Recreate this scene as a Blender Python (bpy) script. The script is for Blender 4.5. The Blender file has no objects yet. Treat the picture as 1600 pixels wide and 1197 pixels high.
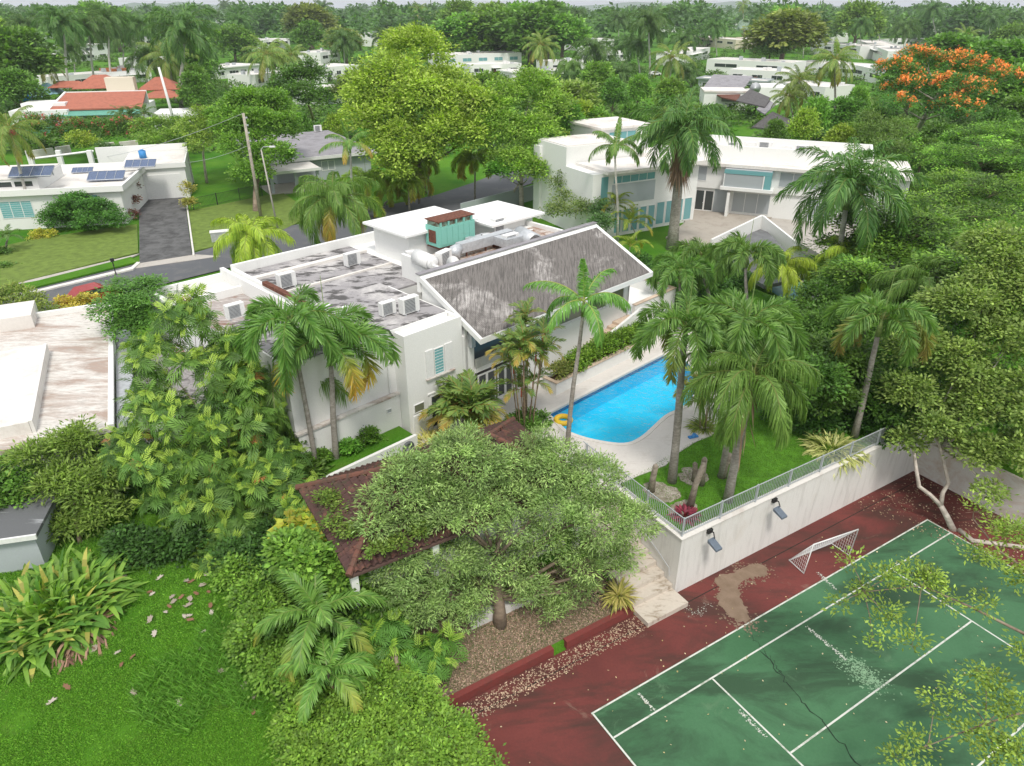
import bpy, math, random
import numpy as np
from mathutils import Vector, Matrix
from mathutils.geometry import tessellate_polygon
R = math.radians
sc = bpy.context.scene
C = sc.collection

# ------------------------------------------------------------------ camera
CF, CYH, CH = 1110.0, 10.0, 25.6
PITCH = math.atan((598.5 - CYH) / CF)
cd = bpy.data.cameras.new('camera'); cam = bpy.data.objects.new('camera', cd); C.objects.link(cam)
cd.sensor_width = 36.0; cd.lens = 36.0 * CF / 1600.0; cd.clip_start = 0.3; cd.clip_end = 20000
cam.location = (0, 0, CH); cam.rotation_euler = (R(90) - PITCH, 0, 0)
sc.camera = cam

# ------------------------------------------------------------------ world, sun, exposure
SUN_EL, SUN_AZ = R(58), R(172)      # azimuth clockwise from +Y
w = bpy.data.worlds.new('World'); sc.world = w; w.use_nodes = True
nt = w.node_tree; bgn = nt.nodes['Background']
sky = nt.nodes.new('ShaderNodeTexSky'); sky.sky_type = 'NISHITA'; sky.sun_disc = False
sky.sun_elevation = SUN_EL; sky.sun_rotation = SUN_AZ; sky.dust_density = 4.0; sky.air_density = 1.0
mixn = nt.nodes.new('ShaderNodeMix'); mixn.data_type = 'RGBA'; mixn.inputs[0].default_value = 0.75
nt.links.new(sky.outputs[0], mixn.inputs[6]); mixn.inputs[7].default_value = (10.6, 10.8, 11.0, 1)
nt.links.new(mixn.outputs[2], bgn.inputs[0]); bgn.inputs[1].default_value = 0.094
sl = bpy.data.lights.new('sun', 'SUN'); sl.energy = 2.0; sl.angle = R(11); sl.color = (1.0, 0.955, 0.88)
so = bpy.data.objects.new('sun', sl); C.objects.link(so)
sd = Vector((math.sin(SUN_AZ) * math.cos(SUN_EL), math.cos(SUN_AZ) * math.cos(SUN_EL), math.sin(SUN_EL)))
so.rotation_euler = sd.to_track_quat('Z', 'Y').to_euler(); so.location = (0, 0, 60)
sc.view_settings.view_transform = 'Standard'; sc.view_settings.look = 'None'
sc.view_settings.exposure = 0.34; sc.view_settings.gamma = 1.0
cy = sc.cycles
cy.use_denoising = True; cy.max_bounces = 5; cy.diffuse_bounces = 3; cy.glossy_bounces = 2
cy.transmission_bounces = 3; cy.transparent_max_bounces = 8; cy.caustics_reflective = False; cy.caustics_refractive = False

# ------------------------------------------------------------------ pixel -> place helpers (photo pixels, 1600 wide)
cp_, sp_ = math.cos(PITCH), math.sin(PITCH)
def _d(px, py):
    a = (px - 800) / CF; b = -(py - 598.5) / CF
    return (a, cp_ + b * sp_, -sp_ + b * cp_)
def G(px, py, z=3.4):
    d = _d(px, py); t = (z - CH) / d[2]; return Vector((d[0] * t, d[1] * t, z))
def AY(px, py, Y):
    d = _d(px, py); t = Y / d[1]; return Vector((d[0] * t, Y, CH + d[2] * t))
def GH(px, py, dz=0.0):
    z = 2.5 + dz
    for _ in range(12):
        q = G(px, py, z); u, v = FC.inv(q); z = height(u, v) + dz
    return Vector((q.x, q.y, z))
class Fr:
    def __init__(s, ox, oy, deg, z=0.0):
        s.o = (ox, oy); s.c = math.cos(R(deg)); s.s = math.sin(R(deg)); s.deg = deg; s.z = z
    def __call__(s, x, y, z=0.0):
        return (s.o[0] + x * s.c - y * s.s, s.o[1] + x * s.s + y * s.c, s.z + z)
    def inv(s, p):
        dx = p[0] - s.o[0]; dy = p[1] - s.o[1]; return (dx * s.c + dy * s.s, -dx * s.s + dy * s.c)
ID = Fr(0, 0, 0)
FC = Fr(0, 0, math.degrees(0.5525))            # court frame
FH = Fr(-5.83, 34.86, 44.5)                    # main house frame

# ------------------------------------------------------------------ materials
MAT = {}
def newmat(name):
    m = bpy.data.materials.new(name); m.use_nodes = True; MAT[name] = m
    nt = m.node_tree; return m, nt, nt.nodes['Principled BSDF']
def ramp(nt, fac, stops):
    r = nt.nodes.new('ShaderNodeValToRGB'); e = r.color_ramp.elements
    while len(e) < len(stops): e.new(0.5)
    for i, (p, c) in enumerate(stops):
        e[i].position = p; e[i].color = (c[0], c[1], c[2], 1) if not isinstance(c, (int, float)) else (c, c, c, 1)
    nt.links.new(fac, r.inputs[0]); return r.outputs[0]
def noise(nt, scale, detail=5, rough=0.6, stretch=None, coord='Object', dist=0.0, rot=0.0):
    tc = nt.nodes.new('ShaderNodeTexCoord'); n = nt.nodes.new('ShaderNodeTexNoise')
    n.inputs['Scale'].default_value = scale; n.inputs['Detail'].default_value = detail
    n.inputs['Roughness'].default_value = rough; n.inputs['Distortion'].default_value = dist
    mp = nt.nodes.new('ShaderNodeMapping'); nt.links.new(tc.outputs[coord], mp.inputs[0])
    if stretch: mp.inputs['Scale'].default_value = stretch
    mp.inputs['Rotation'].default_value = (0, 0, rot)
    nt.links.new(mp.outputs[0], n.inputs['Vector']); return n.outputs['Fac']
def mix(nt, fac, a, b, mode='MIX'):
    m = nt.nodes.new('ShaderNodeMix'); m.data_type = 'RGBA'; m.blend_type = mode
    for i, v in ((0, fac), (6, a), (7, b)):
        if isinstance(v, (int, float)): m.inputs[i].default_value = v
        elif isinstance(v, tuple): m.inputs[i].default_value = (v[0], v[1], v[2], 1)
        else: nt.links.new(v, m.inputs[i])
    return m.outputs[2]
def bump(nt, b, h, s=0.3, d=0.05):
    n = nt.nodes.new('ShaderNodeBump'); n.inputs['Strength'].default_value = s; n.inputs['Distance'].default_value = d
    nt.links.new(h, n.inputs['Height']); nt.links.new(n.outputs[0], b.inputs['Normal'])
def simple(name, col, rough=0.7, var=0.12, scale=6, metal=0.0, spec=0.3, coord='Object'):
    m, nt, b = newmat(name)
    f = noise(nt, scale, coord=coord)
    c = ramp(nt, f, [(0.3, tuple(x * (1 - var) for x in col)), (0.7, tuple(min(1, x * (1 + var)) for x in col))])
    nt.links.new(c, b.inputs['Base Color']); b.inputs['Roughness'].default_value = rough
    b.inputs['Metallic'].default_value = metal; b.inputs['Specular IOR Level'].default_value = spec
    return m
def stained(name, base, dirt, lo=0.55, hi=0.8, scale=0.9, rough=0.8, fine=14, stretch=None, amt=1.0, streak=None, rot=0.0):
    """painted masonry / concrete with weather stains of their own shape"""
    m, nt, b = newmat(name)
    f = noise(nt, scale, 8, 0.72, stretch, rot=rot, dist=0.4); g = noise(nt, fine, 4, 0.6)
    k = ramp(nt, f, [(lo, 0.0), (hi, amt)])
    c0 = ramp(nt, g, [(0.3, tuple(x * 0.93 for x in base)), (0.7, base)])
    c = mix(nt, k, c0, dirt)
    if streak:
        s = noise(nt, streak[0], 5, 0.7, streak[1], rot=rot); k2 = ramp(nt, s, [(streak[2], 0.0), (streak[3], streak[4])])
        c = mix(nt, k2, c, streak[5])
    nt.links.new(c, b.inputs['Base Color']); b.inputs['Roughness'].default_value = rough
    b.inputs['Specular IOR Level'].default_value = 0.25
    bump(nt, b, g, 0.25, 0.02)
    return m
WHITE = stained('white_stucco', (0.80, 0.80, 0.78), (0.42, 0.40, 0.36), 0.60, 0.95, 0.5, amt=0.5, streak=(2.2, (1, 1, 0.10), 0.60, 0.85, 0.22, (0.40, 0.39, 0.36)))
WWALL = stained('court_wall_paint', (0.74, 0.72, 0.69), (0.52, 0.45, 0.36), 0.52, 0.8, 0.35, amt=0.6, streak=(3.0, (1, 1, 0.12), 0.50, 0.75, 0.42, (0.36, 0.34, 0.31)))
CREAM = stained('cream_wall', (0.70, 0.62, 0.50), (0.45, 0.40, 0.33), 0.6, 0.9, 0.5)
ROOFW = stained('weathered_white_roof', (0.66, 0.63, 0.59), (0.27, 0.16, 0.11), 0.46, 0.60, 0.30, fine=9, amt=0.7, stretch=(0.7, 2.4, 1), streak=(1.5, (1.0, 5.0, 1), 0.50, 0.62, 0.6, (0.36, 0.33, 0.30)), rot=R(-28))
ROOFG = stained('mildewed_grey_roof', (0.33, 0.315, 0.32), (0.58, 0.56, 0.54), 0.50, 0.62, 0.30, fine=8, amt=0.75, streak=(0.7, (1, 2.0, 1), 0.50, 0.58, 0.9, (0.065, 0.062, 0.06)), rot=R(-44))
ROOFB = stained('pale_roof', (0.72, 0.69, 0.65), (0.36, 0.27, 0.22), 0.50, 0.72, 0.35, fine=6, amt=0.6)
GREYP = stained('grey_paint', (0.42, 0.46, 0.48), (0.30, 0.33, 0.34), 0.6, 0.9, 0.6)
GREYR = stained('grey_shingle_roof', (0.30, 0.29, 0.31), (0.14, 0.13, 0.13), 0.45, 0.7, 0.8, fine=10, amt=0.7)
DGREY = simple('dark_grey_roof', (0.10, 0.095, 0.095), 0.85, 0.3, 2)
DECK = stained('travertine_deck', (0.62, 0.585, 0.55), (0.36, 0.32, 0.28), 0.55, 0.8, 0.7, fine=11, amt=0.6, streak=(2.2, (0.5, 5, 1), 0.56, 0.72, 0.5, (0.42, 0.37, 0.32)), rot=R(-44))
TAN = stained('tan_paving', (0.42, 0.38, 0.33), (0.26, 0.22, 0.18), 0.5, 0.8, 0.8)
STEPM = stained('weathered_stone_steps', (0.56, 0.50, 0.43), (0.22, 0.16, 0.10), 0.52, 0.68, 1.1, fine=7, amt=0.8, stretch=(1, 3, 1), rot=R(-31))
PEACH = stained('peach_coping', (0.62, 0.49, 0.38), (0.42, 0.31, 0.22), 0.5, 0.8, 1.5)
ASPH = stained('asphalt', (0.11, 0.115, 0.125), (0.17, 0.165, 0.16), 0.5, 0.8, 0.5, fine=30)
DRIVE = stained('stamped_driveway', (0.13, 0.13, 0.13), (0.045, 0.045, 0.045), 0.42, 0.62, 0.7, fine=5, amt=0.85)
CONC = stained('concrete', (0.46, 0.43, 0.39), (0.28, 0.25, 0.22), 0.5, 0.8, 0.8)
CURBW = simple('white_curb', (0.66, 0.64, 0.60), 0.8, 0.15, 3)
TIMBER = simple('weathered_pole_wood', (0.38, 0.34, 0.29), 0.9, 0.3, 4)
BLACK = simple('black_plastic', (0.03, 0.03, 0.03), 0.6)
METAL = simple('galvanised_metal', (0.52, 0.54, 0.56), 0.45, 0.15, 4, 0.4)
RAILM = simple('grey_rail_paint', (0.42, 0.45, 0.47), 0.5, 0.1, 8)
WPAINT = simple('white_enamel', (0.74, 0.74, 0.73), 0.45, 0.06, 8)
RUST = simple('rusty_brown_metal', (0.14, 0.055, 0.035), 0.85, 0.5, 5)
TEAL = stained('teal_machine_paint', (0.22, 0.52, 0.44), (0.20, 0.13, 0.07), 0.60, 0.72, 2.2, amt=0.8)
TEALG = simple('teal_louvre', (0.16, 0.40, 0.42), 0.35, 0.2, 10)
BLUEP = simple('blue_plastic', (0.05, 0.24, 0.55), 0.45)
DOME = simple('pale_teal_roof', (0.28, 0.48, 0.55), 0.6, 0.15, 3)
AWN = simple('green_awning', (0.12, 0.32, 0.25), 0.7, 0.2, 3)
TERRA = stained('terracotta_tiles', (0.42, 0.15, 0.10), (0.24, 0.09, 0.06), 0.45, 0.7, 1.2, fine=6, amt=0.7)
ORNG = simple('orange_tile', (0.55, 0.20, 0.08), 0.8, 0.15, 3)
SOIL = simple('soil', (0.13, 0.075, 0.045), 0.95, 0.4, 3)
ROCKM = stained('river_rock_bed', (0.42, 0.38, 0.33), (0.20, 0.17, 0.13), 0.4, 0.6, 3.0)
SOLAR = simple('solar_cells', (0.10, 0.14, 0.24), 0.25, 0.25, 9, 0.2, 0.6)
YEL = stained('yellow_vinyl', (0.80, 0.56, 0.05), (0.70, 0.28, 0.03), 0.5, 0.7, 2.0, rough=0.4)
CREDM = simple('red_vehicle_paint', (0.30, 0.02, 0.02), 0.3, 0.1, 2)
CWHM = simple('white_vehicle_paint', (0.7, 0.7, 0.7), 0.3, 0.05, 2)
CBLM = simple('black_vehicle_paint', (0.03, 0.03, 0.035), 0.3, 0.1, 2)
STUMPM = stained('stump_bark', (0.30, 0.26, 0.21), (0.14, 0.11, 0.08), 0.45, 0.65, 3.0)
def glassm(name, col, rough=0.08):
    m, nt, b = newmat(name); b.inputs['Base Color'].default_value = (*col, 1); b.inputs['Roughness'].default_value = rough
    b.inputs['Specular IOR Level'].default_value = 0.6; return m
GLASS = glassm('dark_window_glass', (0.045, 0.055, 0.055)); GLTEAL = glassm('teal_window_glass', (0.16, 0.36, 0.38), 0.15)
GLGREY = glassm('curtained_window_glass', (0.36, 0.39, 0.41), 0.2); GLOLIVE = glassm('olive_window_glass', (0.17, 0.18, 0.12), 0.12)

def bark(name, c0, c1, ring=9.0):
    m, nt, b = newmat(name)
    f = noise(nt, ring, 4, 0.6, (0.5, 0.5, 1.0)); g = noise(nt, 1.3, 3)
    c = ramp(nt, f, [(0.35, c0), (0.65, c1)]); c = mix(nt, ramp(nt, g, [(0.45, 0.0), (0.65, 0.5)]), c, tuple(x * 0.6 for x in c0))
    nt.links.new(c, b.inputs['Base Color']); b.inputs['Roughness'].default_value = 0.9; bump(nt, b, f, 0.4, 0.02); return m
PALMB = bark('palm_bark', (0.24, 0.215, 0.185), (0.40, 0.37, 0.33)); PALE = bark('pale_palm_bark', (0.42, 0.40, 0.36), (0.60, 0.58, 0.54))
TREEB = bark('tree_bark', (0.17, 0.125, 0.09), (0.30, 0.235, 0.175), 4); LIGHTB = bark('light_tree_bark', (0.40, 0.34, 0.29), (0.62, 0.56, 0.49), 5)
CANE = bark('cane_bark', (0.20, 0.13, 0.08), (0.42, 0.33, 0.22)); GREENB = bark('green_stem', (0.16, 0.24, 0.07), (0.26, 0.34, 0.10))
REDSH = simple('red_crownshaft', (0.50, 0.10, 0.03), 0.6, 0.3, 4)

def leafm(name, trans=0.28, rough=0.55, hv=0.012, vv=0.22):
    m, nt, b = newmat(name)
    at = nt.nodes.new('ShaderNodeAttribute'); at.attribute_name = 'Col'
    oi = nt.nodes.new('ShaderNodeObjectInfo')
    hs = nt.nodes.new('ShaderNodeHueSaturation'); nt.links.new(at.outputs['Color'], hs.inputs['Color'])
    mr = nt.nodes.new('ShaderNodeMapRange'); nt.links.new(oi.outputs['Random'], mr.inputs[0])
    mr.inputs[3].default_value = 0.482 - hv; mr.inputs[4].default_value = 0.482 + hv; hs.inputs['Saturation'].default_value = 0.93; nt.links.new(mr.outputs[0], hs.inputs['Hue'])
    m2 = nt.nodes.new('ShaderNodeMapRange'); nt.links.new(oi.outputs['Random'], m2.inputs[0])
    m2.inputs[3].default_value = 1.16 - vv; m2.inputs[4].default_value = 1.16 + vv; nt.links.new(m2.outputs[0], hs.inputs['Value'])
    nt.links.new(hs.outputs[0], b.inputs['Base Color']); b.inputs['Roughness'].default_value = rough; b.inputs['Specular IOR Level'].default_value = 0.35
    tr = nt.nodes.new('ShaderNodeBsdfTranslucent'); g = mix(nt, 1.0, hs.outputs[0], (1.5, 1.7, 0.6), 'MULTIPLY'); nt.links.new(g, tr.inputs[0])
    ms = nt.nodes.new('ShaderNodeMixShader'); ms.inputs[0].default_value = trans
    nt.links.new(b.outputs[0], ms.inputs[1]); nt.links.new(tr.outputs[0], ms.inputs[2])
    nt.links.new(ms.outputs[0], nt.nodes['Material Output'].inputs[0]); return m
LEAF = leafm('foliage'); FROND = leafm('palm_frond', 0.25, 0.45, 0.008, 0.15); GRASSM = leafm('grass_blades', 0.3, 0.7, 0, 0)
LITTER = leafm('dry_leaves', 0.1, 0.8, 0, 0)

# ------------------------------------------------------------------ mesh builders
def tag(o, label=None, cat=None, group=None, kind=None):
    if label: o['label'] = label
    if cat: o['category'] = cat
    if group: o['group'] = group
    if kind: o['kind'] = kind
    return o
def empty(name, loc, rz=0, label=None, cat=None, group=None, link=True):
    o = bpy.data.objects.new(name, None); o.empty_display_size = 0.3
    if link: C.objects.link(o)
    o.location = loc; o.rotation_euler = (0, 0, rz); return tag(o, label, cat, group)
def link_mesh(name, me, mat, parent=None, link=True):
    o = bpy.data.objects.new(name, me)
    if mat and not me.materials: me.materials.append(mat)
    if link: C.objects.link(o)
    if parent is not None: o.parent = parent
    return o
def root_of(o):
    while o.parent is not None: o = o.parent
    return o
def child_off(parent):
    """matrix taking world coords into parent's space (all parents unrotated children of one root)"""
    M = Matrix.Identity(4); o = parent; chain = []
    while o is not None: chain.append(o); o = o.parent
    for o in reversed(chain): M = M @ Matrix.LocRotScale(o.location, o.rotation_euler, o.scale)
    return M.inverted()
class MB:
    def __init__(s): s.v = []; s.f = []
    def add(s, vs, fs):
        n = len(s.v); s.v.extend([tuple(p) for p in vs]); s.f.extend([tuple(i + n for i in f) for f in fs]); return s
    def box(s, F, x0, x1, y0, y1, z0, z1):
        vs = [F(x, y, z) for z in (z0, z1) for y in (y0, y1) for x in (x0, x1)]
        return s.add(vs, [(0, 2, 3, 1), (4, 5, 7, 6), (0, 1, 5, 4), (2, 6, 7, 3), (0, 4, 6, 2), (1, 3, 7, 5)])
    def prism(s, pts, z0, z1):
        n = len(pts); a = sum(pts[i][0] * pts[(i + 1) % n][1] - pts[(i + 1) % n][0] * pts[i][1] for i in range(n))
        if a < 0: pts = list(reversed(pts))
        t = tessellate_polygon([[Vector((p[0], p[1], 0)) for p in pts]])
        vs = [(p[0], p[1], z0) for p in pts] + [(p[0], p[1], z1) for p in pts]
        fs = []
        for a_, b_, c_ in t:
            pa, pb, pc = pts[a_], pts[b_], pts[c_]
            if (pb[0] - pa[0]) * (pc[1] - pa[1]) - (pb[1] - pa[1]) * (pc[0] - pa[0]) < 0: b_, c_ = c_, b_
            fs.append((n + a_, n + b_, n + c_)); fs.append((a_, c_, b_))
        fs += [(i, (i + 1) % n, n + (i + 1) % n, n + i) for i in range(n)]
        return s.add(vs, fs)
    def hull8(s, lo, hi):   # lo, hi: 4 points each (counter clockwise), general hexahedron
        return s.add(list(lo) + list(hi), [(3, 2, 1, 0), (4, 5, 6, 7), (0, 1, 5, 4), (1, 2, 6, 5), (2, 3, 7, 6), (3, 0, 4, 7)])
    def tube(s, pts, r, n=8, cap=True):
        pts = [Vector(p) for p in pts]; m = len(pts)
        rr = r if isinstance(r, (list, tuple)) else [r] * m
        vs = []
        for i, p in enumerate(pts):
            t = (pts[min(i + 1, m - 1)] - pts[max(i - 1, 0)]).normalized()
            u = t.cross(Vector((0, 0, 1)) if abs(t.z) < 0.9 else Vector((0, 1, 0))).normalized() if i == 0 else (u - t * u.dot(t)).normalized()
            v = t.cross(u)
            for k in range(n):
                a = 2 * math.pi * k / n; vs.append(p + (u * math.cos(a) + v * math.sin(a)) * rr[i])
        fs = [(i * n + k, i * n + (k + 1) % n, (i + 1) * n + (k + 1) % n, (i + 1) * n + k) for i in range(m - 1) for k in range(n)]
        if cap: fs += [tuple(reversed(range(n))), tuple((m - 1) * n + k for k in range(n))]
        return s.add(vs, fs)
    def cyl(s, c, r, z0, z1, n=20, r1=None):
        r1 = r if r1 is None else r1
        return s.tube([(c[0], c[1], z0), (c[0], c[1], z1)], [r, r1], n)
    def build(s, name, mat, parent=None, smooth=False, link=True):
        me = bpy.data.meshes.new(name); vs = s.v
        if parent is not None:
            M = child_off(parent); vs = [tuple(M @ Vector(p)) for p in vs]
        me.from_pydata(vs, [], s.f); me.validate()
        if smooth: me.polygons.foreach_set('use_smooth', [True] * len(me.polygons))
        return link_mesh(name, me, mat, parent, link)
def np_mesh(name, V, nper, col, smooth=False):
    """V (N*nper,3): separate n-gons; col (N,3) or (N*nper,3)"""
    V = np.ascontiguousarray(V, dtype=np.float32).reshape(-1, 3); n = len(V); m = n // nper
    me = bpy.data.meshes.new(name); me.vertices.add(n); me.vertices.foreach_set('co', V.ravel())
    me.loops.add(n); me.loops.foreach_set('vertex_index', np.arange(n, dtype=np.int32))
    me.polygons.add(m); me.polygons.foreach_set('loop_start', np.arange(0, n, nper, dtype=np.int32))
    me.update(calc_edges=True)
    at = me.attributes.new('Col', 'FLOAT_COLOR', 'POINT')
    col = np.asarray(col, dtype=np.float32)
    if len(col) == m and nper > 1: col = np.repeat(col, nper, axis=0)
    c4 = np.ones((n, 4), dtype=np.float32); c4[:, :3] = col; at.data.foreach_set('color', c4.ravel())
    return me
def nrm(a): return a / (np.linalg.norm(a, axis=-1, keepdims=True) + 1e-9)
def box_root(name, loc, label, cat, group=None): return empty(name, loc, 0, label, cat, group)
def copy_tree(o, parent=None):
    c = o.copy(); C.objects.link(c)
    if parent is not None: c.parent = parent
    for ch in KIDS.get(o.name, ()): copy_tree(ch, c)
    return c
KIDS = {}
def reg(root):
    """remember a template's children"""
    for o in list(bpy.data.objects):
        if o.parent is not None: KIDS.setdefault(o.parent.name, [])
    for o in list(bpy.data.objects):
        if o.parent is not None and o not in KIDS[o.parent.name]: KIDS[o.parent.name].append(o)
USED = set()
def place(t, loc, rz=0, scale=1, label=None, group=None):
    """first use moves the template itself, later uses copy it with its parts"""
    if t.name not in USED:
        USED.add(t.name); o = t
    else: o = copy_tree(t)
    o.location = loc; o.rotation_euler = (0, 0, rz)
    o.scale = (scale,) * 3 if isinstance(scale, (int, float)) else scale
    if label: o['label'] = label
    if group: o['group'] = group
    elif 'group' in o: del o['group']
    return o

# ------------------------------------------------------------------ terrain
def ss(x): x = min(1, max(0, x)); return x * x * (3 - 2 * x)
POOLPX = [(857, 647), (916, 616.5), (975, 586), (1036, 555), (1062, 556), (1082, 575), (1089, 600), (1083, 625), (1062, 640), (1040, 649), (1022, 666), (1003, 684), (980, 695.5), (945, 692), (905, 683), (872, 668)]
POOL = [tuple(G(x, y, 3.36)[:2]) for x, y in POOLPX]
def chaikin(P, it=2, keep=0):
    for _ in range(it):
        Q = []
        for i in range(len(P)):
            a, b = P[i], P[(i + 1) % len(P)]
            Q += [(a[0] * .75 + b[0] * .25, a[1] * .75 + b[1] * .25), (a[0] * .25 + b[0] * .75, a[1] * .25 + b[1] * .75)]
        P = Q
    return P
POOL = [POOL[0]] + POOL[1:4] + chaikin(POOL[3:], 2)[4:-6]
def inpoly(x, y, P):
    r = False; j = len(P) - 1
    for i in range(len(P)):
        if (P[i][1] > y) != (P[j][1] > y) and x < (P[j][0] - P[i][0]) * (y - P[i][1]) / (P[j][1] - P[i][1]) + P[i][0]: r = not r
        j = i
    return r
def pdist(x, y, P):
    d = 1e9
    for i in range(len(P)):
        a, b = P[i], P[(i + 1) % len(P)]; vx, vy = b[0] - a[0], b[1] - a[1]
        t = max(0, min(1, ((x - a[0]) * vx + (y - a[1]) * vy) / (vx * vx + vy * vy + 1e-9)))
        d = min(d, math.hypot(x - a[0] - t * vx, y - a[1] - t * vy))
    return d
def height(u, v):
    x, y, _ = FC(u, v)
    if v < 18.22 and 7.0 < u < 40.65: return -0.03
    if u > 40.65 and v < 30: return 3.0
    if u < 7.2 or v > 60:
        base = 1.0 + 2.3 * ss((v - 12) / 17)
        if v < 60: return base if u < 6.6 else base + (max(base, 0.3 + 3.0 * ss((v - 18.6) / 7)) - base) * (u - 6.6) / 0.6
        base = 3.3
    elif u < 20.62 and v < 60: base = 0.3 + 3.0 * ss((v - 18.6) / 7)
    else: base = 3.3
    bx, by = x - 31.5, y - 67
    k = ss(1.6 - math.hypot(bx / 8, by / 9)); base -= 2.6 * k
    if 18 < u < 36 and 22 < v < 38 and (inpoly(x, y, POOL) or pdist(x, y, POOL) < 0.55): base = 1.6
    return base
def axis(lo, a, b, hi, fine, extra):
    s = {lo, hi}; x = a
    while x <= b + 1e-6: s.add(round(x, 3)); x += fine
    x = a; st = fine
    while x > lo: st *= 1.22; x -= st; s.add(round(max(x, lo), 3))
    x = b; st = fine
    while x < hi: st *= 1.22; x += st; s.add(round(min(x, hi), 3))
    for e in extra: s.add(e)
    return sorted(s)
us = axis(-9000, -26, 72, 9000, 0.5, [6.6, 7.0, 7.001, 20.60, 20.64, 40.64, 40.68])
vs_ = axis(-9000, 0, 70, 9000, 0.5, [18.20, 18.24, 60.01])
hv = [[height(u, v) for u in us] for v in vs_]
V = [FC(u, v, hv[j][i]) for j, v in enumerate(vs_) for i, u in enumerate(us)]
n_ = len(us); F_ = [(j * n_ + i, j * n_ + i + 1, (j + 1) * n_ + i + 1, (j + 1) * n_ + i) for j in range(len(vs_) - 1) for i in range(n_ - 1)]
m, nt, b = newmat('grass_ground')
f1 = noise(nt, 0.16, 5); f2 = noise(nt, 1.1, 6, 0.7); f3 = noise(nt, 14, 4, 0.7)
c = ramp(nt, f1, [(0.35, (0.055, 0.19, 0.012)), (0.65, (0.13, 0.29, 0.025))])
c = mix(nt, ramp(nt, f2, [(0.56, 0.0), (0.76, 0.55)]), c, (0.14, 0.13, 0.05))
c = mix(nt, ramp(nt, f3, [(0.35, 0.45), (0.65, 0.0)]), c, (0.02, 0.055, 0.008))
nt.links.new(c, b.inputs['Base Color']); b.inputs['Roughness'].default_value = 0.95; b.inputs['Specular IOR Level'].default_value = 0.1
bump(nt, b, f3, 0.8, 0.08)
g = MB().add(V, F_).build('ground', m, smooth=True); tag(g, 'green grass and earth covering the lots', 'ground', kind='structure')

def sheet(name, pts, z, mat, label=None, th=0.0, kind='structure', parent=None, cat=None):
    mb = MB(); mb.prism([tuple(p[:2]) for p in pts], z - (th or 0.05), z)
    o = mb.build(name, mat, parent)
    if kind and parent is None: o['kind'] = kind
    if label: tag(o, label, cat or name.replace('_', ' '))
    return o
def px(pts, z=3.4): return [G(x, y, z) for x, y in pts]

# ------------------------------------------------------------------ tennis court
def courtmat(name, c0, c1, dirt, dust):
    m, nt, b = newmat(name); r = R(-31)
    f = noise(nt, 0.18, 6, 0.6, rot=r); d = noise(nt, 0.22, 7, 0.7, (0.6, 1.6, 1), rot=r, dist=0.6); g_ = noise(nt, 9, 5, 0.7); q = noise(nt, 0.45, 8, 0.75, rot=r, dist=1.0)
    c = ramp(nt, f, [(0.35, c0), (0.65, c1)])
    c = mix(nt, ramp(nt, d, [(0.46, 0.0), (0.60, 0.85)]), c, dirt)
    c = mix(nt, ramp(nt, q, [(0.60, 0.0), (0.68, 0.5)]), c, dust)
    c = mix(nt, ramp(nt, g_, [(0.3, 0.22), (0.7, 0.0)]), c, tuple(x * 0.4 for x in c0))
    nt.links.new(c, b.inputs['Base Color']); b.inputs['Roughness'].default_value = 0.75; b.inputs['Specular IOR Level'].default_value = 0.25; return m
GREENC = courtmat('green_court_paint', (0.050, 0.142, 0.064), (0.074, 0.185, 0.092), (0.032, 0.068, 0.036), (0.12, 0.22, 0.12))
REDC = courtmat('red_court_paint', (0.130, 0.036, 0.032), (0.185, 0.048, 0.042), (0.062, 0.034, 0.027), (0.26, 0.17, 0.13))
U0, V0 = 12.93, 14.82
mb = MB().box(FC, 7.0, 40.5, -14, 18.0, -0.2, 0.0); tag(mb.build('court_surround', REDC), 'worn dark red paint around the tennis court', 'court surround', kind='structure')
mb = MB().box(FC, U0, U0 + 23.77, V0 - 10.97, V0, -0.05, 0.004); tag(mb.build('tennis_court', GREENC), 'faded green tennis court with stains', 'tennis court', kind='structure')
w2_ = 0
LINEM = stained('court_line_paint', (0.62, 0.63, 0.58), (0.25, 0.30, 0.22), 0.5, 0.62, 1.6, amt=0.75)
mb = MB(); z0, z1 = -0.02, 0.008; w2 = 0.037
def ln(u0, v0, u1, v1):
    mb.box(FC, min(u0, u1) - (w2 if u0 == u1 else 0), max(u0, u1) + (w2 if u0 == u1 else 0), min(v0, v1) - (w2 if v0 == v1 else 0), max(v0, v1) + (w2 if v0 == v1 else 0), z0, z1)
vb = V0 - 10.97; va = V0 - 1.37; vc = V0 - 5.485; vd = V0 - 9.6; ue = U0 + 23.77
ln(U0, V0 - .05, ue, V0 - .05); ln(U0, vb + .05, ue, vb + .05)
ln(U0 + .05, vb + .1, U0 + .05, V0 - .1); ln(ue - .05, vb + .1, ue - .05, V0 - .1)
ln(U0 + .1, va, ue - .1, va); ln(U0 + .1, vd, ue - .1, vd)
for uu in (U0 + 5.485, U0 + 18.285): ln(uu, vd + .05, uu, va - .05)
ln(U0 + 5.535, vc, U0 + 18.235, vc)
o = mb.build('court_lines', LINEM); o['kind'] = 'structure'; tag(o, 'white tennis court line markings', 'court lines')
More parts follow.
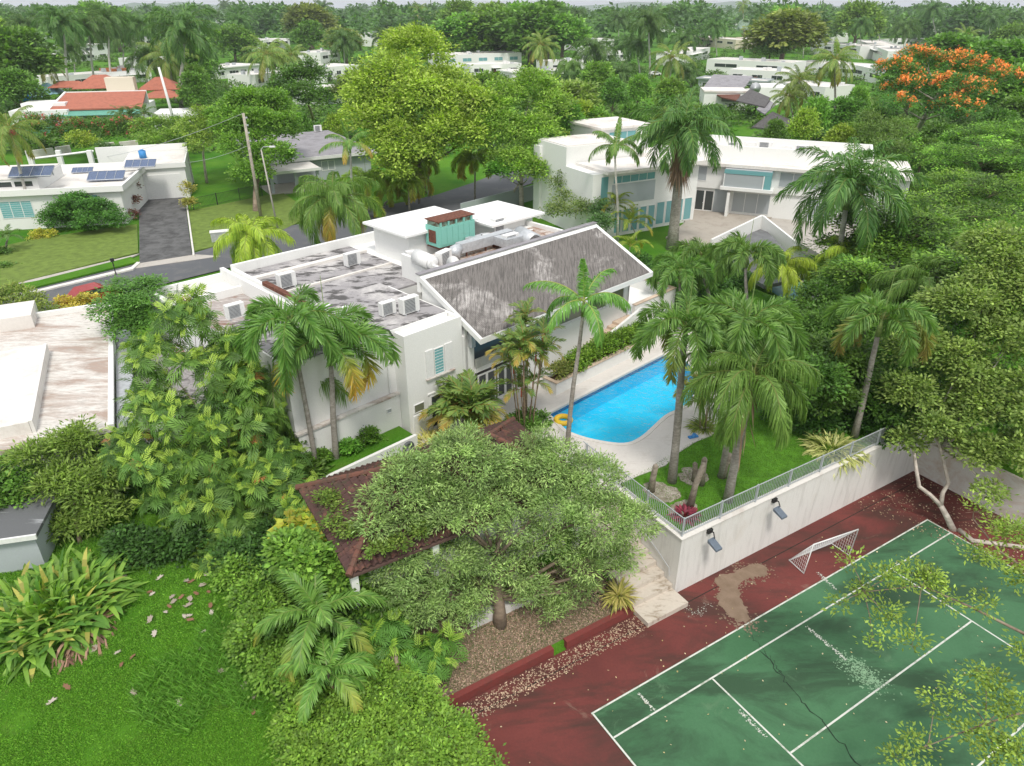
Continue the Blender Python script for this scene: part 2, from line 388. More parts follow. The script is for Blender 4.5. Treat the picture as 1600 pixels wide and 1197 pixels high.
# cracks: dark patched seam crossing the court
rng = random.Random(4)
def crack(p, q, w, mat, name, label, jit=0.12, n=26):
    pts = []
    for i in range(n + 1):
        t = i / n; pts.append((p[0] + (q[0] - p[0]) * t + rng.uniform(-jit, jit), p[1] + (q[1] - p[1]) * t + rng.uniform(-jit, jit)))
    L, Rr = [], []
    dx, dy = q[0] - p[0], q[1] - p[1]; l = math.hypot(dx, dy); nx, ny = -dy / l, dx / l
    for (x, y) in pts:
        ww = w * rng.uniform(0.3, 1.2); L.append((x + nx * ww, y + ny * ww)); Rr.append((x - nx * ww, y - ny * ww))
    mbk = MB(); vs = [(a[0], a[1], 0.012) for a in L] + [(a[0], a[1], 0.012) for a in Rr]; k = len(L)
    mbk.add(vs, [(k + i, k + i + 1, i + 1, i) for i in range(k - 1)]); return tag(mbk.build(name, mat), label, 'crack', kind='structure')
CRK = simple('crack_tar', (0.018, 0.035, 0.022), 0.9, 0.5, 6); CHK = simple('chalky_wear', (0.50, 0.52, 0.46), 0.9, 0.3, 6); SEAM = simple('drain_seam', (0.03, 0.025, 0.02), 0.9, 0.3, 4)
crack(G(1165, 985, 0)[:2], G(1225, 1055, 0)[:2], .015, CRK, 'court_crack', 'dark crack across the left half of the green court')
crack(G(1190, 1020, 0)[:2], G(1345, 1197, 0)[:2], .028, CRK, 'court_crack', 'long dark crack running down the middle of the green court')
def chips(name, pts, n, wd, sz, mat, label, z=0.014):
    r = random.Random(len(label)); P = [G(x, y, 0) for x, y in pts]; mbk = MB()
    for _ in range(n):
        k = r.randrange(len(P) - 1); q = P[k].lerp(P[k + 1], r.random()); x, y = q.x + r.gauss(0, wd), q.y + r.gauss(0, wd); s_ = sz * r.uniform(.3, 1.6); a = r.uniform(0, 3); m_ = r.choice((4, 5, 6))
        mbk.add([(x + s_ * r.uniform(.5, 1.2) * math.cos(a + 6.283 * t / m_), y + s_ * r.uniform(.4, 1.1) * math.sin(a + 6.283 * t / m_), z + r.uniform(0, .002)) for t in range(m_)], [tuple(range(m_))])
    return tag(mbk.build(name, mat), label, 'paint wear', kind='structure')
chips('chalk_wear', [(1262, 980), (1285, 1000), (1320, 1030)], 150, .05, .03, CHK, 'pale flaked line running to the centre service line')
chips('chalk_wear', [(1320, 1030), (1350, 1055), (1372, 1070)], 700, .30, .035, simple('faded_green_wear', (.20, .33, .20), .9, .3, 4), 'broad faded patch beside the centre service line')
chips('chalk_wear', [(1155, 1110), (1175, 1130), (1197, 1152)], 80, .05, .028, CHK, 'pale flaked scratch beside the left service line')
chips('chalk_wear', [(997, 1083), (1023, 1112)], 80, .04, .03, CHK, 'pale flaked mark near the left corner of the court')
chips('chalk_wear', [(1278, 895), (1305, 920)], 80, .05, .03, CHK, 'pale flaked mark in front of the soccer goal')
chips('chalk_wear', [(1060, 940), (1085, 962), (1110, 945)], 90, .12, .022, CHK, 'pale flaked mark on the red surround by the stairs')
o = MB().box(FC, 7.3, 40.3, 17.22, 17.27, -0.05, 0.006).build('drain_seam', SEAM); tag(o, 'narrow drain seam along the foot of the white wall', 'drain seam', kind='structure')
def blob(name, pxs, z, mat, label, seed=0):
    P = chaikin([tuple(G(x, y, z)[:2]) for x, y in pxs], 1); r = random.Random(seed)
    for lev in (.22, .2, .16):
        Q_ = []
        for k_ in range(len(P)):
            a, b_ = P[k_], P[(k_ + 1) % len(P)]; Q_ += [a, ((a[0] + b_[0]) / 2 + r.uniform(-lev, lev) * math.hypot(a[0] - b_[0], a[1] - b_[1]), (a[1] + b_[1]) / 2 + r.uniform(-lev, lev) * math.hypot(a[0] - b_[0], a[1] - b_[1]))]
        P = Q_
    mbk = MB(); mbk.prism(P, z - 0.05, z); return tag(mbk.build(name, mat), label, name.replace('_', ' '), kind='structure')
MUD = stained('dried_mud', (0.25, 0.18, 0.13), (0.17, 0.12, 0.08), 0.4, 0.65, 1.4, fine=10, amt=0.9)
blob('mud_patch', [(1112, 905), (1150, 893), (1178, 878), (1200, 886), (1198, 900), (1160, 905), (1150, 925), (1172, 960), (1165, 975), (1140, 962), (1118, 940), (1128, 920)], 0.010, MUD, 'dried mud patch on the red surround between stairs and goal')
# low red kerb with a gap near the stairs, behind it earth
REDK = stained('red_kerb_paint', (0.20, 0.048, 0.042), (0.12, 0.05, 0.04), 0.5, 0.75, 1.0)
for u0, u1, t in ((7.2, 13.3, 'long left section'), (14.0, 17.9, 'shorter section beside the stairs')):
    o = MB().box(FC, u0, u1, 18.02, 18.3, -0.1, 0.42).build('low_wall', REDK); tag(o, 'low red painted kerb wall at the court edge, ' + t, 'low wall', 'low red kerb walls')
# retaining walls
rw = empty('retaining_wall', FC(30, 18.2, 0), 0, 'tall white stained retaining wall above the tennis court', 'wall')
mb = MB().box(FC, 20.5, 40.8, 18.0, 18.3, -0.2, 3.40).box(FC, 20.5, 20.8, 18.3, 26.2, -0.2, 3.40); mb.build('wall', WWALL, rw)
MB().box(FC, 20.44, 40.8, 17.94, 18.36, 3.402, 3.47).box(FC, 20.44, 20.86, 18.36, 26.2, 3.402, 3.47).build('coping', ROOFB, rw)
rw2 = empty('boundary_wall', FC(40.8, 10, 0), 0, 'white wall with brown stained foot at the far end of the court', 'wall')
MB().box(FC, 40.5, 40.8, -14, 18.0, -0.2, 2.7).build('wall', stained('stained_foot_wall', (0.70, 0.68, 0.64), (0.42, 0.22, 0.10), 0.45, 0.7, 0.5, amt=0.7, stretch=(1, 1, 1.5)), rw2)
# railing
rl = empty('railing', FC(30, 18.2, 3.47), 0, 'grey metal picket railing on top of the retaining wall', 'railing')
mb = MB()
for z in (0.12, 1.02): mb.box(FC, 20.62, 40.7, 18.13, 18.17, 3.47 + z, 3.51 + z).box(FC, 20.6, 20.64, 18.17, 26.0, 3.47 + z, 3.51 + z)
mb.build('rails', RAILM, rl)
mb = MB(); u = 20.75
while u < 40.6: mb.box(FC, u - .009, u + .009, 18.14, 18.16, 3.6, 4.48); u += 0.125
v = 18.3
while v < 25.9: mb.box(FC, 20.61, 20.63, v - .009, v + .009, 3.6, 4.48); v += 0.125
mb.build('pickets', RAILM, rl)
for k in range(9): MB().box(FC, 20.62 + k * 2.5 - .035, 20.62 + k * 2.5 + .035, 18.11, 18.19, 3.47, 4.56).build('post', RAILM, rl)
for k in range(1, 4): MB().box(FC, 20.58, 20.66, 18.15 + k * 2.5 - .035, 18.15 + k * 2.5 + .035, 3.47, 4.56).build('post', RAILM, rl)
# flood lights hanging from wall
def flood(u, tz, label):
    o = empty('floodlight', FC(u, 17.9, 3.2), 0, label, 'floodlight', 'floodlights on the retaining wall')
    MB().tube([FC(u + .28, 18.0, 3.2), FC(u + .28, 17.7, 3.3), FC(u + .05, 17.4, 3.25)], 0.03, 6).build('bracket', BLACK, o)
    mb = MB(); a = FC(u + .1, 17.0, 3.15); 
    lo = [FC(u - .18, 17.6, 2.95), FC(u + .22, 17.6, 2.95), FC(u + .22, 17.0, 2.78), FC(u - .18, 17.0, 2.78)]
    hi = [FC(u - .18, 17.6, 3.12), FC(u + .22, 17.6, 3.12), FC(u + .22, 17.0, 2.88), FC(u - .18, 17.0, 2.88)]
    mb.hull8([lo[3], lo[2], lo[1], lo[0]], [hi[3], hi[2], hi[1], hi[0]]).build('lamp_housing', simple('lamp_grey', (.13, .16, .20), .4), o)
    MB().box(FC, u + .12, u + .42, 17.86, 17.99, 3.12, 3.34).build('junction_box', BLACK, o)
flood(22.0, 0, 'grey floodlight hanging on the white wall nearest its corner'); flood(26.6, 0, 'grey floodlight hanging halfway along the white wall')
# stairs down to the court
st = empty('staircase', FC(19, 20, 0), 0, 'weathered stone steps beside the white retaining wall', 'stairs')
for k in range(12):
    MB().box(FC, 17.95, 20.48, 17.55 + k * .62 + (0 if k else -.5), 25.4, 0.0 if k == 0 else k * .265 - .05, (k + 1) * .265).build('step', STEPM, st) if k < 12 else None
MB().tube([FC(20.4, 24.5, 4.0), FC(20.42, 19.2, 1.7), FC(20.42, 18.5, 1.35), FC(20.42, 18.4, 0.9)], 0.025, 6).build('handrail', METAL, st)
# soccer goal
g0, g1 = G(1255, 895, 0), G(1328, 868, 0); g2, g3 = G(1233, 876, 0), None
fx = FC.inv(g0); fy = FC.inv(g1)
go = empty('soccer_goal', g0, 0, 'small white soccer goal with net lying in red surround', 'soccer goal')
mb = MB(); T = [G(1256, 896, .03), G(1327, 868, .03)]
up = [AY(1271, 851, T[0].y + .25), AY(1341, 827, T[1].y + .25)]
bk = [G(1233, 875, .03), G(1299, 849, .03)]
mb.tube([bk[0], T[0], up[0], up[1], T[1], bk[1], bk[0]], 0.035, 8)
mb.tube([up[0], bk[0]], .02, 6).tube([up[1], bk[1]], .02, 6).build('goal_frame', WPAINT, go, True)
mb = MB(); 
for k in range(1, 22):
    t = k / 22; mb.tube([up[0].lerp(up[1], t), bk[0].lerp(bk[1], t)], .006, 3)
for k in range(1, 12):
    t = k / 12; mb.tube([up[0].lerp(bk[0], t), up[1].lerp(bk[1], t)], .006, 3)
for s_ in (0, 1):
    for k in range(1, 9):
        t = k / 9; mb.tube([T[s_].lerp(up[s_], t), bk[s_].lerp(up[s_], t)], .006, 3); mb.tube([T[s_].lerp(bk[s_], t), up[s_].lerp(bk[s_], t)], .006, 3)
mb.build('net', WPAINT, go)

# ------------------------------------------------------------------ deck and pool
DECKP = px([(748, 640), (1033, 478), (1105, 520), (1135, 570), (1142, 615), (1132, 655), (1112, 680), (1085, 691), (1062, 706), (1040, 727), (1000, 742), (960, 760), (900, 762), (840, 725), (800, 690), (690, 690), (655, 700), (643, 687)], 3.4)
deck_poly = [Vector((p[0], p[1], 0)) for p in DECKP]
hole = [Vector((p[0], p[1], 0)) for p in POOL]
tris = tessellate_polygon([deck_poly, hole]); allp = deck_poly + hole
mb = MB(); top = [(p.x, p.y, 3.4) for p in allp]; fs = []
for a_, b_, c_ in tris:
    pa, pb, pc = allp[a_], allp[b_], allp[c_]
    if (pb - pa).cross(pc - pa).z < 0: b_, c_ = c_, b_
    fs.append((a_, b_, c_))
nb = len(deck_poly); top2 = [(p.x, p.y, 3.0) for p in allp]; N = len(allp)
for i in range(nb): fs.append((i, (i + 1) % nb, N + (i + 1) % nb, N + i))
mb.add(top + top2, fs).build('pool_deck', DECK)['kind'] = 'structure'
tag(bpy.data.objects['pool_deck'], 'pale travertine deck around the pool', 'pool deck')
pool = empty('swimming_pool', (7, 38, 1.9), 0, 'freeform blue swimming pool beside the house', 'swimming pool')
mb = MB(); k = len(POOL); inner = POOL
mb.add([(p[0], p[1], 3.38) for p in POOL] + [(p[0], p[1], 1.9) for p in POOL], [(i, (i + 1) % k, k + (i + 1) % k, k + i) for i in range(k)])
mb.prism(POOL, 1.80, 1.9)
POOLM = stained('pool_plaster', (0.02, 0.56, 0.82), (0.15, 0.70, 0.88), 0.5, 0.72, 0.35, amt=0.8); mb.build('basin', POOLM, pool)

cen = (sum(p[0] for p in POOL) / k, sum(p[1] for p in POOL) / k)
def offs(P, d):
    Q = []; n = len(P); a = sum(P[i][0] * P[(i + 1) % n][1] - P[(i + 1) % n][0] * P[i][1] for i in range(n)); sg = 1 if a > 0 else -1
    for i in range(n):
        p0, p1, p2 = P[i - 1], P[i], P[(i + 1) % n]
        dx, dy = p2[0] - p0[0], p2[1] - p0[1]; l = math.hypot(dx, dy) + 1e-9; Q.append((p1[0] + sg * dy / l * d, p1[1] - sg * dx / l * d))
    return Q
Oo = offs(POOL, .22); Ii = offs(POOL, -.03)
mb = MB().add([(p[0], p[1], 3.44) for p in Oo] + [(p[0], p[1], 3.44) for p in Ii] + [(p[0], p[1], 3.39) for p in Oo] + [(p[0], p[1], 3.30) for p in Ii],
   [(i, (i + 1) % k, k + (i + 1) % k, k + i) for i in range(k)] + [(2 * k + i, 2 * k + (i + 1) % k, (i + 1) % k, i) for i in range(k)] + [(k + i, k + (i + 1) % k, 3 * k + (i + 1) % k, 3 * k + i) for i in range(k)])
mb.build('coping', stained('pool_coping', (0.66, 0.63, 0.59), (0.42, 0.38, 0.34), 0.55, 0.8, 1), pool)
m, nt, b = newmat('pool_water'); nt.nodes.remove(b)
tr = nt.nodes.new('ShaderNodeBsdfTransparent'); tr.inputs[0].default_value = (0.80, 0.97, 1.0, 1); gl = nt.nodes.new('ShaderNodeBsdfGlossy'); gl.inputs['Roughness'].default_value = 0.04
fn = nt.nodes.new('ShaderNodeFresnel'); fn.inputs[0].default_value = 1.07; ms = nt.nodes.new('ShaderNodeMixShader')
h_ = noise(nt, 2.6, 5, 0.6, dist=1.5); bp = nt.nodes.new('ShaderNodeBump'); bp.inputs['Strength'].default_value = 0.5; bp.inputs['Distance'].default_value = 0.08; nt.links.new(h_, bp.inputs['Height'])
nt.links.new(bp.outputs[0], gl.inputs['Normal']); nt.links.new(bp.outputs[0], fn.inputs['Normal'])
nt.links.new(fn.outputs[0], ms.inputs[0]); nt.links.new(tr.outputs[0], ms.inputs[1]); nt.links.new(gl.outputs[0], ms.inputs[2]); nt.links.new(ms.outputs[0], nt.nodes['Material Output'].inputs[0])
WATER = m
W_ = [Vector((p[0], p[1], 0)) for p in POOL]; t_ = tessellate_polygon([W_])
mbt = MB(); Bn = offs(POOL, -.02); mbt.add([(q_[0], q_[1], 3.31) for q_ in Bn] + [(q_[0], q_[1], 3.05) for q_ in Bn], [(i, (i + 1) % k, k + (i + 1) % k, k + i) for i in range(k)]); mbt.build('tile_band', simple('dark_blue_tile', (.02, .12, .28), .3, .3, 12), pool)
wt = MB().add([(p[0], p[1], 3.3) for p in POOL], [tuple(x) for x in t_]).build('water', WATER, pool)
def torus(name, c, Rr, r, mat, parent=None, n=36, m_=14, axis='z', label=None, cat=None):
    vs = []; fs = []
    for i in range(n):
        a = 2 * math.pi * i / n
        for j in range(m_):
            b2 = 2 * math.pi * j / m_; q = Rr + r * math.cos(b2); vs.append((c[0] + q * math.cos(a), c[1] + q * math.sin(a), c[2] + r * math.sin(b2)) if axis == 'z' else (c[0] + q * math.cos(a), c[1] + r * math.sin(b2), c[2] + q * math.sin(a)))
            fs.append((i * m_ + j, ((i + 1) % n) * m_ + j, ((i + 1) % n) * m_ + (j + 1) % m_, i * m_ + (j + 1) % m_))
    o = MB().add(vs, fs).build(name, mat, parent, True)
    return tag(o, label, cat) if label else o
torus('swim_ring', G(880, 656, 3.42), .43, .17, YEL, label='yellow inflatable swim ring floating in the pool', cat='swim ring')
# planter with hedge along the pool (house frame)
pl = empty('planter', FH(15, -1.6, 3.4), 0, 'long white planter box holding a hedge beside the pool', 'planter')
MB().box(FH, 9.9, 19.8, -2.3, -2.1, 3.35, 4.25).box(FH, 9.9, 10.1, -2.1, -1.1, 3.35, 4.25).box(FH, 10.1, 19.8, -1.2, -1.0, 3.35, 4.25).build('box', WHITE, pl)
MB().box(FH, 9.85, 19.8, -2.36, -2.04, 4.252, 4.32).box(FH, 9.85, 10.14, -2.04, -1.1, 4.252, 4.32).build('rim', PEACH, pl)
MB().box(FH, 10.1, 19.8, -2.1, -1.2, 3.4, 4.1).build('soil', SOIL, pl)

# ------------------------------------------------------------------ building helpers
def window(root, F, x, z, w, h, pane=GLASS, y=0.0, fr=0.07, mull=0, name='window', frame=WPAINT, sill=False, bars=0):
    """window on wall plane y of frame F, outside towards -y"""
    y0 = y - 0.05; mb = MB()
    mb.box(F, x, x + w, y0, y - .001, z, z + fr).box(F, x, x + w, y0, y - .001, z + h - fr, z + h).box(F, x, x + fr, y0, y - .001, z + fr, z + h - fr).box(F, x + w - fr, x + w, y0, y - .001, z + fr, z + h - fr)
    for k in range(1, mull + 1):
        xx = x + w * k / (mull + 1); mb.box(F, xx - fr / 2, xx + fr / 2, y0 + .003, y - .002, z + fr, z + h - fr)
    for k in range(1, bars + 1):
        zz = z + h * k / (bars + 1); mb.box(F, x + fr, x + w - fr, y0 + .008, y - .004, zz - .012, zz + .012)
    f = mb.build(name, frame, root)
    MB().box(F, x + fr, x + w - fr, y - .025, y - .006, z + fr, z + h - fr).build('pane', pane, f)
    if sill: MB().box(F, x - .06, x + w + .06, y - .14, y - .001, z - .09, z - .005).build('sill', frame, f)
    return f
def door(root, F, x, z, w, h, pane=GLASS, y=0.0, leaves=2):
    mb = MB(); y0 = y - .06; fr = .09
    mb.box(F, x, x + w, y0, y - .001, z + h - fr, z + h).box(F, x, x + fr, y0, y - .001, z, z + h - fr).box(F, x + w - fr, x + w, y0, y - .001, z, z + h - fr)
    if leaves > 1: mb.box(F, x + w / 2 - .09, x + w / 2 + .09, y0 - .004, y - .002, z, z + h - fr)
    mb.box(F, x + fr, x + w / 2 - .09, y0 + .004, y - .003, z, z + .2)
    mb.box(F, x + w / 2 + .09, x + w - fr, y0 + .004, y - .003, z, z + .2)
    f = mb.build('door', WPAINT, root)
    MB().box(F, x + fr, x + w - fr, y - .03, y - .008, z + .2, z + h - fr).build('pane', pane, f)
    MB().box(F, x + w / 2 - .16, x + w / 2 - .10, y0 - .05, y0 - .005, z + 1.0, z + 1.12).build('handle', METAL, f); return f
def flatroof(root, F, x0, x1, y0, y1, z0, zr, ph=0.35, pw=0.22, wall=WHITE, roof=ROOFW, over=0.0):
    MB().box(F, x0, x1, y0, y1, z0, zr).build('wall', wall, root)
    a0, a1, b0, b1 = x0 - over, x1 + over, y0 - over, y1 + over
    if ph > 0:
        MB().box(F, a0, a1, b0, b0 + pw, zr + .001, zr + ph).box(F, a0, a1, b1 - pw, b1, zr + .001, zr + ph).box(F, a0, a0 + pw, b0 + pw, b1 - pw, zr + .001, zr + ph).box(F, a1 - pw, a1, b0 + pw, b1 - pw, zr + .001, zr + ph).build('parapet', wall, root)
        MB().box(F, a0 + pw, a1 - pw, b0 + pw, b1 - pw, zr + .002, zr + .06).build('roof', roof, root)
    else:
        MB().box(F, a0, a1, b0, b1, zr + .001, zr + .22).build('roof', roof, root)
def hiproof(root, F, x0, x1, y0, y1, z, zr, mat, th=0.12, name='roof'):
    w_, d_ = x1 - x0, y1 - y0; i = min(w_, d_) / 2; cx0, cx1 = x0 + i, x1 - i; cy0, cy1 = y0 + i, y1 - i
    if cx1 < cx0: cx0 = cx1 = (x0 + x1) / 2
    if cy1 < cy0: cy0 = cy1 = (y0 + y1) / 2
    if cx1 - cx0 < .01: cx1 = cx0 + .01
    if cy1 - cy0 < .01: cy1 = cy0 + .01
    lo = [F(x0, y0, z), F(x1, y0, z), F(x1, y1, z), F(x0, y1, z)]; mid = [(p[0], p[1], p[2] + th) for p in lo]; hi = [F(cx0, cy0, zr), F(cx1, cy0, zr), F(cx1, cy1, zr), F(cx0, cy1, zr)]
    mb = MB().add(lo + mid + hi, [(3, 2, 1, 0)] + [(i, (i + 1) % 4, 4 + (i + 1) % 4, 4 + i) for i in range(4)] + [(4 + i, 4 + (i + 1) % 4, 8 + (i + 1) % 4, 8 + i) for i in range(4)] + [(8, 9, 10, 11)])
    return mb.build(name, mat, root)

# ------------------------------------------------------------------ MAIN HOUSE
mh = empty('house', FH(5, 8, 3.4), 0, 'large white flat roofed house beside the pool with grey sloped wing', 'house')
Fh = FH
# front block with shuttered window
MB().box(Fh, 0, 4.1, 0, 8.0, 3.3, 9.7).build('wall', WHITE, mh)
MB().box(Fh, 0, 4.1, 0, .2, 9.701, 9.92).box(Fh, 0, .2, .2, .9, 9.701, 9.92).box(Fh, 3.9, 4.1, .2, 7.0, 9.701, 9.92).build('parapet', WHITE, mh)
# raised roof box over both front blocks
MB().box(Fh, -6.4, 3.85, .95, 7.6, 9.3, 10.02).build('wall', WHITE, mh)
MB().box(Fh, -6.3, 3.78, 1.02, 7.5, 10.022, 10.07).build('roof', ROOFG, mh)
MB().box(Fh, -6.4, 0, 1.05, 8.0, 3.3, 9.28).build('wall', WHITE, mh)
MB().box(Fh, -6.5, -.02, .72, 1.02, 6.10, 6.22).build('ledge', ROOFW, mh)
MB().box(Fh, -6.4, -.02, .80, 1.04, 3.3, 6.08).build('wall', WHITE, mh)
# mid flat roof
MB().box(Fh, -1.0, 20.0, 8.0, 18.6, 3.3, 9.0).build('wall', WHITE, mh)
MB().box(Fh, -1.0, 20.0, 18.35, 18.6, 9.001, 9.75).box(Fh, -1.0, -.75, 7.6, 18.35, 9.001, 9.5).box(Fh, 19.8, 20.0, 7.6, 18.35, 9.001, 9.6).build('parapet', WHITE, mh)
MB().box(Fh, -.75, 8.4, 8.0, 18.3, 9.002, 9.12).build('roof', ROOFG, mh)
MB().box(Fh, -.6, 8.5, 16.0, 16.5, 9.121, 9.30).box(Fh, -.6, 8.2, 12.4, 12.6, 9.121, 9.24).build('roof_kerb', ROOFB, mh)
# low recessed roof on the left
MB().box(Fh, -6.3, -1.02, 9.6, 19.8, 3.3, 8.2).build('wall', WHITE, mh)
MB().box(Fh, -6.3, -1.3, 19.5, 19.8, 8.201, 8.95).box(Fh, -6.3, -1.3, 9.6, 9.9, 8.201, 8.95).box(Fh, -6.3, -6.0, 9.9, 19.5, 8.201, 8.95).box(Fh, -1.3, -1.02, 9.6, 19.8, 8.201, 9.3).box(Fh, -6.3, -1.3, 16.6, 16.85, 8.201, 8.8).build('parapet', WHITE, mh)
MB().box(Fh, -6.0, -1.3, 9.9, 16.6, 8.202, 8.26).build('roof', stained('rusty_dark_roof', (0.36, 0.32, 0.30), (0.20, 0.09, 0.05), .5, .6, .6, amt=.8, stretch=(.6, 2.5, 1), rot=R(-44), streak=(1.2, (1, 4, 1), .5, .6, .7, (.6, .57, .54))), mh)
MB().box(Fh, -6.0, -1.3, 16.85, 19.5, 8.202, 8.4).build('roof', ROOFB, mh)
# mechanical yard
YZ = 10.2
MB().box(Fh, 7.2, 20.0, 4.12, 9.6, 8.6, YZ - .05).box(Fh, 15.5, 20.0, 9.61, 10.28, 8.6, YZ - .06).build('wall', WHITE, mh)
MB().box(Fh, 7.35, 19.8, 4.12, 9.5, YZ - .048, YZ).build('roof', stained('rusty_gravel_roof', (0.52, 0.47, 0.43), (0.22, 0.11, 0.06), 0.46, 0.58, 0.8, fine=6, amt=0.85), mh)
MB().box(Fh, 7.1, 7.34, 4.1, 9.7, 9.0, YZ + .55).build('parapet', WHITE, mh); MB().box(Fh, 19.8, 20.05, 4.1, 10.2, 9.0, YZ + .3).build('parapet', WHITE, mh)
# two raised white pyramidal lantern rooms
MB().box(Fh, 9.2, 14.9, 11.6, 15.9, 9.01, 11.2).build('wall', WHITE, mh)
hiproof(mh, Fh, 8.6, 15.5, 11.1, 16.4, 11.2, 11.95, stained('white_roof_paint', (0.84, 0.84, 0.83), (0.66, 0.65, 0.62), 0.6, 0.9, 0.5), 0.16, 'pyramid_roof')
MB().box(Fh, 16.2, 20.6, 10.3, 14.6, 9.02, 10.85).build('wall', WHITE, mh)
hiproof(mh, Fh, 15.6, 21.4, 9.7, 15.2, 10.85, 11.55, MAT['white_roof_paint'], 0.16, 'pyramid_roof')
window(mh, Fr(*Fh(9.2, 11.6)[:2], 44.5), 4.2, 10.6, .7, .35, TEALG, 0, .04)
# sloped wing
EA0, EA1, EB0, EB1, EZ0, EZ1 = 4.15, 20.7, -1.55, 3.85, 8.95, 11.35
SLOPEM = stained('grey_streaked_roof', (0.20, 0.185, 0.175), (0.60, 0.57, 0.55), 0.54, 0.66, 0.22, fine=12, amt=0.8, stretch=(1, 1, 1), streak=(2.6, (4.5, 0.35, 0.35), 0.42, 0.62, 0.8, (0.075, 0.07, 0.066)), rot=R(-44.5))
def slab(x0, x1, y0, y1, z0, z1, th, name, mat):
    lo = [Fh(x0, y0, z0 - th), Fh(x1, y0, z0 - th), Fh(x1, y1, z1 - th), Fh(x0, y1, z1 - th)]; hi = [(p[0], p[1], p[2] + th) for p in lo]
    return MB().hull8(lo, hi).build(name, mat, mh)
slab(EA0, EA1, EB0, EB1, EZ0, EZ1, .34, 'roof_slab', WHITE)
# corrugated surface
mb = MB(); nx_ = 150; xs = np.linspace(EA0 + .18, EA1 - .35, nx_ * 2 + 1); vs = []; 
for j, t in enumerate(np.linspace(0.004, .93, 6)):
    for i, x in enumerate(xs): vs.append(Fh(x, EB0 + (EB1 - EB0) * t, EZ0 + (EZ1 - EZ0) * t + .03 + (0.03 if i % 2 else 0)))
n2 = len(xs); mb.add(vs, [(j * n2 + i, j * n2 + i + 1, (j + 1) * n2 + i + 1, (j + 1) * n2 + i) for j in range(5) for i in range(n2 - 1)]); mb.build('corrugated_roof', SLOPEM, mh)
MB().box(Fh, EA0, EA1, EB1 + .002, EB1 + .25, 10.3, 11.42).build('ridge_parapet', WHITE, mh)
MB().box(Fh, EA0 - .03, EA1, EB1 - .1, EB1 + .30, 11.422, 11.47).build('ridge_cap', GREYR, mh)
# gable walls (prisms), front wall with openings
def gable(x0, x1, name='wall'):
    P = [(0, 3.3), (3.85, 3.3), (3.85, 10.95), (0, 9.2)]
    lo = [Fh(x0, y, z) for y, z in P]; hi = [Fh(x1, y, z) for y, z in P]
    MB().hull8(lo, hi).build(name, WHITE, mh)
gable(4.3, 4.5); gable(20.0, 20.2)
def wallband(x0, x1, z0, z1, y=0.0, th=.25, mat=WHITE): return MB().box(Fh, x0, x1, y, y + th, z0, z1).build('wall', mat, mh)
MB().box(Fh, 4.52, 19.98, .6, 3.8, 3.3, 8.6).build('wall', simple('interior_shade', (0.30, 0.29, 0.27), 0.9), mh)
wallband(4.12, 5.0, 3.3, 8.6); wallband(5.0, 8.3, 5.95, 6.25, -.1); wallband(5.0, 8.3, 8.2, 8.5); wallband(8.3, 9.0, 3.3, 8.5)
wallband(9.0, 20.2, 3.3, 6.7); 
for x0, x1 in ((9.0, 9.35), (11.9, 12.4), (14.9, 15.4), (17.6, 18.0), (19.6, 20.2)): wallband(x0, x1, 6.7, 8.9)
wallband(9.35, 19.6, 8.15, 8.9, .03, .2)
MB().box(Fh, 5.02, 8.28, .3, .4, 6.26, 8.19).build('balcony_glass', glassm('balcony_glass', (0.10, 0.13, 0.15), .1), mh)
MB().box(Fh, 5.0, 8.3, -.12, -.06, 6.26, 6.9).build('balustrade', simple('pale_balustrade', (0.5, .5, .46), .5), mh)
for x0, x1 in ((9.35, 11.9), (12.4, 14.9), (15.4, 17.6), (18.0, 19.6)): window(mh, Fh, x0, 6.72, x1 - x0, 1.42, GLOLIVE, .06, .08, sill=True)
door(mh, Fh, 5.2, 3.4, 1.5, 2.3); door(mh, Fh, 6.85, 3.4, 1.35, 2.3)
MB().box(Fh, 1.35, 3.35, -.07, -.002, 5.80, 5.88).build('door_hood', WPAINT, mh)
door(mh, Fh, 1.5, 3.4, 1.65, 2.3)
wd = window(mh, Fh, .33, 5.0, .75, .55, GLOLIVE, 0, .04)
wn = window(mh, Fh, 1.95, 6.9, .72, 1.65, TEALG, 0, .05, bars=8)
MB().box(Fh, 1.35, 1.90, -.07, -.003, 6.9, 8.6).build('shutter', WPAINT, wn); MB().box(Fh, 2.72, 3.30, -.07, -.003, 6.9, 8.6).build('shutter', WPAINT, wn)
MB().box(Fh, 1.3, 3.4, -.16, -.003, 6.80, 6.88).build('sill', ROOFW, wn)
MB().box(Fh, .25, 1.15, -.05, -.002, 3.42, 4.85).build('door', WPAINT, mh)
MB().tube([Fh(-.5, 1.0, 9.2), Fh(-.5, .98, 6.3)], .05, 8).build('downpipe', WPAINT, mh)
MB().box(Fh, 4.55, 4.85, -.32, -.02, 7.85, 8.75).build('wall_air_conditioner', METAL, mh)
# small vent windows left block
window(mh, Fr(*Fh(-6.4, .8)[:2], 44.5), 5.4, 5.2, .35, .28, GLGREY, 0, .04)
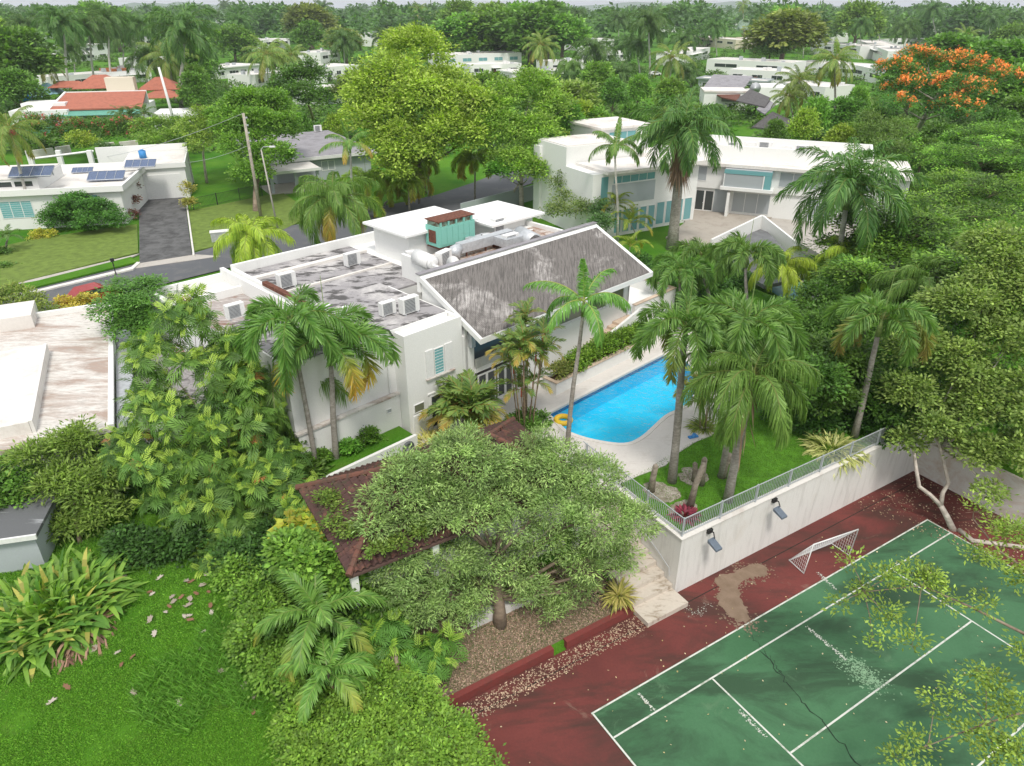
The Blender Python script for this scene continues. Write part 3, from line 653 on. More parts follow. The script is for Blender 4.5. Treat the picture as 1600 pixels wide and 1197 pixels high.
# terrace block at the right end with stair
MB().box(Fh, 20.3, 25.3, -.3, 6, 3.3, 5.3).build('wall', WHITE, mh)
MB().box(Fh, 20.3, 25.3, -.55, -.31, 3.3, 6.2).box(Fh, 25.3, 25.55, -.55, 6, 3.3, 6.2).box(Fh, 20.3, 25.3, 5.8, 6, 5.301, 6.8).build('parapet', WHITE, mh)
MB().box(Fh, 20.3, 25.6, -.6, -.28, 6.202, 6.26).box(Fh, 25.27, 25.6, -.28, 6.05, 6.202, 6.26).build('coping', PEACH, mh)
sw = mh
for k in range(11):
    MB().box(Fh, 12.2 + k * .62, 12.85 + k * .62 if k < 10 else 20.3, -.95, -.02, 3.35, 3.57 + k * .18).build('step', PEACH, sw)
lo = [Fh(11.6, -1.18, 3.35), Fh(20.3, -1.18, 3.35), Fh(20.3, -.98, 3.35), Fh(11.6, -.98, 3.35)]; hi = [Fh(11.6, -1.18, 3.9), Fh(20.3, -1.18, 6.2), Fh(20.3, -.98, 6.2), Fh(11.6, -.98, 3.9)]
MB().hull8(lo, hi).build('stair_wall', WHITE, sw)
MB().box(Fh, -1.1, -.75, 8.3, 13.8, 9.51, 9.75).build('rusty_beam', RUST, mh)
# raised bed at the foot of the left wall
bd = empty('raised_bed', FH(-3, -.3, 3.4), 0, 'low white raised bed along the house wall with coiled hose', 'planter')
MB().box(FH, -9.5, -.25, -.95, -.75, 3.2, 4.25).build('box', WHITE, bd); MB().box(FH, -9.5, -.25, -.75, .78, 3.3, 4.1).build('soil', MAT['grass_ground'], bd)
hz_ = FH(-1.0, -1.03, 3.95); hr = torus('hose_coil', (0, 0, 0), .30, .10, simple('hose_rubber', (0.10, 0.11, 0.11), .6), axis='y', label='dark coiled garden hose hanging on the white bed wall', cat='hose')
hr.location = FH(-1.0, -1.08, 3.8); hr.rotation_euler = (0, 0, R(44.5))

# ------------------------------------------------------------------ roof equipment (templates then copies)
def ac_template():
    o = empty('air_conditioner', (0, 0, 0), 0, 'x', 'air conditioner')
    MB().box(ID, -.48, .48, -.19, .19, .08, .82).build('casing', WPAINT, o)
    mb = MB()
    for k in range(9): mb.box(ID, -.38, .22, -.215, -.191, .15 + k * .07, .185 + k * .07)
    mb.build('grille', METAL, o)
    MB().box(ID, -.38, .22, -.2, -.1905, .13, .77).build('fan_opening', DGREY, o)
    MB().box(ID, -.4, -.32, -.22, .22, 0, .08).box(ID, .32, .4, -.22, .22, 0, .08).build('feet', METAL, o); return o
AC = ac_template(); reg(AC)
def ac(pxy, z, rz, label, s=1.0):
    p = G(pxy[0], pxy[1], z); return place(AC, p, R(rz), s, label, 'air conditioner units on flat roofs')
ac((449, 449), 9.12, 44, 'white air conditioner unit beside the rusty beam', 1.25)
ac((551, 415), 9.12, 44, 'white air conditioner unit below the drooping queen palm at the street parapet', 1.2)
ac((606, 492), 10.07, 44, 'smaller white air conditioner of the pair on the dark front roof', 1.0)
ac((640, 489), 10.07, 44, 'larger white air conditioner of the pair on the dark front roof', 1.2)
ac((369, 497), 8.9, 44, 'air conditioner unit on the low left parapet behind the palms', 1.15)
ac((779, 362), YZ, 44, 'white air conditioner unit against the second pyramid roof', 1.35)
ac((797, 389), YZ, 44, 'rusty topped square air conditioner near the silver tank', 1.35)
ac((694, 416), YZ, 60, 'pale air conditioner unit beside the round dish', 1.3)
ge = empty('generator', G(687, 391, YZ), 0, 'teal green generator cabinet with rusty lid on the roof', 'generator')
q = G(687, 391, YZ); Fg = Fr(q.x, q.y, 44.5)
MB().box(Fg, 0, 3.4, 0, 1.5, YZ + .15, YZ + 1.6).build('cabinet', TEAL, ge)
MB().box(Fg, -.03, 3.43, -.03, 1.53, YZ + 1.95, YZ + 2.02).build('lid', RUST, ge)
MB().box(Fg, .1, 3.3, .1, 1.4, YZ + 1.6, YZ + 1.949).build('louvre_band', stained('rusty_teal', (0.30, 0.45, 0.36), (0.12, .07, .04), .4, .6, 3), ge)
for k in range(6): MB().box(Fg, .2 + k * .53, .68 + k * .53, -.03, -.002, YZ + .28, YZ + 1.5).build('door_panel', TEAL, ge)
for k in range(5): MB().box(Fg, .15 + k * .72, .28 + k * .72, -.02, .098, YZ + 1.601, YZ + 1.948).build('lid_post', TEAL, ge)
MB().box(Fg, -.03, -.002, .35, 1.15, YZ + .4, YZ + 1.3).build('radiator_grille', RUST, ge)
MB().box(Fg, .05, 3.35, .05, 1.45, YZ, YZ + .149).build('skid', RUST, ge)
du = empty('air_duct', G(740, 390, YZ), 0, 'grey galvanised air duct elbowing across the roof yard', 'air duct')
q = G(722, 404, YZ); Fd_ = Fr(q.x, q.y, 44.5)
MB().box(Fd_, 0, 5.0, 0, .65, YZ + .35, YZ + 1.0).build('duct', METAL, du)
MB().box(Fd_, 3.0, 3.6, -1.3, -.001, YZ + .35, YZ + .95).box(Fd_, 3.61, 5.6, -1.3, -.75, YZ + .34, YZ + .94).build('branch', METAL, du)
MB().tube([Fd_(.05, .32, YZ + .68), Fd_(-.4, .25, YZ + .62), Fd_(-.7, 0, YZ + .3)], [.36, .42, .42], 14).build('elbow', METAL, du, True)
for k in range(3): MB().box(Fd_, .5 + k * 1.8, .6 + k * 1.8, .1, .2, YZ, YZ + .349).build('support', RUST, du)
tk = empty('tank', G(826, 372, YZ), 0, 'silver horizontal cylinder tank on the roof yard', 'tank')
p1, p2 = G(812, 366, YZ + .6), G(836, 378, YZ + .6); dd = (p2 - p1).normalized()
MB().tube([p1, p2], .6, 22).build('drum', METAL, tk, True); MB().tube([p2 + dd * .01, p2 + dd * .12], [.5, .35], 22).build('end_cap', DGREY, tk, True)
tk = empty('tank', G(660, 408, YZ), 0, 'white round ended water heater lying on the roof near the ridge', 'tank')
p1, p2 = G(652, 401, YZ + .6), G(676, 412, YZ + .6); dd = (p2 - p1).normalized()
MB().tube([p1, p2], .52, 20).build('drum', WPAINT, tk, True); MB().tube([p2 + dd * .01, p2 + dd * .12], [.5, .3], 20).build('end_cap', WPAINT, tk, True)
rd = empty('satellite_dish', G(705, 420, YZ), 0, 'small white round dish on the roof yard near the ridge', 'satellite dish'); q = G(708, 412, YZ + .9); MB().tube([q, q + Vector((.12, .25, -.05))], [.5, .1], 18).build('dish', WPAINT, rd, True); MB().cyl((q.x + .15, q.y + .3, 0), .05, YZ, YZ + .85, 6).build('mast', METAL, rd)
rngq = random.Random(3)
for i, (x, y, L_, a_) in enumerate([(735, 372, 2.2, 40), (752, 368, 1.8, 20), (800, 372, 2.0, 60), (640, 392, 1.6, -30), (770, 398, 1.8, 44), (790, 366, 2.4, 30)]):
    q = G(x, y, YZ + .1); e_ = q + Vector((math.cos(R(a_)) * L_, math.sin(R(a_)) * L_, 0)); o = MB().tube([q, q.lerp(e_, .5) + Vector((0, 0, .12)), e_], .06, 6).build('pipe', [METAL, RUST, WPAINT][i % 3]); tag(o, ['short grey pipe', 'short rusty pipe', 'short white pipe'][i % 3] + ' lying on the roof yard ' + ['behind the generator', 'behind the duct', 'beside the silver tank', 'at the yard corner by the pyramid roof', 'in front of the duct', 'under the second pyramid roof'][i], 'pipe')
for i, (x, y) in enumerate([(745, 376), (762, 374), (808, 380), (735, 380), (642, 398), (775, 384)]):
    q = G(x, y, YZ); o = MB().box(Fr(q.x, q.y, rngq.uniform(0, 90)), -.35, .35, -.25, .25, YZ + .001, YZ + rngq.uniform(.2, .5)).build('roof_box', [METAL, WPAINT, RUST][i % 3]); tag(o, ['grey', 'white', 'rusty'][i % 3] + ' equipment box on the roof yard ' + ['right of the generator', 'behind the long duct', 'by the silver tank', 'touching the generator', 'near the water heater', 'between duct and air conditioner'][i], 'equipment box')
# roof vents near palm
for i, (a_, b_) in enumerate([(-1.2, 5.6), (-.6, 4.6), (-2.6, 3.4)]):
    o = MB().tube([FH(a_, b_, 10.06), FH(a_, b_, 10.35), FH(a_, b_, 10.5)], [.1, .1, .22], 10).build('roof_vent', WPAINT); tag(o, 'small white vent cap on the dark front roof, ' + ['farthest', 'middle', 'nearest'][i] + ' of three', 'roof vent', 'roof vents')
o = MB().tube([FH(-.9, 3.0, 10.1), FH(-.5, 1.6, 10.15), FH(-.3, .9, 10.1), FH(-.2, .6, 9.7)], .06, 6).build('cable_bundle', BLACK); tag(o, 'black cable bundle drooping over the front roof edge', 'cable')

# ------------------------------------------------------------------ tiled pavilion
pv = empty('pavilion', FC(11.5, 24.7, 3.4), 0, 'garden pavilion with mossy brown clay barrel tile hip roof', 'pavilion')
TILE = stained('old_clay_tiles', (0.085, 0.045, 0.040), (0.22, 0.095, 0.065), 0.52, 0.66, 1.4, fine=5, amt=0.75, streak=(2.0, (1, 1, 1), 0.50, 0.62, 0.8, (0.055, 0.055, 0.032)))
pu0, pu1, pv0, pv1, pz, pr = 5.6, 17.4, 21.3, 28.1, 5.85, 7.75
hh = (pv1 - pv0) / 2; vm = (pv0 + pv1) / 2
def tile_plane(o0, xdir, ydir, wlen, run, inset0, inset1, rise):
    """o0 eave start; x along eave, y up-slope in plan; clipped to trapezoid"""
    n = int(wlen / .27); rows = int(run / .30); vs = []; fs = []; per = 6
    for j in range(rows):
        t0, t1 = j / rows, (j + 1) / rows
        xa = inset0 * (t0 + t1) / 2; xb = wlen - inset1 * (t0 + t1) / 2
        for i in range(n):
            x0 = i * wlen / n; x1 = (i + 1) * wlen / n
            if x0 < xa - .14 or x1 > xb + .14: continue
            base = len(vs)
            for k in range(per + 1):
                fx_ = k / per; hgt = .085 * math.sin(math.pi * min(1, fx_ / .72)) if fx_ < .72 else -.02
                x = x0 + (x1 - x0) * fx_
                for tt, lift in ((t0, .05), (t1, .0)):
                    p = Vector((o0[0], o0[1], o0[2])) + xdir * x + ydir * (run * tt); p.z += rise * tt + hgt + lift
                    vs.append(p)
            fs += [(base + 2 * k, base + 2 * k + 2, base + 2 * k + 3, base + 2 * k + 1) for k in range(per)]
    return MB().add(vs, fs).build('tiled_slope', TILE, pv)
ux = Vector(FC(1, 0)) - Vector(FC(0, 0)); vy = Vector(FC(0, 1)) - Vector(FC(0, 0)); rise = pr - pz
tile_plane(FC(pu0, pv0, pz), ux, vy, pu1 - pu0, hh, hh, hh, rise)
tile_plane(FC(pu1, pv1, pz), -ux, -vy, pu1 - pu0, hh, hh, hh, rise)
tile_plane(FC(pu0, pv1, pz), -vy, ux, pv1 - pv0, hh, hh, hh, rise)
tile_plane(FC(pu1, pv0, pz), vy, -ux, pv1 - pv0, hh, hh, hh, rise)
hiproof(pv, FC, pu0 + .05, pu1 - .05, pv0 + .05, pv1 - .05, pz - .22, pr - .09, simple('roof_deck_brown', (0.10, .06, .05), .9), .1, 'roof_deck')
def ridge(a, b_):
    a = Vector(a); b_ = Vector(b_); n = max(2, int((b_ - a).length / .35)); mb = MB()
    for i in range(n):
        p = a.lerp(b_, i / n); q = a.lerp(b_, (i + 1.12) / n); mb.tube([p, q], [.15, .12], 8)
    mb.build('ridge_tiles', stained('ridge_clay', (0.17, 0.075, 0.055), (0.08, .06, .045), .45, .65, 2), pv)
ridge(FC(pu0 + hh, vm, pr + .04), FC(pu1 - hh, vm, pr + .04))
for a, b_ in (((pu0, pv0), (pu0 + hh, vm)), ((pu0, pv1), (pu0 + hh, vm)), ((pu1, pv0), (pu1 - hh, vm)), ((pu1, pv1), (pu1 - hh, vm))): ridge(FC(a[0], a[1], pz + .03), FC(b_[0], b_[1], pr + .04))
MB().box(FC, pu0 + .7, pu1 - .7, pv0 + .8, pv0 + 1.05, 0.2, pz - .25).box(FC, pu0 + .7, pu0 + .95, pv0 + 1.06, pv1 - .7, .2, pz - .25).box(FC, pu0 + .95, pu1 - .7, pv1 - .95, pv1 - .7, 3, pz - .25).build('wall', WHITE, pv)
MB().box(FC, pu1 - 1.0, pu1 - .7, pv0 + 1.06, pv1 - .96, 1, 4.4).build('low_wall', WHITE, pv)
for uu in (pu0 + .3, 9.5, 13.5, pu1 - .3): MB().box(FC, uu - .15, uu + .15, pv0 + .25, pv0 + .55, 0.2, pz - .24).build('column', WHITE, pv)
MB().box(FC, 10.5, 14.0, 20.5, 21.2, .3, 1.3).build('terrace_wall', WWALL, pv)

# ------------------------------------------------------------------ LEFT NEIGHBOUR
ln_ = empty('house', G(60, 600, 3.4), 0, 'neighbour house at the left edge with rust stained pale flat roof', 'house')
p0, p1 = G(-260, 745, 6.6), G(175, 668, 6.6); FL = Fr(p1[0], p1[1], 26.5)
MB().box(FL, -26, -.4, .4, 18.0, 3.2, 6.35).build('wall', WHITE, ln_)
MB().box(FL, -26, 0, 0, 18.6, 6.351, 6.6).build('roof', ROOFW, ln_)
MB().box(FL, -26, -3.6, 1.2, 11.5, 6.601, 7.25).build('raised_roof', ROOFB, ln_)
MB().box(FL, -3.58, -3.42, 1.2, 11.5, 6.602, 7.3).build('roof_step', WWALL, ln_)
MB().box(FL, -26, .2, 18.35, 18.62, 6.602, 6.95).box(FL, -.15, .12, 0, 18.34, 6.602, 6.8).build('parapet', WHITE, ln_)
MB().box(FL, -8.0, -4.6, 16.6, 19.6, 6.603, 7.5).build('skylight_box', ROOFB, ln_)
MB().box(FL, .125, 1.0, 0.1, 15, 5.9, 6.15).build('gutter_canopy', METAL, ln_)
MB().box(FL, 1.02, 5.2, -.6, 14.6, 5.3, 5.45).build('corrugated_canopy', stained('corrugated_grey', (0.36, 0.34, 0.34), (0.12, 0.11, 0.11), .5, .65, 1.2, streak=(5, (1, 7, 1), .48, .58, .7, (.10, .095, .09)), rot=R(-27)), ln_)
dk = empty('shed', G(25, 810, 5.3), 0, 'small shed with dark grey sheet roof at the left edge', 'shed')
p1 = G(56, 835, 5.3); Fd = Fr(p1[0], p1[1], 14)
MB().box(Fd, -7.8, -.2, .2, 3.6, 2.0, 5.1).build('wall', GREYP, dk); MB().box(Fd, -8, 0, 0, 3.8, 5.12, 5.3).build('roof', stained('dark_sheet_roof', (0.13, .135, .14), (.30, .31, .32), .56, .62, .7, stretch=(.3, 4, 1), rot=R(-14)), dk)
MB().box(Fd, -8, .02, -.1, -.003, 5.1, 5.34).build('gutter', WPAINT, dk)

# ------------------------------------------------------------------ STREET
sa = [(-60, 505), (0, 488), (56, 476), (250, 424), (330, 404), (400, 392), (470, 375), (560, 350)]
def strip(name, far, near, z, mat, label, th=.05):
    return sheet(name, px(far, z) + list(reversed(px(near, z))), z, mat, label, th)
strip('road', [(-300, 535), (0, 462), (60, 450), (214, 412), (300, 396), (420, 360), (560, 330), (680, 305), (740, 285), (800, 262), (850, 240)], [(-300, 590), (0, 505), (60, 490), (240, 447), (330, 425), (430, 400), (590, 360), (720, 330), (790, 300), (850, 280), (900, 250)], 3.42, ASPH, 'dark asphalt street behind the house')
strip('verge', [(-100, 468), (60, 438), (205, 401)], [(-100, 485), (60, 447), (213, 409)], 3.50, MAT['grass_ground'], 'narrow grass verge beside the street', .15)
strip('sidewalk', [(-300, 500), (0, 449), (60, 434), (218, 396)], [(-300, 510), (0, 456), (60, 440), (205, 402)], 3.46, CONC, 'pale concrete footpath beside the street', .1)
strip('kerb', [(-300, 520), (60, 452), (205, 417), (214, 409)], [(-300, 525), (60, 455), (208, 420), (219, 410)], 3.56, CURBW, 'white concrete kerb of the street', .2)
strip('driveway_apron', [(218, 408), (300, 397)], [(205, 420), (345, 400)], 3.45, CONC, 'pale concrete apron of the driveway', .05)
strip('driveway', [(217, 313), (288, 307)], [(218, 411), (300, 398)], 3.47, DRIVE, 'steep stamped dark concrete driveway', .1)
strip('driveway_kerb', [(289, 307), (291, 307)], [(301, 398), (304, 398)], 3.62, CURBW, 'white kerb along the driveway', .3)
strip('lawn', [(0, 385), (60, 372), (214, 350)], [(0, 448), (60, 433), (216, 394)], 3.44, simple('pale_lawn', (0.13, 0.19, 0.035), .95, .25, 1.5), 'mown lawn in front of the white house', .1)
strip('lawn', [(292, 330), (440, 300), (470, 320)], [(303, 392), (440, 360), (500, 330)], 3.44, MAT['pale_lawn'], 'mown lawn beside the driveway', .1)
# garden lawn by the court
sheet('lawn', [FC(20.82, 18.32), FC(40.6, 18.32), FC(42, 30), FC(33, 28)] + [G(x, y, 3.37) for x, y in [(1135, 655), (1112, 681), (1085, 692), (1062, 707), (1040, 728), (1000, 743)]] + [FC(20.82, 25)], 3.37, simple('garden_lawn', (0.075, 0.20, 0.014), .95, .3, 2.5), 'trimmed green lawn between pool and retaining wall', .1)
for i, pts in enumerate([[(960 + 45, 752), (1050, 757), (1068, 775), (1040, 788), (1005, 772)], [(1058, 735), (1085, 728), (1112, 745), (1095, 758), (1065, 755)], [(1050, 785), (1085, 780), (1090, 800), (1062, 812), (1040, 800)]]):
    blob('rock_bed', pts, 3.40, ROCKM, ['pebble bed around the upright stump', 'pebble bed around the paired stumps', 'pebble bed at the corner of the railing'][i], i)

# ------------------------------------------------------------------ HOUSE C: white house left of driveway
hc = empty('house', G(120, 330, 3.4), 0, 'single storey white house with solar panels left of the driveway', 'house')
b0 = G(200, 348, 3.4); Fc_ = Fr(b0[0], b0[1], 13)
MB().box(Fc_, -30, 0, 0, 14, 3.3, 7.1).build('wall', WHITE, hc)
MB().box(Fc_, -30, .5, -.5, -.2, 7.1, 7.75).box(Fc_, .2, .5, -.2, 14.2, 7.1, 7.75).box(Fc_, -30, .2, 13.9, 14.2, 7.1, 7.75).build('parapet', WHITE, hc)
MB().box(Fc_, -30, .2, -.2, 13.9, 7.101, 7.2).build('roof', ROOFB, hc)
MB().box(Fc_, -30, -8.5, 1.2, 9.5, 7.21, 8.6).build('wall', WHITE, hc); MB().box(Fc_, -30, -8.6, 1.1, 9.6, 8.601, 8.7).build('roof', ROOFB, hc)
for k in range(4): window(hc, Fc_, -17.2 + k * 2.1, 7.75, 1.9, .65, GLASS, 1.2, .05)
window(hc, Fc_, -4.6, 5.1, 2.2, 1.7, TEALG, 0, .07, 1, bars=7); window(hc, Fc_, -12.6, 4.6, 3.3, 1.9, TEALG, 0, .07, 2, bars=7)
window(hc, Fc_, -17.5, 5.0, 1.6, 1.6, TEALG, 0, .07, 1, bars=7)
MB().box(Fc_, -21, -15.2, -3.2, -.52, 6.0, 6.35).build('entry_roof', ROOFB, hc); MB().box(Fc_, -21, -15.18, -3.25, -3.2, 5.95, 6.4).build('entry_fascia', TERRA, hc)
MB().box(Fc_, -15.7, -15.4, -3.0, -2.7, 3.3, 5.95).build('column', WHITE, hc)
g0 = G(217, 314, 3.4); Fg2 = Fr(g0[0], g0[1], 20)
MB().box(Fg2, -1.0, 6.2, 0, 9, 3.3, 7.3).build('wall', WHITE, hc); MB().box(Fg2, -1, 6.4, -.3, 9.2, 7.301, 7.9).build('garage_roof', WHITE, hc)
MB().box(Fg2, -.8, 6.2, -.1, 9.0, 7.902, 7.95).build('roof', ROOFB, hc)
MB().box(Fg2, 0, 5.5, -.08, -.002, 3.4, 6.5).build('garage_door', WPAINT, hc)
MB().box(Fg2, -5, 6.4, 9.3, 9.6, 3.3, 8.8).build('rear_parapet', WHITE, hc)
SP = empty('solar_panel', (0, 0, 0), 0, 'x', 'solar panel')
fr_ = Fr(0, 0, 0); lo = [(-1.6, -.7, .15), (1.6, -.7, .15), (1.6, .7, .7), (-1.6, .7, .7)]
MB().hull8(lo, [(p[0], p[1], p[2] + .06) for p in lo]).build('cells', SOLAR, SP)
mb = MB()
for k in range(1, 4): mb.tube([(-1.6 + k * .8, -.7, .23), (-1.6 + k * .8, .7, .78)], .02, 4)
mb.tube([(-1.6, -.7, .22), (1.6, -.7, .22), (1.6, .7, .77), (-1.6, .7, .77), (-1.6, -.7, .22)], .03, 4).build('frame', METAL, SP)
MB().box(ID, -1.4, -1.3, .5, .6, 0, .6).box(ID, 1.3, 1.4, .5, .6, 0, .6).build('support', METAL, SP); reg(SP)
for (x, y), s, lab, z in (((52, 277), 1.35, 'blue solar panel on the raised left roof', 8.7), ((130, 270), .75, 'small dark upright solar panel in the middle of the roof', 7.2), ((168, 282), 1.25, 'blue solar panel at the front edge of the flat roof', 7.2), ((221, 262), 1.1, 'blue solar panel on the garage roof', 7.95)):
    place(SP, G(x, y, z), R(12), s, lab, 'solar panels on the white house')
tk = empty('water_tank', G(224, 245, 7.95), 0, 'small blue water tank on the white garage roof', 'water tank')
MB().cyl(G(224, 247, 7.95)[:], .45, 7.95, 8.9, 18).build('tank', BLUEP, tk, True); MB().cyl(G(224, 247, 7.95)[:], .3, 8.9, 9.05, 18, .2).build('lid', BLUEP, tk, True)
# pool frame posts behind it
pg = empty('pergola', G(100, 250, 3.4), 0, 'white framed open pergola wall behind the solar roof', 'pergola')
for x in (52, 98, 146): 
    q = G(x, 262, 6); MB().box(Fr(q[0], q[1], 13), -.3, .3, -.3, .3, 3.3, 8.3).build('column', WHITE, pg)
MB().tube([G(52, 248, 8), G(146, 236, 8)], .15, 4).build('beam', WHITE, pg)

# house E: grey bungalow with carport
he = empty('house', G(520, 250, 3.4), 0, 'pale grey bungalow with open carport behind the street palms', 'house')
q = G(448, 298, 3.4); Fe = Fr(q[0], q[1], 31)
MB().box(Fe, 0, 14, 4.5, 26, 3.3, 6.4).build('wall', GREYP, he); MB().box(Fe, -1.5, 15, 3.8, 27, 6.401, 6.75).build('roof', GREYR, he)
MB().box(Fe, -1.55, 15.02, 3.7, 3.798, 6.35, 6.8).build('fascia', WPAINT, he)
MB().box(Fe, -2.5, 4.6, -1.5, 3.69, 6.0, 6.25).build('carport_roof', ROOFB, he); MB().box(Fe, -2.55, 4.65, -1.6, -1.502, 5.95, 6.32).build('carport_fascia', WPAINT, he)
for x in (-2.0, 1.2, 4.2): MB().box(Fe, x - .18, x + .18, -1.2, -.85, 3.3, 6.0).build('column', GREYP, he)
MB().box(Fe, -2.5, 6, -1.5, 4.4, 3.3, 3.5).build('carport_floor', CONC, he)
window(he, Fe, 6.5, 4.6, 2.0, 1.4, GLGREY, 4.5, .1, 1); window(he, Fe, 1.2, 5.2, 3.0, .7, GLGREY, 4.5, .08, 3)
ac((497, 206), 6.75, 30, 'white air conditioner unit on the grey bungalow roof', 1.3)

# ------------------------------------------------------------------ HOUSE B: modern white house
hb = empty('house', (20, 88, 3.4), 0, 'modern white two storey house with bay window and terrace', 'house')
FB = Fr(22.1, 87.4, -23); FW = Fr(8.4, 74.9, 29)
MB().box(FW, 0, 8.5, 0, 5.2, 3.3, 10.2).box(FW, 0, 8.5, 5.2, 11.2, 3.3, 12.2).build('wall', WHITE, hb)
MB().box(FW, .15, 8.4, 5.35, 11.05, 12.201, 12.32).build('roof', ROOFB, hb)
MB().box(FW, 1.2, 9.6, -.9, 5.0, 10.201, 10.5).build('overhang_roof', ROOFB, hb)
MB().box(FW, 8.51, 15.0, .6, 9.0, 3.3, 10.0).build('wall', WHITE, hb); MB().box(FW, 9.62, 15.6, -.4, 9.2, 10.02, 10.4).build('roof', ROOFB, hb)
MB().box(FW, 7.5, 14.5, 9.3, 16, 3.3, 12.9).build('wall', WHITE, hb); MB().box(FW, 7.2, 14.8, 9.0, 16.3, 12.902, 13.15).build('roof', ROOFB, hb)
window(hb, Fr(*FW(7.5, 9.3)[:2], 29), 1.0, 11.4, 4.0, 1.2, GLTEAL, 0, .06, 2)
window(hb, FW, 1.0, 7.0, 1.0, 2.9, GLTEAL, 0, .05); window(hb, FW, 2.6, 9.0, 5.6, .8, GLTEAL, 0, .05, 4); 
MB().box(FW, 2.5, 8.3, -.04, -.002, 6.8, 8.9).build('curtain_panel', GREYP, hb)
for k in range(5): window(hb, FW, 3.0 + k * 1.15, 3.6, 1.0, 2.6, GLTEAL, 0, .08)
for k in range(4): window(hb, FW, 9.3 + k * 1.35, 3.6, 1.2, 2.6, GLTEAL, .6, .08)
MB().box(FW, -0.35, -.002, 10.2, 11.5, 3.3, 11.6).build('side_fin', WHITE, hb)
# main wing
MB().box(FB, -6, 23, .0, 8.5, 3.3, 6.3).build('wall', WHITE, hb)
MB().box(FB, -6, 23, -.25, 8.5, 6.302, 9.0).build('wall', WHITE, hb)
MB().box(FB, -7, 23.2, -.9, 9.2, 9.002, 9.35).build('roof', ROOFB, hb)
MB().box(FB, -2, 19, 2.4, 2.65, 9.352, 10.9).box(FB, -2, 19, 9.6, 9.85, 9.352, 10.9).box(FB, 18.75, 19, 2.65, 9.6, 9.352, 10.9).box(FB, -2, -1.75, 2.65, 9.6, 9.352, 10.9).build('parapet', WHITE, hb)
MB().box(FB, -1.75, 18.75, 2.65, 9.6, 9.36, 9.6).build('roof', ROOFB, hb)
MB().box(FB, 3.3, 9.2, -1.9, -.9 + .64, 6.6, 6.95).build('bay_ledge', WHITE, hb)
bay = MB().box(FB, 3.6, 8.8, -1.6, -.26, 6.951, 8.95).build('bay_window', GLGREY, hb)
MB().box(FB, 3.55, 8.85, -1.66, -1.602, 8.45, 8.9).box(FB, 8.802, 8.86, -1.6, -.27, 6.96, 8.9).box(FB, 8.1, 8.8, -1.65, -1.602, 6.96, 8.44).build('teal_glazing', GLTEAL, bay)
MB().box(FB, 7.95, 8.08, -1.68, -1.6, 6.96, 8.44).box(FB, 3.55, 3.65, -1.68, -1.6, 6.96, 8.44).build('mullion', WPAINT, bay)
for k in range(3): window(hb, FB, 9.6 + k * 3.3, 7.1, 3.0, 1.7, GLGREY, -.25, .06, 1)
window(hb, FB, -2.2, 7.1, 3.6, 1.7, GLGREY, -.25, .06, 1)
door(hb, FB, .3, 3.4, 2.2, 2.6, GLASS); MB().box(FB, 2.55, 4.1, -.05, -.002, 3.5, 6.2).build('curtain_panel', GREYP, hb)
MB().box(FB, 4.2, 4.5, -1.8, -.002, 3.4, 6.28).build('wall', WHITE, hb)
window(hb, FB, 4.7, 3.7, 4.3, 2.4, GLGREY, 0, .06, 2); window(hb, FB, 13.2, 3.8, 2.6, 2.2, GLGREY, 0, .06, 1)
MB().prism([tuple(FB(-3, -.01)[:2]), tuple(FB(9.5, -.01)[:2]), tuple(G(1191, 350, 3.4)[:2]), tuple(G(1112, 395, 3.4)[:2]), tuple(G(1040, 372, 3.4)[:2]), tuple(FW(13.5, .2)[:2])], 3.0, 3.5).build('terrace', TAN, hb)
def wallseg(p, q, down, th, name, mat, root):
    p, q = Vector(p), Vector(q); n = (q - p).cross(Vector((0, 0, 1))).normalized() * th / 2
    lo = [p - n, q - n, q + n, p + n]; lo = [Vector((a.x, a.y, a.z - down)) for a in lo]; hi = [p - n, q - n, q + n, p + n]
    return MB().hull8([tuple(a) for a in lo], [tuple(a) for a in hi]).build(name, mat, root)
wallseg(G(1112, 374, 4.3), G(1191, 336, 4.9), 2.3, .25, 'terrace_parapet', WHITE, hb)
wallseg(G(1191, 336, 4.9) + Vector((.05, -.15, 0)), G(1298, 420, 1.9), 2.4, .25, 'stair_parapet', WHITE, hb)
wallseg(G(1191, 338, 3.2) + Vector((.3, .5, 0)), G(1290, 424, 0.5), 3.0, .2, 'stair_side', GREYP, hb)
wallseg(G(1112, 376, 2.8) + Vector((.2, .4, 0)), G(1188, 338, 3.3), 3.0, .2, 'terrace_side', GREYP, hb)
MB().prism([tuple(FB(9.51, -.02)[:2]), tuple(FB(19, -.02)[:2]), tuple(G(1292, 405, 3.3)[:2]), tuple(G(1193, 349, 3.4)[:2])], 2.6, 3.42).build('stair_landing', CONC, hb)
MB().prism([tuple(q_[:2]) for q_ in px([(1118, 402), (1190, 353), (1268, 430), (1195, 446)], 3.36)], 3.0, 3.36).build('stair_shade_sheet', simple('shaded_concrete', (.16, .165, .17), .9, .2, 1), hb)  # added dark sheet, its colour stands in for the shaded stair underside
tb = empty('table', G(1158, 332, 3.5), 0, 'white outdoor table on the terrace of the modern house', 'table')
Ft = Fr(*G(1150, 330, 3.5)[:2], -23); MB().box(Ft, 0, 2.2, -1.1, -.2, 4.2, 4.27).build('tabletop', WPAINT, tb)
for x, y in ((.1, -1.0), (2.1, -1.0), (.1, -.3), (2.1, -.3)): MB().box(Ft, x - .05, x + .05, y - .05, y + .05, 3.5, 4.2).build('leg', WPAINT, tb)
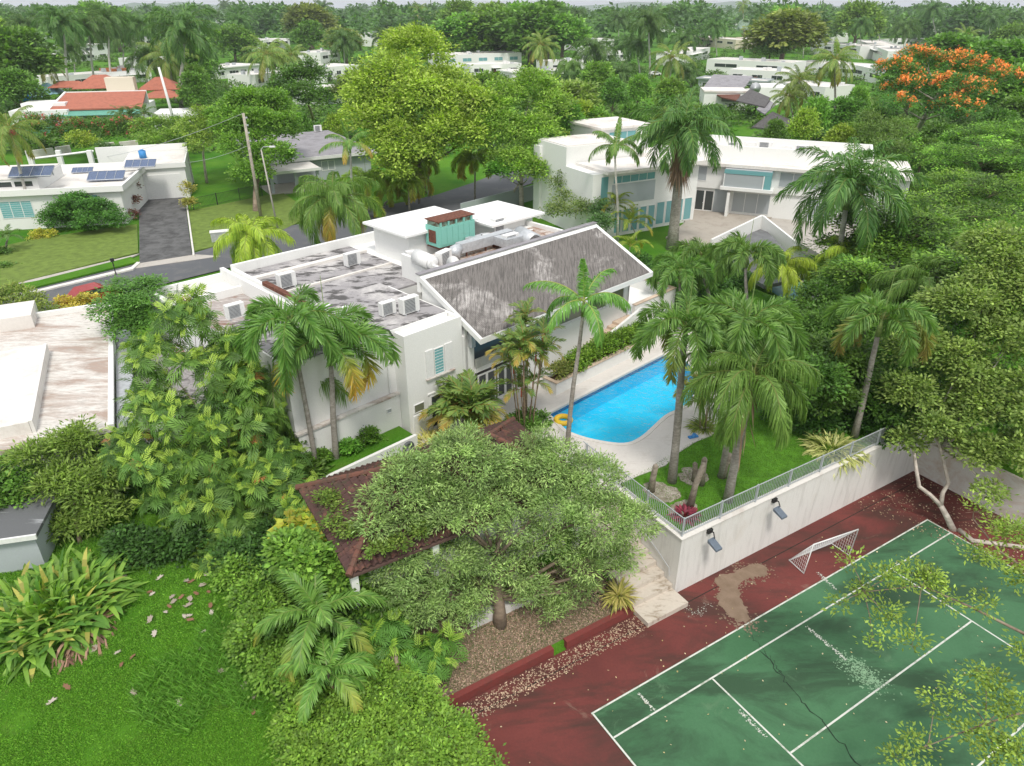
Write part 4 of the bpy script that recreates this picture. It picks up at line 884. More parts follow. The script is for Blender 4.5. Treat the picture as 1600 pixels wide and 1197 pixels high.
for i, x in enumerate((3.2, 5.2, 7.0, 9.5, 11.2, 13.5)): place(AC, FB(x, 6.5, 9.6), R(-23 + 180 * (i % 2)), 1.3 + .2 * (i % 3), 'white air conditioner unit inside the modern house parapet, number %s from the left' % ['one', 'two', 'three', 'four', 'five', 'six'][i], 'air conditioner units on flat roofs')
# second pool
p2 = empty('swimming_pool', G(1240, 445, .9), 0, 'small pale pool below the terrace stairs of the modern house', 'swimming pool')
PP = [tuple(G(x, y, .9)[:2]) for x, y in [(1225, 437), (1285, 445), (1268, 462), (1195, 480), (1190, 462)]]
MB().prism(offs(PP, 1.0), .3, .88).build('surround', DECK, p2); MB().prism(PP, .5, .9).build('basin', simple('teal_pool', (0.16, .50, .52), .2), p2)

# ------------------------------------------------------------------ BACKGROUND HOUSES
BGH = []
def bghouse(a, b_, z, depth, label, wall=WHITE, roof=ROOFB, nwin=3, ph=.4, pane=GLASS, stories=1, over=0.0, name='house'):
    p, q = G(a[0], a[1], z), G(b_[0], b_[1], z); ang = math.degrees(math.atan2(q.y - p.y, q.x - p.x)); L = (q - p).length; BGH.append((a[0], b_[0], (a[1] + b_[1]) / 2, (p.y + q.y) / 2))
    F = Fr(p.x, p.y, ang); o = empty(name, (p.x, p.y, 3.3), 0, label, 'house')
    flatroof(o, F, 0, L, 0, depth, 3.2, z - (ph if ph > 0 else .22), ph, .3, wall, roof, over)
    r_ = random.Random(int(a[0] * 7 + a[1]))
    for k in range(4):
        x_, y_ = L * r_.uniform(.1, .9), depth * r_.uniform(.2, .8); zt_ = z - (ph if ph > 0 else 0) + .07; MB().box(F, x_ - .6, x_ + .6, y_ - .45, y_ + .45, zt_, zt_ + r_.uniform(.5, 1.3)).build('roof_unit', r_.choice([METAL, WPAINT, GREYP]), o)
    MB().box(F, L * .44, L * .44 + 1.2, -.06, -.002, 3.3, 5.5).build('door', r_.choice([GREYP, RUST, BLACK]), o)
    if r_.random() < .5: MB().box(F, L * r_.uniform(.1, .5), L * r_.uniform(.55, .95), -1.6, -.07, z - 1.3 - (stories > 1) * 2.6, z - 1.15 - (stories > 1) * 2.6).build('canopy', wall, o)
    for s_ in range(stories):
        zz = z - 2.6 - 3.0 * s_
        for k in range(nwin): 
            w0 = L / nwin; window(o, F, k * w0 + w0 * .2, zz, w0 * .55, 1.3, pane, 0, .08, 1)
    return o, F, L
bghouse((86, 73), (166, 68), 10, 10, 'white two storey house behind the leftmost tall palms', nwin=4, stories=2, over=.4)
bghouse((72, 120), (235, 108), 7, 8, 'long plain white building behind the red tiled estate', nwin=5)
bghouse((335, 106), (405, 100), 7, 12, 'long low white house right of the tall royal palm', nwin=4, over=.5)
bghouse((398, 117), (450, 110), 7, 10, 'low white house in front of the coconut palm', nwin=3)
bghouse((468, 108), (560, 101), 8, 12, 'white house with dark clerestory right of the coconut palm', nwin=7, ph=.6)
bghouse((478, 143), (552, 137), 6.8, 12, 'shaded white bungalow behind the grey bungalow', nwin=3, over=.7)
bghouse((692, 86), (815, 82), 9.5, 14, 'white two storey house with teal windows above the yellow green tree', nwin=5, pane=GLTEAL, stories=2)
bghouse((735, 101), (815, 99), 7.2, 8, 'low white annex in front of the teal windowed house', nwin=3)
bghouse((800, 112), (888, 108), 6.5, 10, 'low white flat roof house above the middle tree', nwin=3, over=.4)
bghouse((858, 96), (915, 94), 7.5, 10, 'small white house left of the centre palms', nwin=2)
bghouse((1076, 56), (1150, 62), 8.5, 14, 'long cream house left of the silver fan palm', CREAM, nwin=5)
bghouse((1150, 58), (1180, 64), 7.5, 14, 'cream walled annex behind the silver fan palm', CREAM, nwin=2)
bghouse((1062, 84), (1110, 74), 8, 10, 'white house with garage openings left of the silver palm', nwin=3)
bghouse((1105, 92), (1238, 98), 8.2, 14, 'big white flat roofed house in front of the silver palm', nwin=2, ph=.5)
bghouse((1238, 96), (1350, 103), 7.4, 13, 'white house wing behind the coconut palm on the right', nwin=3)
bghouse((1092, 121), (1196, 126), 6.6, 7, 'grey walled house with carport below the big white house', GREYP, nwin=3, over=.6)
bghouse((1268, 66), (1345, 72), 9, 14, 'tall white house far behind the right coconut palm', nwin=4)
bghouse((1340, 62), (1388, 80), 9, 12, 'white house left of the orange flowering tree', nwin=2)
bghouse((1462, 44), (1535, 42), 9, 12, 'white house with brown fascia at the top right', ROOFB, nwin=3)
bghouse((1520, 28), (1640, 22), 9, 12, 'white flat house at the top right corner', nwin=4)
bghouse((312, 30), (370, 27), 11, 12, 'distant white house under the green hill', nwin=4)
bghouse((508, 26), (536, 25), 11, 10, 'tiny distant white house near the horizon', nwin=2)
bghouse((500, 82), (530, 78), 9, 10, 'partly hidden white house among dark trees', nwin=2)
bghouse((170, 108), (200, 106), 7.5, 6, 'white house with orange roof behind the estate', ORNG, ORNG, nwin=2)
bghouse((835, 8), (880, 8), 14, 10, 'white house glimpsed at the top of the picture', nwin=2)
# gray roof complex
hg = empty('house', G(1180, 180, 3.4), 0, 'house with folded dark grey roofs behind the modern white house', 'house')
def roofquad(pts, mat, name='roof', th=.25):
    P = [G(x, y, z) for x, y, z in pts]; 
    n = len(P); vs = [tuple(p) for p in P] + [(p[0], p[1], p[2] - th) for p in P]
    a = sum(P[i][0] * P[(i + 1) % n][1] - P[(i + 1) % n][0] * P[i][1] for i in range(n))
    fs = [tuple(range(n)), tuple(reversed(range(n, 2 * n)))] + [(i, n + i, n + (i + 1) % n, (i + 1) % n) for i in range(n)]
    return MB().add(vs, fs).build(name, mat, hg)
roofquad([(1099, 136, 7.2), (1160, 140, 7.2), (1176, 119, 9.2), (1115, 116, 9.2)], GREYR)
roofquad([(1128, 152, 6.6), (1152, 157, 6.6), (1160, 141, 7.1), (1100, 137, 7.1)], RUST, 'lower_roof')
roofquad([(1150, 157, 7.4), (1195, 167, 6.6), (1205, 153, 7.4), (1172, 139, 8.8)], DGREY)
roofquad([(1182, 170, 6.4), (1195, 178, 6.0), (1212, 163, 6.4), (1200, 155, 6.9)], GREYR)
roofquad([(1175, 198, 5.4), (1243, 206, 5.4), (1252, 195, 5.8), (1207, 174, 8.0)], DGREY)
q = G(1100, 165, 3.4); F_g = Fr(q.x, q.y, -8); MB().box(F_g, 0, 13, 2, 14, 3.3, 6.3).build('wall', WHITE, hg)
MB().box(F_g, -1, 9, -7, 1.9, 3.3, 7.2).build('wall', WHITE, hg); MB().box(F_g, -1.2, 9.2, -7.2, 1.9, 7.202, 7.6).build('roof', ROOFB, hg)
MB().box(F_g, 3.2, 8.4, -7.35, -7.01, 5.2, 6.6).build('awning', GREYR, hg)
wt_ = MB().box(F_g, 13.5, 21, 4, 16, 3.3, 7.5).build('wall', WHITE, hg)
dsh = empty('satellite_dish', G(1180, 140, 7.4), 0, 'white satellite dish beside the folded grey roofs', 'satellite dish')
dp = G(1180, 138, 8.2); MB().tube([dp + Vector((0, -.1, 0)), dp + Vector((0, .0, 0)), dp + Vector((0, .3, 0))], [1.35, 1.2, .3], 20).build('dish', METAL, dsh, True); MB().cyl(dp, .1, 3.4, 8.0, 8).build('mast', METAL, dsh)
# red tiled estate
es = empty('house', G(150, 200, 3.4), 0, 'large white estate with red tiled roofs and green awning', 'house')
p, q = G(78, 172, 6.4), G(222, 168, 6.4); Fs = Fr(p.x, p.y, math.degrees(math.atan2(q.y - p.y, q.x - p.x))); L = (q - p).length
MB().box(Fs, .4, L - .4, .6, 16, 3.3, 6.3).build('wall', WHITE, es)
def gableroof(F, x0, x1, y0, y1, z, zr, mat, name='roof', th=.3, sk=1.5):
    lo = [F(x0, y0, z), F(x1, y0, z), F(x1 - sk * .2, y1, zr), F(x0 + sk, y1, zr)]
    MB().hull8([(p[0], p[1], p[2] - th) for p in lo], lo).build(name, mat, es)
gableroof(Fs, 0, L, 0, 8.5, 6.5, 8.9, TERRA); MB().box(Fs, 1.3, L - .2, 8.5, 9.0, 6, 9.05).build('ridge_parapet', WHITE, es)
lo = [Fs(-.4, -.1, 6.2), Fs(0, -.1, 6.2), Fs(1.5, 8.5, 8.7), Fs(1.1, 8.5, 8.7)]; MB().hull8(lo, [(p[0], p[1], p[2] + .45) for p in lo]).build('verge_wall', WHITE, es)
lo = [Fs(0, -2.0, 5.3), Fs(L, -2.0, 5.3), Fs(L, .5, 6.1), Fs(0, .5, 6.1)]; MB().hull8(lo, [(p[0], p[1], p[2] + .08) for p in lo]).build('awning', AWN, es)
hiproof(es, Fr(*G(112, 140, 8)[:2], 20), 0, 12, 0, 9, 8, 10.8, TERRA); hiproof(es, Fr(*G(215, 142, 8)[:2], 20), 0, 10, 0, 8, 8, 10.6, TERRA)
hiproof(es, Fr(*G(216, 158, 6)[:2], 10), 0, 10, 0, 7, 6.5, 8.0, TERRA); hiproof(es, Fr(*G(74, 138, 8)[:2], 10), 0, 9, 0, 5, 8, 9.4, TERRA)
Fs2 = Fr(*G(14, 178, 6)[:2], 12); MB().box(Fs2, 0, 11, 0, 7, 3.3, 6.5).build('wall', WHITE, es); MB().box(Fs2, 1.5, 10, 3, 9, 6.51, 7.6).build('wall', WHITE, es)
MB().box(Fr(*G(240, 190, 5)[:2], 14), 0, 8, 0, 9, 3.3, 6.4).build('wall', WHITE, es); MB().box(Fr(*G(166, 138, 9)[:2], 14), 0, 6, 0, 3, 7.5, 11.2).build('skylight_tower', CREAM, es)
MB().box(Fr(*G(30, 195, 5)[:2], 10), 0, 8, 0, 4, 3.3, 5.0).build('awning_side', AWN, es)
hiproof(es, Fr(*G(16, 150, 7)[:2], 10), 0, 7, 0, 7, 6.6, 9.8, DOME, name='teal_roof'); hiproof(es, Fr(*G(48, 145, 7)[:2], 10), 0, 6, 0, 5, 6.6, 9.0, DOME, name='teal_roof')
tk = empty('water_tank', G(38, 150, 7.6), 0, 'large blue water tank beside the teal roof of the estate', 'water tank'); MB().cyl(G(38, 150, 7.6), 1.3, 6.6, 8.8, 20).build('tank', BLUEP, tk, True); MB().cyl(G(38, 150, 7.6), .9, 8.8, 9.1, 20, .5).build('lid', BLUEP, tk, True)
gw = empty('garden_wall', G(130, 230, 3.4), 0, 'low stained pale garden wall below the estate hedge', 'wall')
for a, b_ in (((42, 236), (82, 231)), ((86, 230), (108, 227)), ((155, 224), (178, 222)), ((186, 222), (214, 219))): wallseg(G(a[0], a[1], 4.6), G(b_[0], b_[1], 4.6), 1.4, .4, 'wall', ROOFB, gw)
ft = empty('pool_wall', G(250, 232, 3.4), 0, 'white walled enclosure behind the garage roof', 'wall'); wallseg(G(192, 240, 7.2), G(285, 230, 7.2), 3.9, .4, 'wall', WHITE, ft)

# fences
fn_ = empty('fence', G(360, 312, 3.4), 0, 'thin dark wire fence beside the street tree', 'fence')
a_, b_ = G(303, 328, 3.4), G(410, 305, 3.4); mb = MB()
for k in range(60): t = k / 59; p = a_.lerp(b_, t); mb.box(Fr(p.x, p.y, 0), -.012, .012, -.012, .012, 3.3, 4.8)
for z in (3.6, 4.8): mb.tube([(a_.x, a_.y, z), (b_.x, b_.y, z)], .02, 4)
mb.build('mesh_panel', BLACK, fn_)
for t in (0, .33, .66, 1): p = a_.lerp(b_, t); MB().cyl(p, .05, 3.3, 4.9, 6).build('post', BLACK, fn_)
fw = empty('fence', G(780, 300, 3.4), 0, 'grey white fence between street palms and modern house', 'fence'); wallseg(G(720, 318, 5.3), G(845, 286, 5.3), 1.9, .15, 'panel', GREYP, fw)

# ------------------------------------------------------------------ poles and wires
def pole(base, ty, tx, r0, r1, name, mat, label, cat, z=3.4):
    p = G(base[0], base[1], z); t = AY(tx, ty, p.y); o = empty(name, p, 0, label, cat)
    MB().tube([p, t], [r0, r1], 12).build('shaft', mat, o, True); return o, p, t
po, pp, pt = pole((408, 340), 177, 380, .2, .15, 'utility_pole', TIMBER, 'weathered wooden utility pole beside the street', 'utility pole')
for z in (.4, 1.2, 2.0, 2.9): MB().box(Fr(pt.x, pt.y, 20), .1, .35, -.1, .1, pt.z - z - .15, pt.z - z).build('bracket', METAL, po)
lo_, lp, lt = pole((435, 362), 234, 408, .1, .07, 'street_lamp', CONC, 'leaning grey street lamp right of the utility pole', 'street lamp')
MB().tube([lt, lt + Vector((.3, -.1, .3)), lt + Vector((1.0, -.2, .35))], .04, 6).build('arm', METAL, lo_); MB().box(Fr(lt.x + 1.0, lt.y - .2, 0), 0, .6, -.12, .12, lt.z + .28, lt.z + .42).build('lamp_head', WPAINT, lo_)
pole((279, 215), 105, 248, .28, .2, 'utility_pole', WPAINT, 'white leaning concrete pole left of the tall royal palm', 'utility pole')
def wire(a, b_, sag, label, r=.018):
    a, b_ = Vector(a), Vector(b_); P = [a.lerp(b_, i / 16) + Vector((0, 0, -sag * 4 * (i / 16) * (1 - i / 16))) for i in range(17)]
    tag(MB().tube(P, r, 4).build('cable', METAL), label, 'cable')
wire(pt, G(148, 248, 7.0), .6, 'upper grey cable from the pole to the white house roof', .022); wire(pt + Vector((0.1, 0, -3.4)), G(293, 254, 7.5), .3, 'lower grey cable from the pole to the garage roof', .022)
lo2, l2, t2 = pole((1592, 215), 160, 1600, .1, .08, 'street_lamp', CONC, 'pale street lamp at the right edge among the trees', 'street lamp')
mbx = empty('mailbox', G(180, 430, 3.5), 0, 'small black mailbox lamp post on the grass verge', 'mailbox')
q = G(181, 428, 3.5); MB().cyl(q, .05, 3.45, 4.7, 8).build('post', BLACK, mbx); MB().box(Fr(q.x, q.y, 45), -.15, .15, -.1, .1, 4.7, 5.0).build('box', BLACK, mbx)
bn = empty('bin', G(348, 372, 3.5), 0, 'pale blue bin on the lawn edge by the yellow palm', 'bin'); q = G(345, 375, 3.5); MB().box(Fr(q.x, q.y, 20), -.9, .9, -.4, .4, 3.4, 4.4).build('body', METAL, bn); MB().box(Fr(q.x, q.y, 20), -.95, .95, -.45, .45, 4.401, 4.5).build('lid', WPAINT, bn)
# cars
def car(p, ang, mat, label, s=1.0):
    o = empty('car', p, 0, label, 'car', 'cars parked among the houses'); F = Fr(p[0], p[1], ang, p[2]); 
    prof = [(-2.2, .3), (-2.25, .75), (-1.5, .95), (-.9, 1.42), (.7, 1.45), (1.5, .98), (2.2, .85), (2.25, .3)]
    def ex(P, y0, y1):
        n = len(P); vs = [F(x, y, z) for y in (y0, y1) for x, z in P]; return MB().add(vs, [tuple(range(n)), tuple(reversed(range(n, 2 * n)))] + [(i, n + i, n + (i + 1) % n, (i + 1) % n) for i in range(n)])
    ex(prof, -.85, .85).build('body', mat, o)
    ex([(-1.35, .98), (-.85, 1.35), (.65, 1.38), (1.3, 1.0)], -.87, .87).build('side_window', GLASS, o)
    MB().box(F, 1.0, 1.42, -.7, .7, 1.05, 1.2).build('windscreen', GLASS, o)
    for x in (-1.4, 1.4):
        for y in (-.8, .8):
            c_ = F(x, y, .33); d_ = Vector(F(0, 1)) - Vector(F(0, 0)); d_.z = 0
            MB().tube([Vector(c_) - d_ * .1, Vector(c_) + d_ * .1], .33, 12).build('wheel', BLACK, o)
    return o
q = G(146, 473, 3.44); car(q, 46, CREDM, 'dark red car mostly hidden behind yellow bush at the street')
q = G(1023, 118, 3.4); car(q, 10, CWHM, 'white car parked beyond the centre palms'); q = G(1246, 76, 3.4); car(q, 60, CBLM, 'dark car parked under trees beyond the big white house')
q = G(1254, 70, 3.4); car(q, 60, CREDM, 'bright red car parked beyond the dark car')
chips('mud_crumbs', [(1150, 893), (1195, 890), (1160, 905), (1130, 925), (1150, 965), (1175, 975)], 900, .32, .05, MUD, 'crumbs of dried mud scattered round the mud patch')

ug = [7.25 + .3 * i for i in range(36)]; vg = [18.32 + .25 * i for i in range(13)]
EARTH = stained('leafy_earth', (0.20, 0.155, 0.105), (0.095, 0.115, 0.045), 0.48, 0.62, 1.6, fine=16, amt=0.8)
gm = MB().add([FC(u, v, height(u, v) + .025) for v in vg for u in ug], [(j * 36 + i, j * 36 + i + 1, (j + 1) * 36 + i + 1, (j + 1) * 36 + i) for j in range(12) for i in range(35)]).build('slope_earth', EARTH, smooth=True); tag(gm, 'brown littered earth slope behind the red kerb', 'earth', kind='structure')
# ------------------------------------------------------------------ VEGETATION: generators
def jit(rng, n, s): return rng.normal(0, s, (n, 3))
def leafcol(rng, n, c0, c1, v=0.18):
    t = rng.random((n, 1)); c = np.array(c0) * (1 - t) + np.array(c1) * t
    return np.clip(c * (1 + rng.normal(0, v, (n, 1))), 0.004, 1)
def quads(P, D, N, L, Wd, droop=0.0):
    """kite leaves: base P, direction D, normal N, length L, half width Wd"""
    S = nrm(np.cross(D, N)); L = np.reshape(L, (-1, 1)); Wd = np.reshape(Wd, (-1, 1))
    tip = P + D * L; tip[:, 2:] -= L * droop
    m = P + D * L * 0.48
    return np.stack([P, m + S * Wd, tip, m - S * Wd], 1)
def lobes_dome(rng, n, Rr, H, z0, lr=0.42, flat=0.7, top=0.0):
    """lobe centres spread in a dome of radius Rr, from z0 to z0+H"""
    out = []
    for i in range(n):
        a = i * 2.39996 + rng.uniform(-.3, .3); q = math.sqrt((i + .5) / n); r = Rr * (1 - lr) * q * rng.uniform(.85, 1.1)
        z = z0 + H * (lr * flat + (1 - lr * flat * 1.6) * (1 - q ** 2.2) * rng.uniform(.75, 1.0) + top)
        k = Rr * lr * rng.uniform(.75, 1.2)
        out.append((r * math.cos(a), r * math.sin(a), z, k, k * flat * rng.uniform(.85, 1.1)))
    return out
def crown_mesh(name, rng, lobes, ncl, npl, L, Wd, cr, c0, c1, up=0.55, flat=0.55, droop=0.1, inner=0.15, cl_v=0.22, low=-0.45, tip=None, fl=None):
    """leaf clumps on the skins of the lobes; ncl clumps per unit of lobe area"""
    Vs, Cs = [], []
    LB = np.array([l[:3] for l in lobes]); LR = np.array([[l[3], l[3], l[4]] for l in lobes])
    area = LR[:, 0] * (LR[:, 0] + LR[:, 2]); wts = area / area.sum()
    nc = int(ncl); idx = rng.choice(len(lobes), nc, p=wts)
    d = nrm(rng.normal(0, 1, (nc, 3))); d[:, 2] = np.where(d[:, 2] < low, -d[:, 2], d[:, 2])
    rad = np.where(rng.random(nc) < inner, rng.uniform(.35, .8, nc), rng.uniform(.82, 1.1, nc))[:, None]
    c = LB[idx] + d * LR[idx] * rad
    # drop clumps buried inside other lobes
    ins = np.zeros(nc, bool)
    for j in range(len(lobes)):
        e = (((c - LB[j]) / LR[j]) ** 2).sum(1); ins |= (e < 0.5) & (idx != j) & (rad[:, 0] > .8)
    c = c[~ins]; d = d[~ins]; nc = len(c)
    tint = rng.random((nc, 1)) * .8 + .1; ccol = (np.array(c0) * (1 - tint) + np.array(c1) * tint) * (1 + rng.normal(0, cl_v, (nc, 1)))
    n = nc * npl; cc = np.repeat(c, npl, 0); dd = np.repeat(d, npl, 0); col = np.repeat(ccol, npl, 0)
    off = rng.normal(0, 1, (n, 3)) * np.array([cr, cr, cr * flat]) * .55
    P = cc + off
    out = nrm(nrm(off + 1e-4) * .8 + dd * .7 + rng.normal(0, .45, (n, 3)))
    out[:, 2] *= (1 - up * .6); out = nrm(out)
    N = nrm(rng.normal(0, .5, (n, 3)) + np.array([0, 0, up * 2.2]) + dd * .6)
    Lr = L * rng.uniform(.45, 1.4, n); V = quads(P, out, N, Lr, Wd * rng.uniform(.7, 1.2, n), droop)
    col = np.clip(col * (1 + rng.normal(0, .16, (n, 1))), .004, 1)
    Vs.append(V.reshape(-1, 3)); Cs.append(col)
    if fl:   # flowers / fruit: (count, size, c0, c1, upward bias)
        k = int(fl[0]); ii = rng.choice(nc, k); ii = ii[d[ii, 2] > fl[4]]; k2 = len(ii) * 14
        P = np.repeat(c[ii] + d[ii] * cr * .35, 14, 0) + rng.normal(0, cr * .28, (k2, 3)); D = nrm(rng.normal(0, 1, (k2, 3))); Nn = nrm(rng.normal(0, .6, (k2, 3)) + [0, 0, 1])
        Vs.append(quads(P, D, Nn, np.full(k2, fl[1]), np.full(k2, fl[1] * .35)).reshape(-1, 3)); Cs.append(leafcol(rng, k2, fl[2], fl[3]))
    return np_mesh(name, np.concatenate(Vs), 4, np.concatenate(Cs))
def split(lobes, seed=1, k=5, s=.52, out=.62):
    """break each lobe into smaller uneven ones"""
    rg = random.Random(seed); o = []
    for (x, y, z, r, rz) in lobes:
        a0 = rg.uniform(0, 6.28)
        for i in range(k):
            a = a0 + 6.283 * i / k + rg.uniform(-.4, .4); el = rg.uniform(-.35, .9); q = out * rg.uniform(.75, 1.15); f = s * rg.uniform(.65, 1.25)
            o.append((x + math.cos(a) * math.cos(el) * r * q, y + math.sin(a) * math.cos(el) * r * q, z + math.sin(el) * rz * q, r * f, rz * f))
        o.append((x, y, z + rz * .45, r * s, rz * s))
    return o
def limbs(rng, lobes, base_h, r0, lean=(0, 0), sub=3, forks=1):
    """leader from the ground to the middle of the crown, limbs rising from it into each lobe"""
    mb = MB(); n = len(lobes); cx = sum(l[0] for l in lobes) / n; cy_ = sum(l[1] for l in lobes) / n; zt = max(l[2] for l in lobes); zb = min(l[2] for l in lobes)
    h1 = max(base_h, zb * .6); pts = [Vector((0, 0, -.3)), Vector((cx * .15, cy_ * .15, h1 * .5)), Vector((cx * .4, cy_ * .4, h1)), Vector((cx * .75, cy_ * .75, (h1 + zt) / 2 * .85)), Vector((cx, cy_, max(h1 * 1.05, sum(l[2] for l in lobes) / n * .85)))]
    mb.tube(pts, [r0 * 1.25, r0 * .95, r0 * .8, r0 * .5, r0 * .15], 9)
    def lead(z):
        for a, b in zip(pts, pts[1:]):
            if z <= b.z: t = max(0, (z - a.z) / (b.z - a.z + 1e-6)); return a.lerp(b, t)
        return pts[-1]
    for l in lobes:
        c = Vector(l[:3]); fk = lead(max(h1 * .8, c.z - 1.1 * math.hypot(c.x - cx, c.y - cy_) * .6 - .4)); mid = fk.lerp(c, .5) + Vector((rng.uniform(-.12, .12), rng.uniform(-.12, .12), rng.uniform(-.15, .02))) * l[3]
        mb.tube([fk, mid, c], [r0 * .36, r0 * .24, r0 * .10], 6)
        for k in range(sub):
            a = rng.uniform(0, 6.28); e = Vector((math.cos(a), math.sin(a), rng.uniform(-.1, .7))) * l[3] * .85; e.z *= l[4] / l[3]
            mb.tube([mid.lerp(c, rng.uniform(.2, 1)), c + e * .5 + Vector((0, 0, .05 * l[3])), c + e], [r0 * .12, r0 * .08, r0 * .03], 5)
    return mb
def tree_template(name, seed, cat='tree', Rr=4, H=5, z0=3, n=9, lr=.42, flat=.7, ncl=420, npl=18, L=.30, Wd=.075, cr=.55, c0=(.05, .12, .02), c1=(.1, .2, .03), r0=.25, bark_=None, lobes=None, trunk=True, sub=2, lean=(0, 0), mat=None, **kw):
    rng = np.random.default_rng(seed); rg = random.Random(seed)
    lobes = lobes or lobes_dome(rng, n, Rr, H, z0, lr, flat)
    o = empty(name, (0, 0, 0), 0, 'x', cat)
    link_mesh('crown', crown_mesh('crown', rng, lobes, ncl, npl, L, Wd, cr, c0, c1, **kw), mat or LEAF, o)
    if trunk: limbs(rg, lobes, z0 * .8, r0, lean, sub).build('trunk', bark_ or TREEB, o, True)
    reg(o); return o

# ---- palms
def frond(rng, az, e0, droop, L, nl, ll, lw, betas, ld, a0, a1, c0, c1, tipc=None, tipf=0.0, pf=1.3, pet=.1, rc=(.16, .2, .05), prof=.6, three=False):
    ns = 14; s = np.linspace(0, 1, ns); e = e0 - droop * s ** pf
    seg = L / (ns - 1); h = np.array([math.cos(az), math.sin(az), 0.0]); T = np.stack([np.cos(e) * h[0], np.cos(e) * h[1], np.sin(e)], 1)
    Pt = np.concatenate([[[0, 0, 0]], np.cumsum(T[:-1] * seg, 0)])
    side = np.array([-h[1], h[0], 0.0]); si = np.repeat(np.linspace(pet, 1, nl), 2); sg = np.tile([1.0, -1.0], nl)
    f = si * (ns - 1); i0 = np.minimum(f.astype(int), ns - 2); fr = (f - i0)[:, None]
    P = Pt[i0] * (1 - fr) + Pt[i0 + 1] * fr; Ti = nrm(T[i0] * (1 - fr) + T[i0 + 1] * fr)
    S = np.tile(side, (len(si), 1)) * sg[:, None]; N = nrm(np.cross(Ti, side)); N *= np.sign(N[:, 2:3] + 1e-6)
    be = rng.choice(betas, len(si)) + rng.normal(0, .12, len(si)); an = (a0 + (a1 - a0) * si) + rng.normal(0, .06, len(si))
    D = np.cos(an)[:, None] * Ti + np.sin(an)[:, None] * (np.cos(be)[:, None] * S + np.sin(be)[:, None] * N)
    l = ll * (0.25 + .75 * np.sin(np.pi * np.clip(si * .86 + .1, 0, 1)) ** prof) * rng.uniform(.88, 1.1, len(si))
    W = nrm(Ti - D * (Ti * D).sum(1, keepdims=True)); W = nrm(W + rng.normal(0, .25, W.shape)); lwv = (lw * rng.uniform(.8, 1.15, len(si)))[:, None]
    l_ = l[:, None]; g = np.array([0, 0, -1.0])
    m = P + D * l_ * .5 + g * l_ * ld * .16; tp = P + D * l_ * (1 - .35 * ld) + g * l_ * ld * .62
    V1 = np.stack([P - W * lwv * .5, P + W * lwv * .5, m + W * lwv, m - W * lwv], 1)
    V2 = np.stack([m - W * lwv, m + W * lwv, tp + W * lwv * .15, tp - W * lwv * .15], 1)
    t = rng.random((len(si), 1)); col = np.array(c0) * (1 - t) + np.array(c1) * t
    if tipc is not None:
        k = np.clip((si[:, None] - (1 - tipf)) / max(tipf, .01), 0, 1) * rng.uniform(.5, 1, (len(si), 1)); col = col * (1 - k) + np.array(tipc) * k
    col = np.clip(col * (1 + rng.normal(0, .13, col.shape[:1])[:, None]), .004, 1)
    # rachis
    rw = np.linspace(.035, .008, ns) * (L / 2.6); q = []
    for a_, b_ in ((side, -side), (np.array([0, 0, 1.0]), np.array([0, 0, -1.0]))):
        q.append(np.stack([Pt[:-1] + a_ * rw[:-1, None], Pt[:-1] + b_ * rw[:-1, None], Pt[1:] + b_ * rw[1:, None], Pt[1:] + a_ * rw[1:, None]], 1))
    q = np.concatenate(q); rcq = np.tile(rc, (len(q), 1))
    return np.concatenate([V1, V2, q]).reshape(-1, 3), np.concatenate([col, col, rcq])
PK = {}
def kind(name, **k): PK[name] = k
D2 = R
kind('foxtail', nf=11, L=2.95, e=(1.25, .35), droop=(2.1, 2.9), pf=1.05, nl=110, ll=.64, lw=.028, betas=[-1.1, -.6, -.1, .4, .9, 1.3], ld=.25, a0=1.15, a1=.55, c0=(.055, .165, .025), c1=(.14, .29, .05), spear=2.2, shaft=(.10, .8), sc=GREENB, pet=.14, prof=.4)
kind('queen', nf=20, L=3.4, e=(1.35, -.2), droop=(1.4, 2.5), nl=92, ll=1.0, lw=.021, betas=[-.5, -.1, .3, .7], ld=1.15, a0=1.1, a1=.45, c0=(.07, .19, .025), c1=(.15, .31, .05), pet=.16, prof=.5)
kind('yqueen', nf=18, L=3.2, e=(1.3, -.1), droop=(1.4, 2.4), nl=80, ll=.9, lw=.024, betas=[-.5, -.1, .3], ld=1.1, a0=1.1, a1=.45, c0=(.20, .36, .02), c1=(.36, .50, .03), pet=.16, prof=.5)
kind('alexander', nf=9, L=3.1, up=.25, e=(1.2, .1), droop=(1.0, 2.0), nl=50, ll=.72, lw=.036, betas=[-.4, -.15], ld=.85, a0=1.2, a1=.5, c0=(.06, .20, .025), c1=(.14, .32, .05), shaft=(.09, .9), sc=GREENB, pet=.1, rc=(.32, .36, .1))
kind('royal', nf=22, L=3.7, e=(1.4, -.35), droop=(1.0, 1.9), nl=80, ll=1.0, lw=.034, betas=[-.6, -.1, .35, .8], ld=.6, a0=1.15, a1=.5, c0=(.035, .125, .022), c1=(.10, .23, .04), shaft=(.2, 1.4), sc=GREENB, pet=.08)
kind('coconut', nf=20, L=4.2, e=(1.4, -.7), droop=(.9, 1.7), nl=52, ll=.95, lw=.035, betas=[-.4, -.15], ld=.7, a0=1.15, a1=.5, c0=(.10, .20, .03), c1=(.20, .31, .05), old=(.30, .24, .04), pet=.2, rc=(.3, .3, .08))
kind('lipstick', nf=7, L=1.25, e=(1.45, .3), droop=(.8, 1.5), nl=15, ll=.52, lw=.035, betas=[.15, .4], ld=.3, a0=1.0, a1=.45, c0=(.06, .17, .03), c1=(.17, .27, .04), pet=.15, rc=(.4, .16, .04), old=(.45, .33, .04))
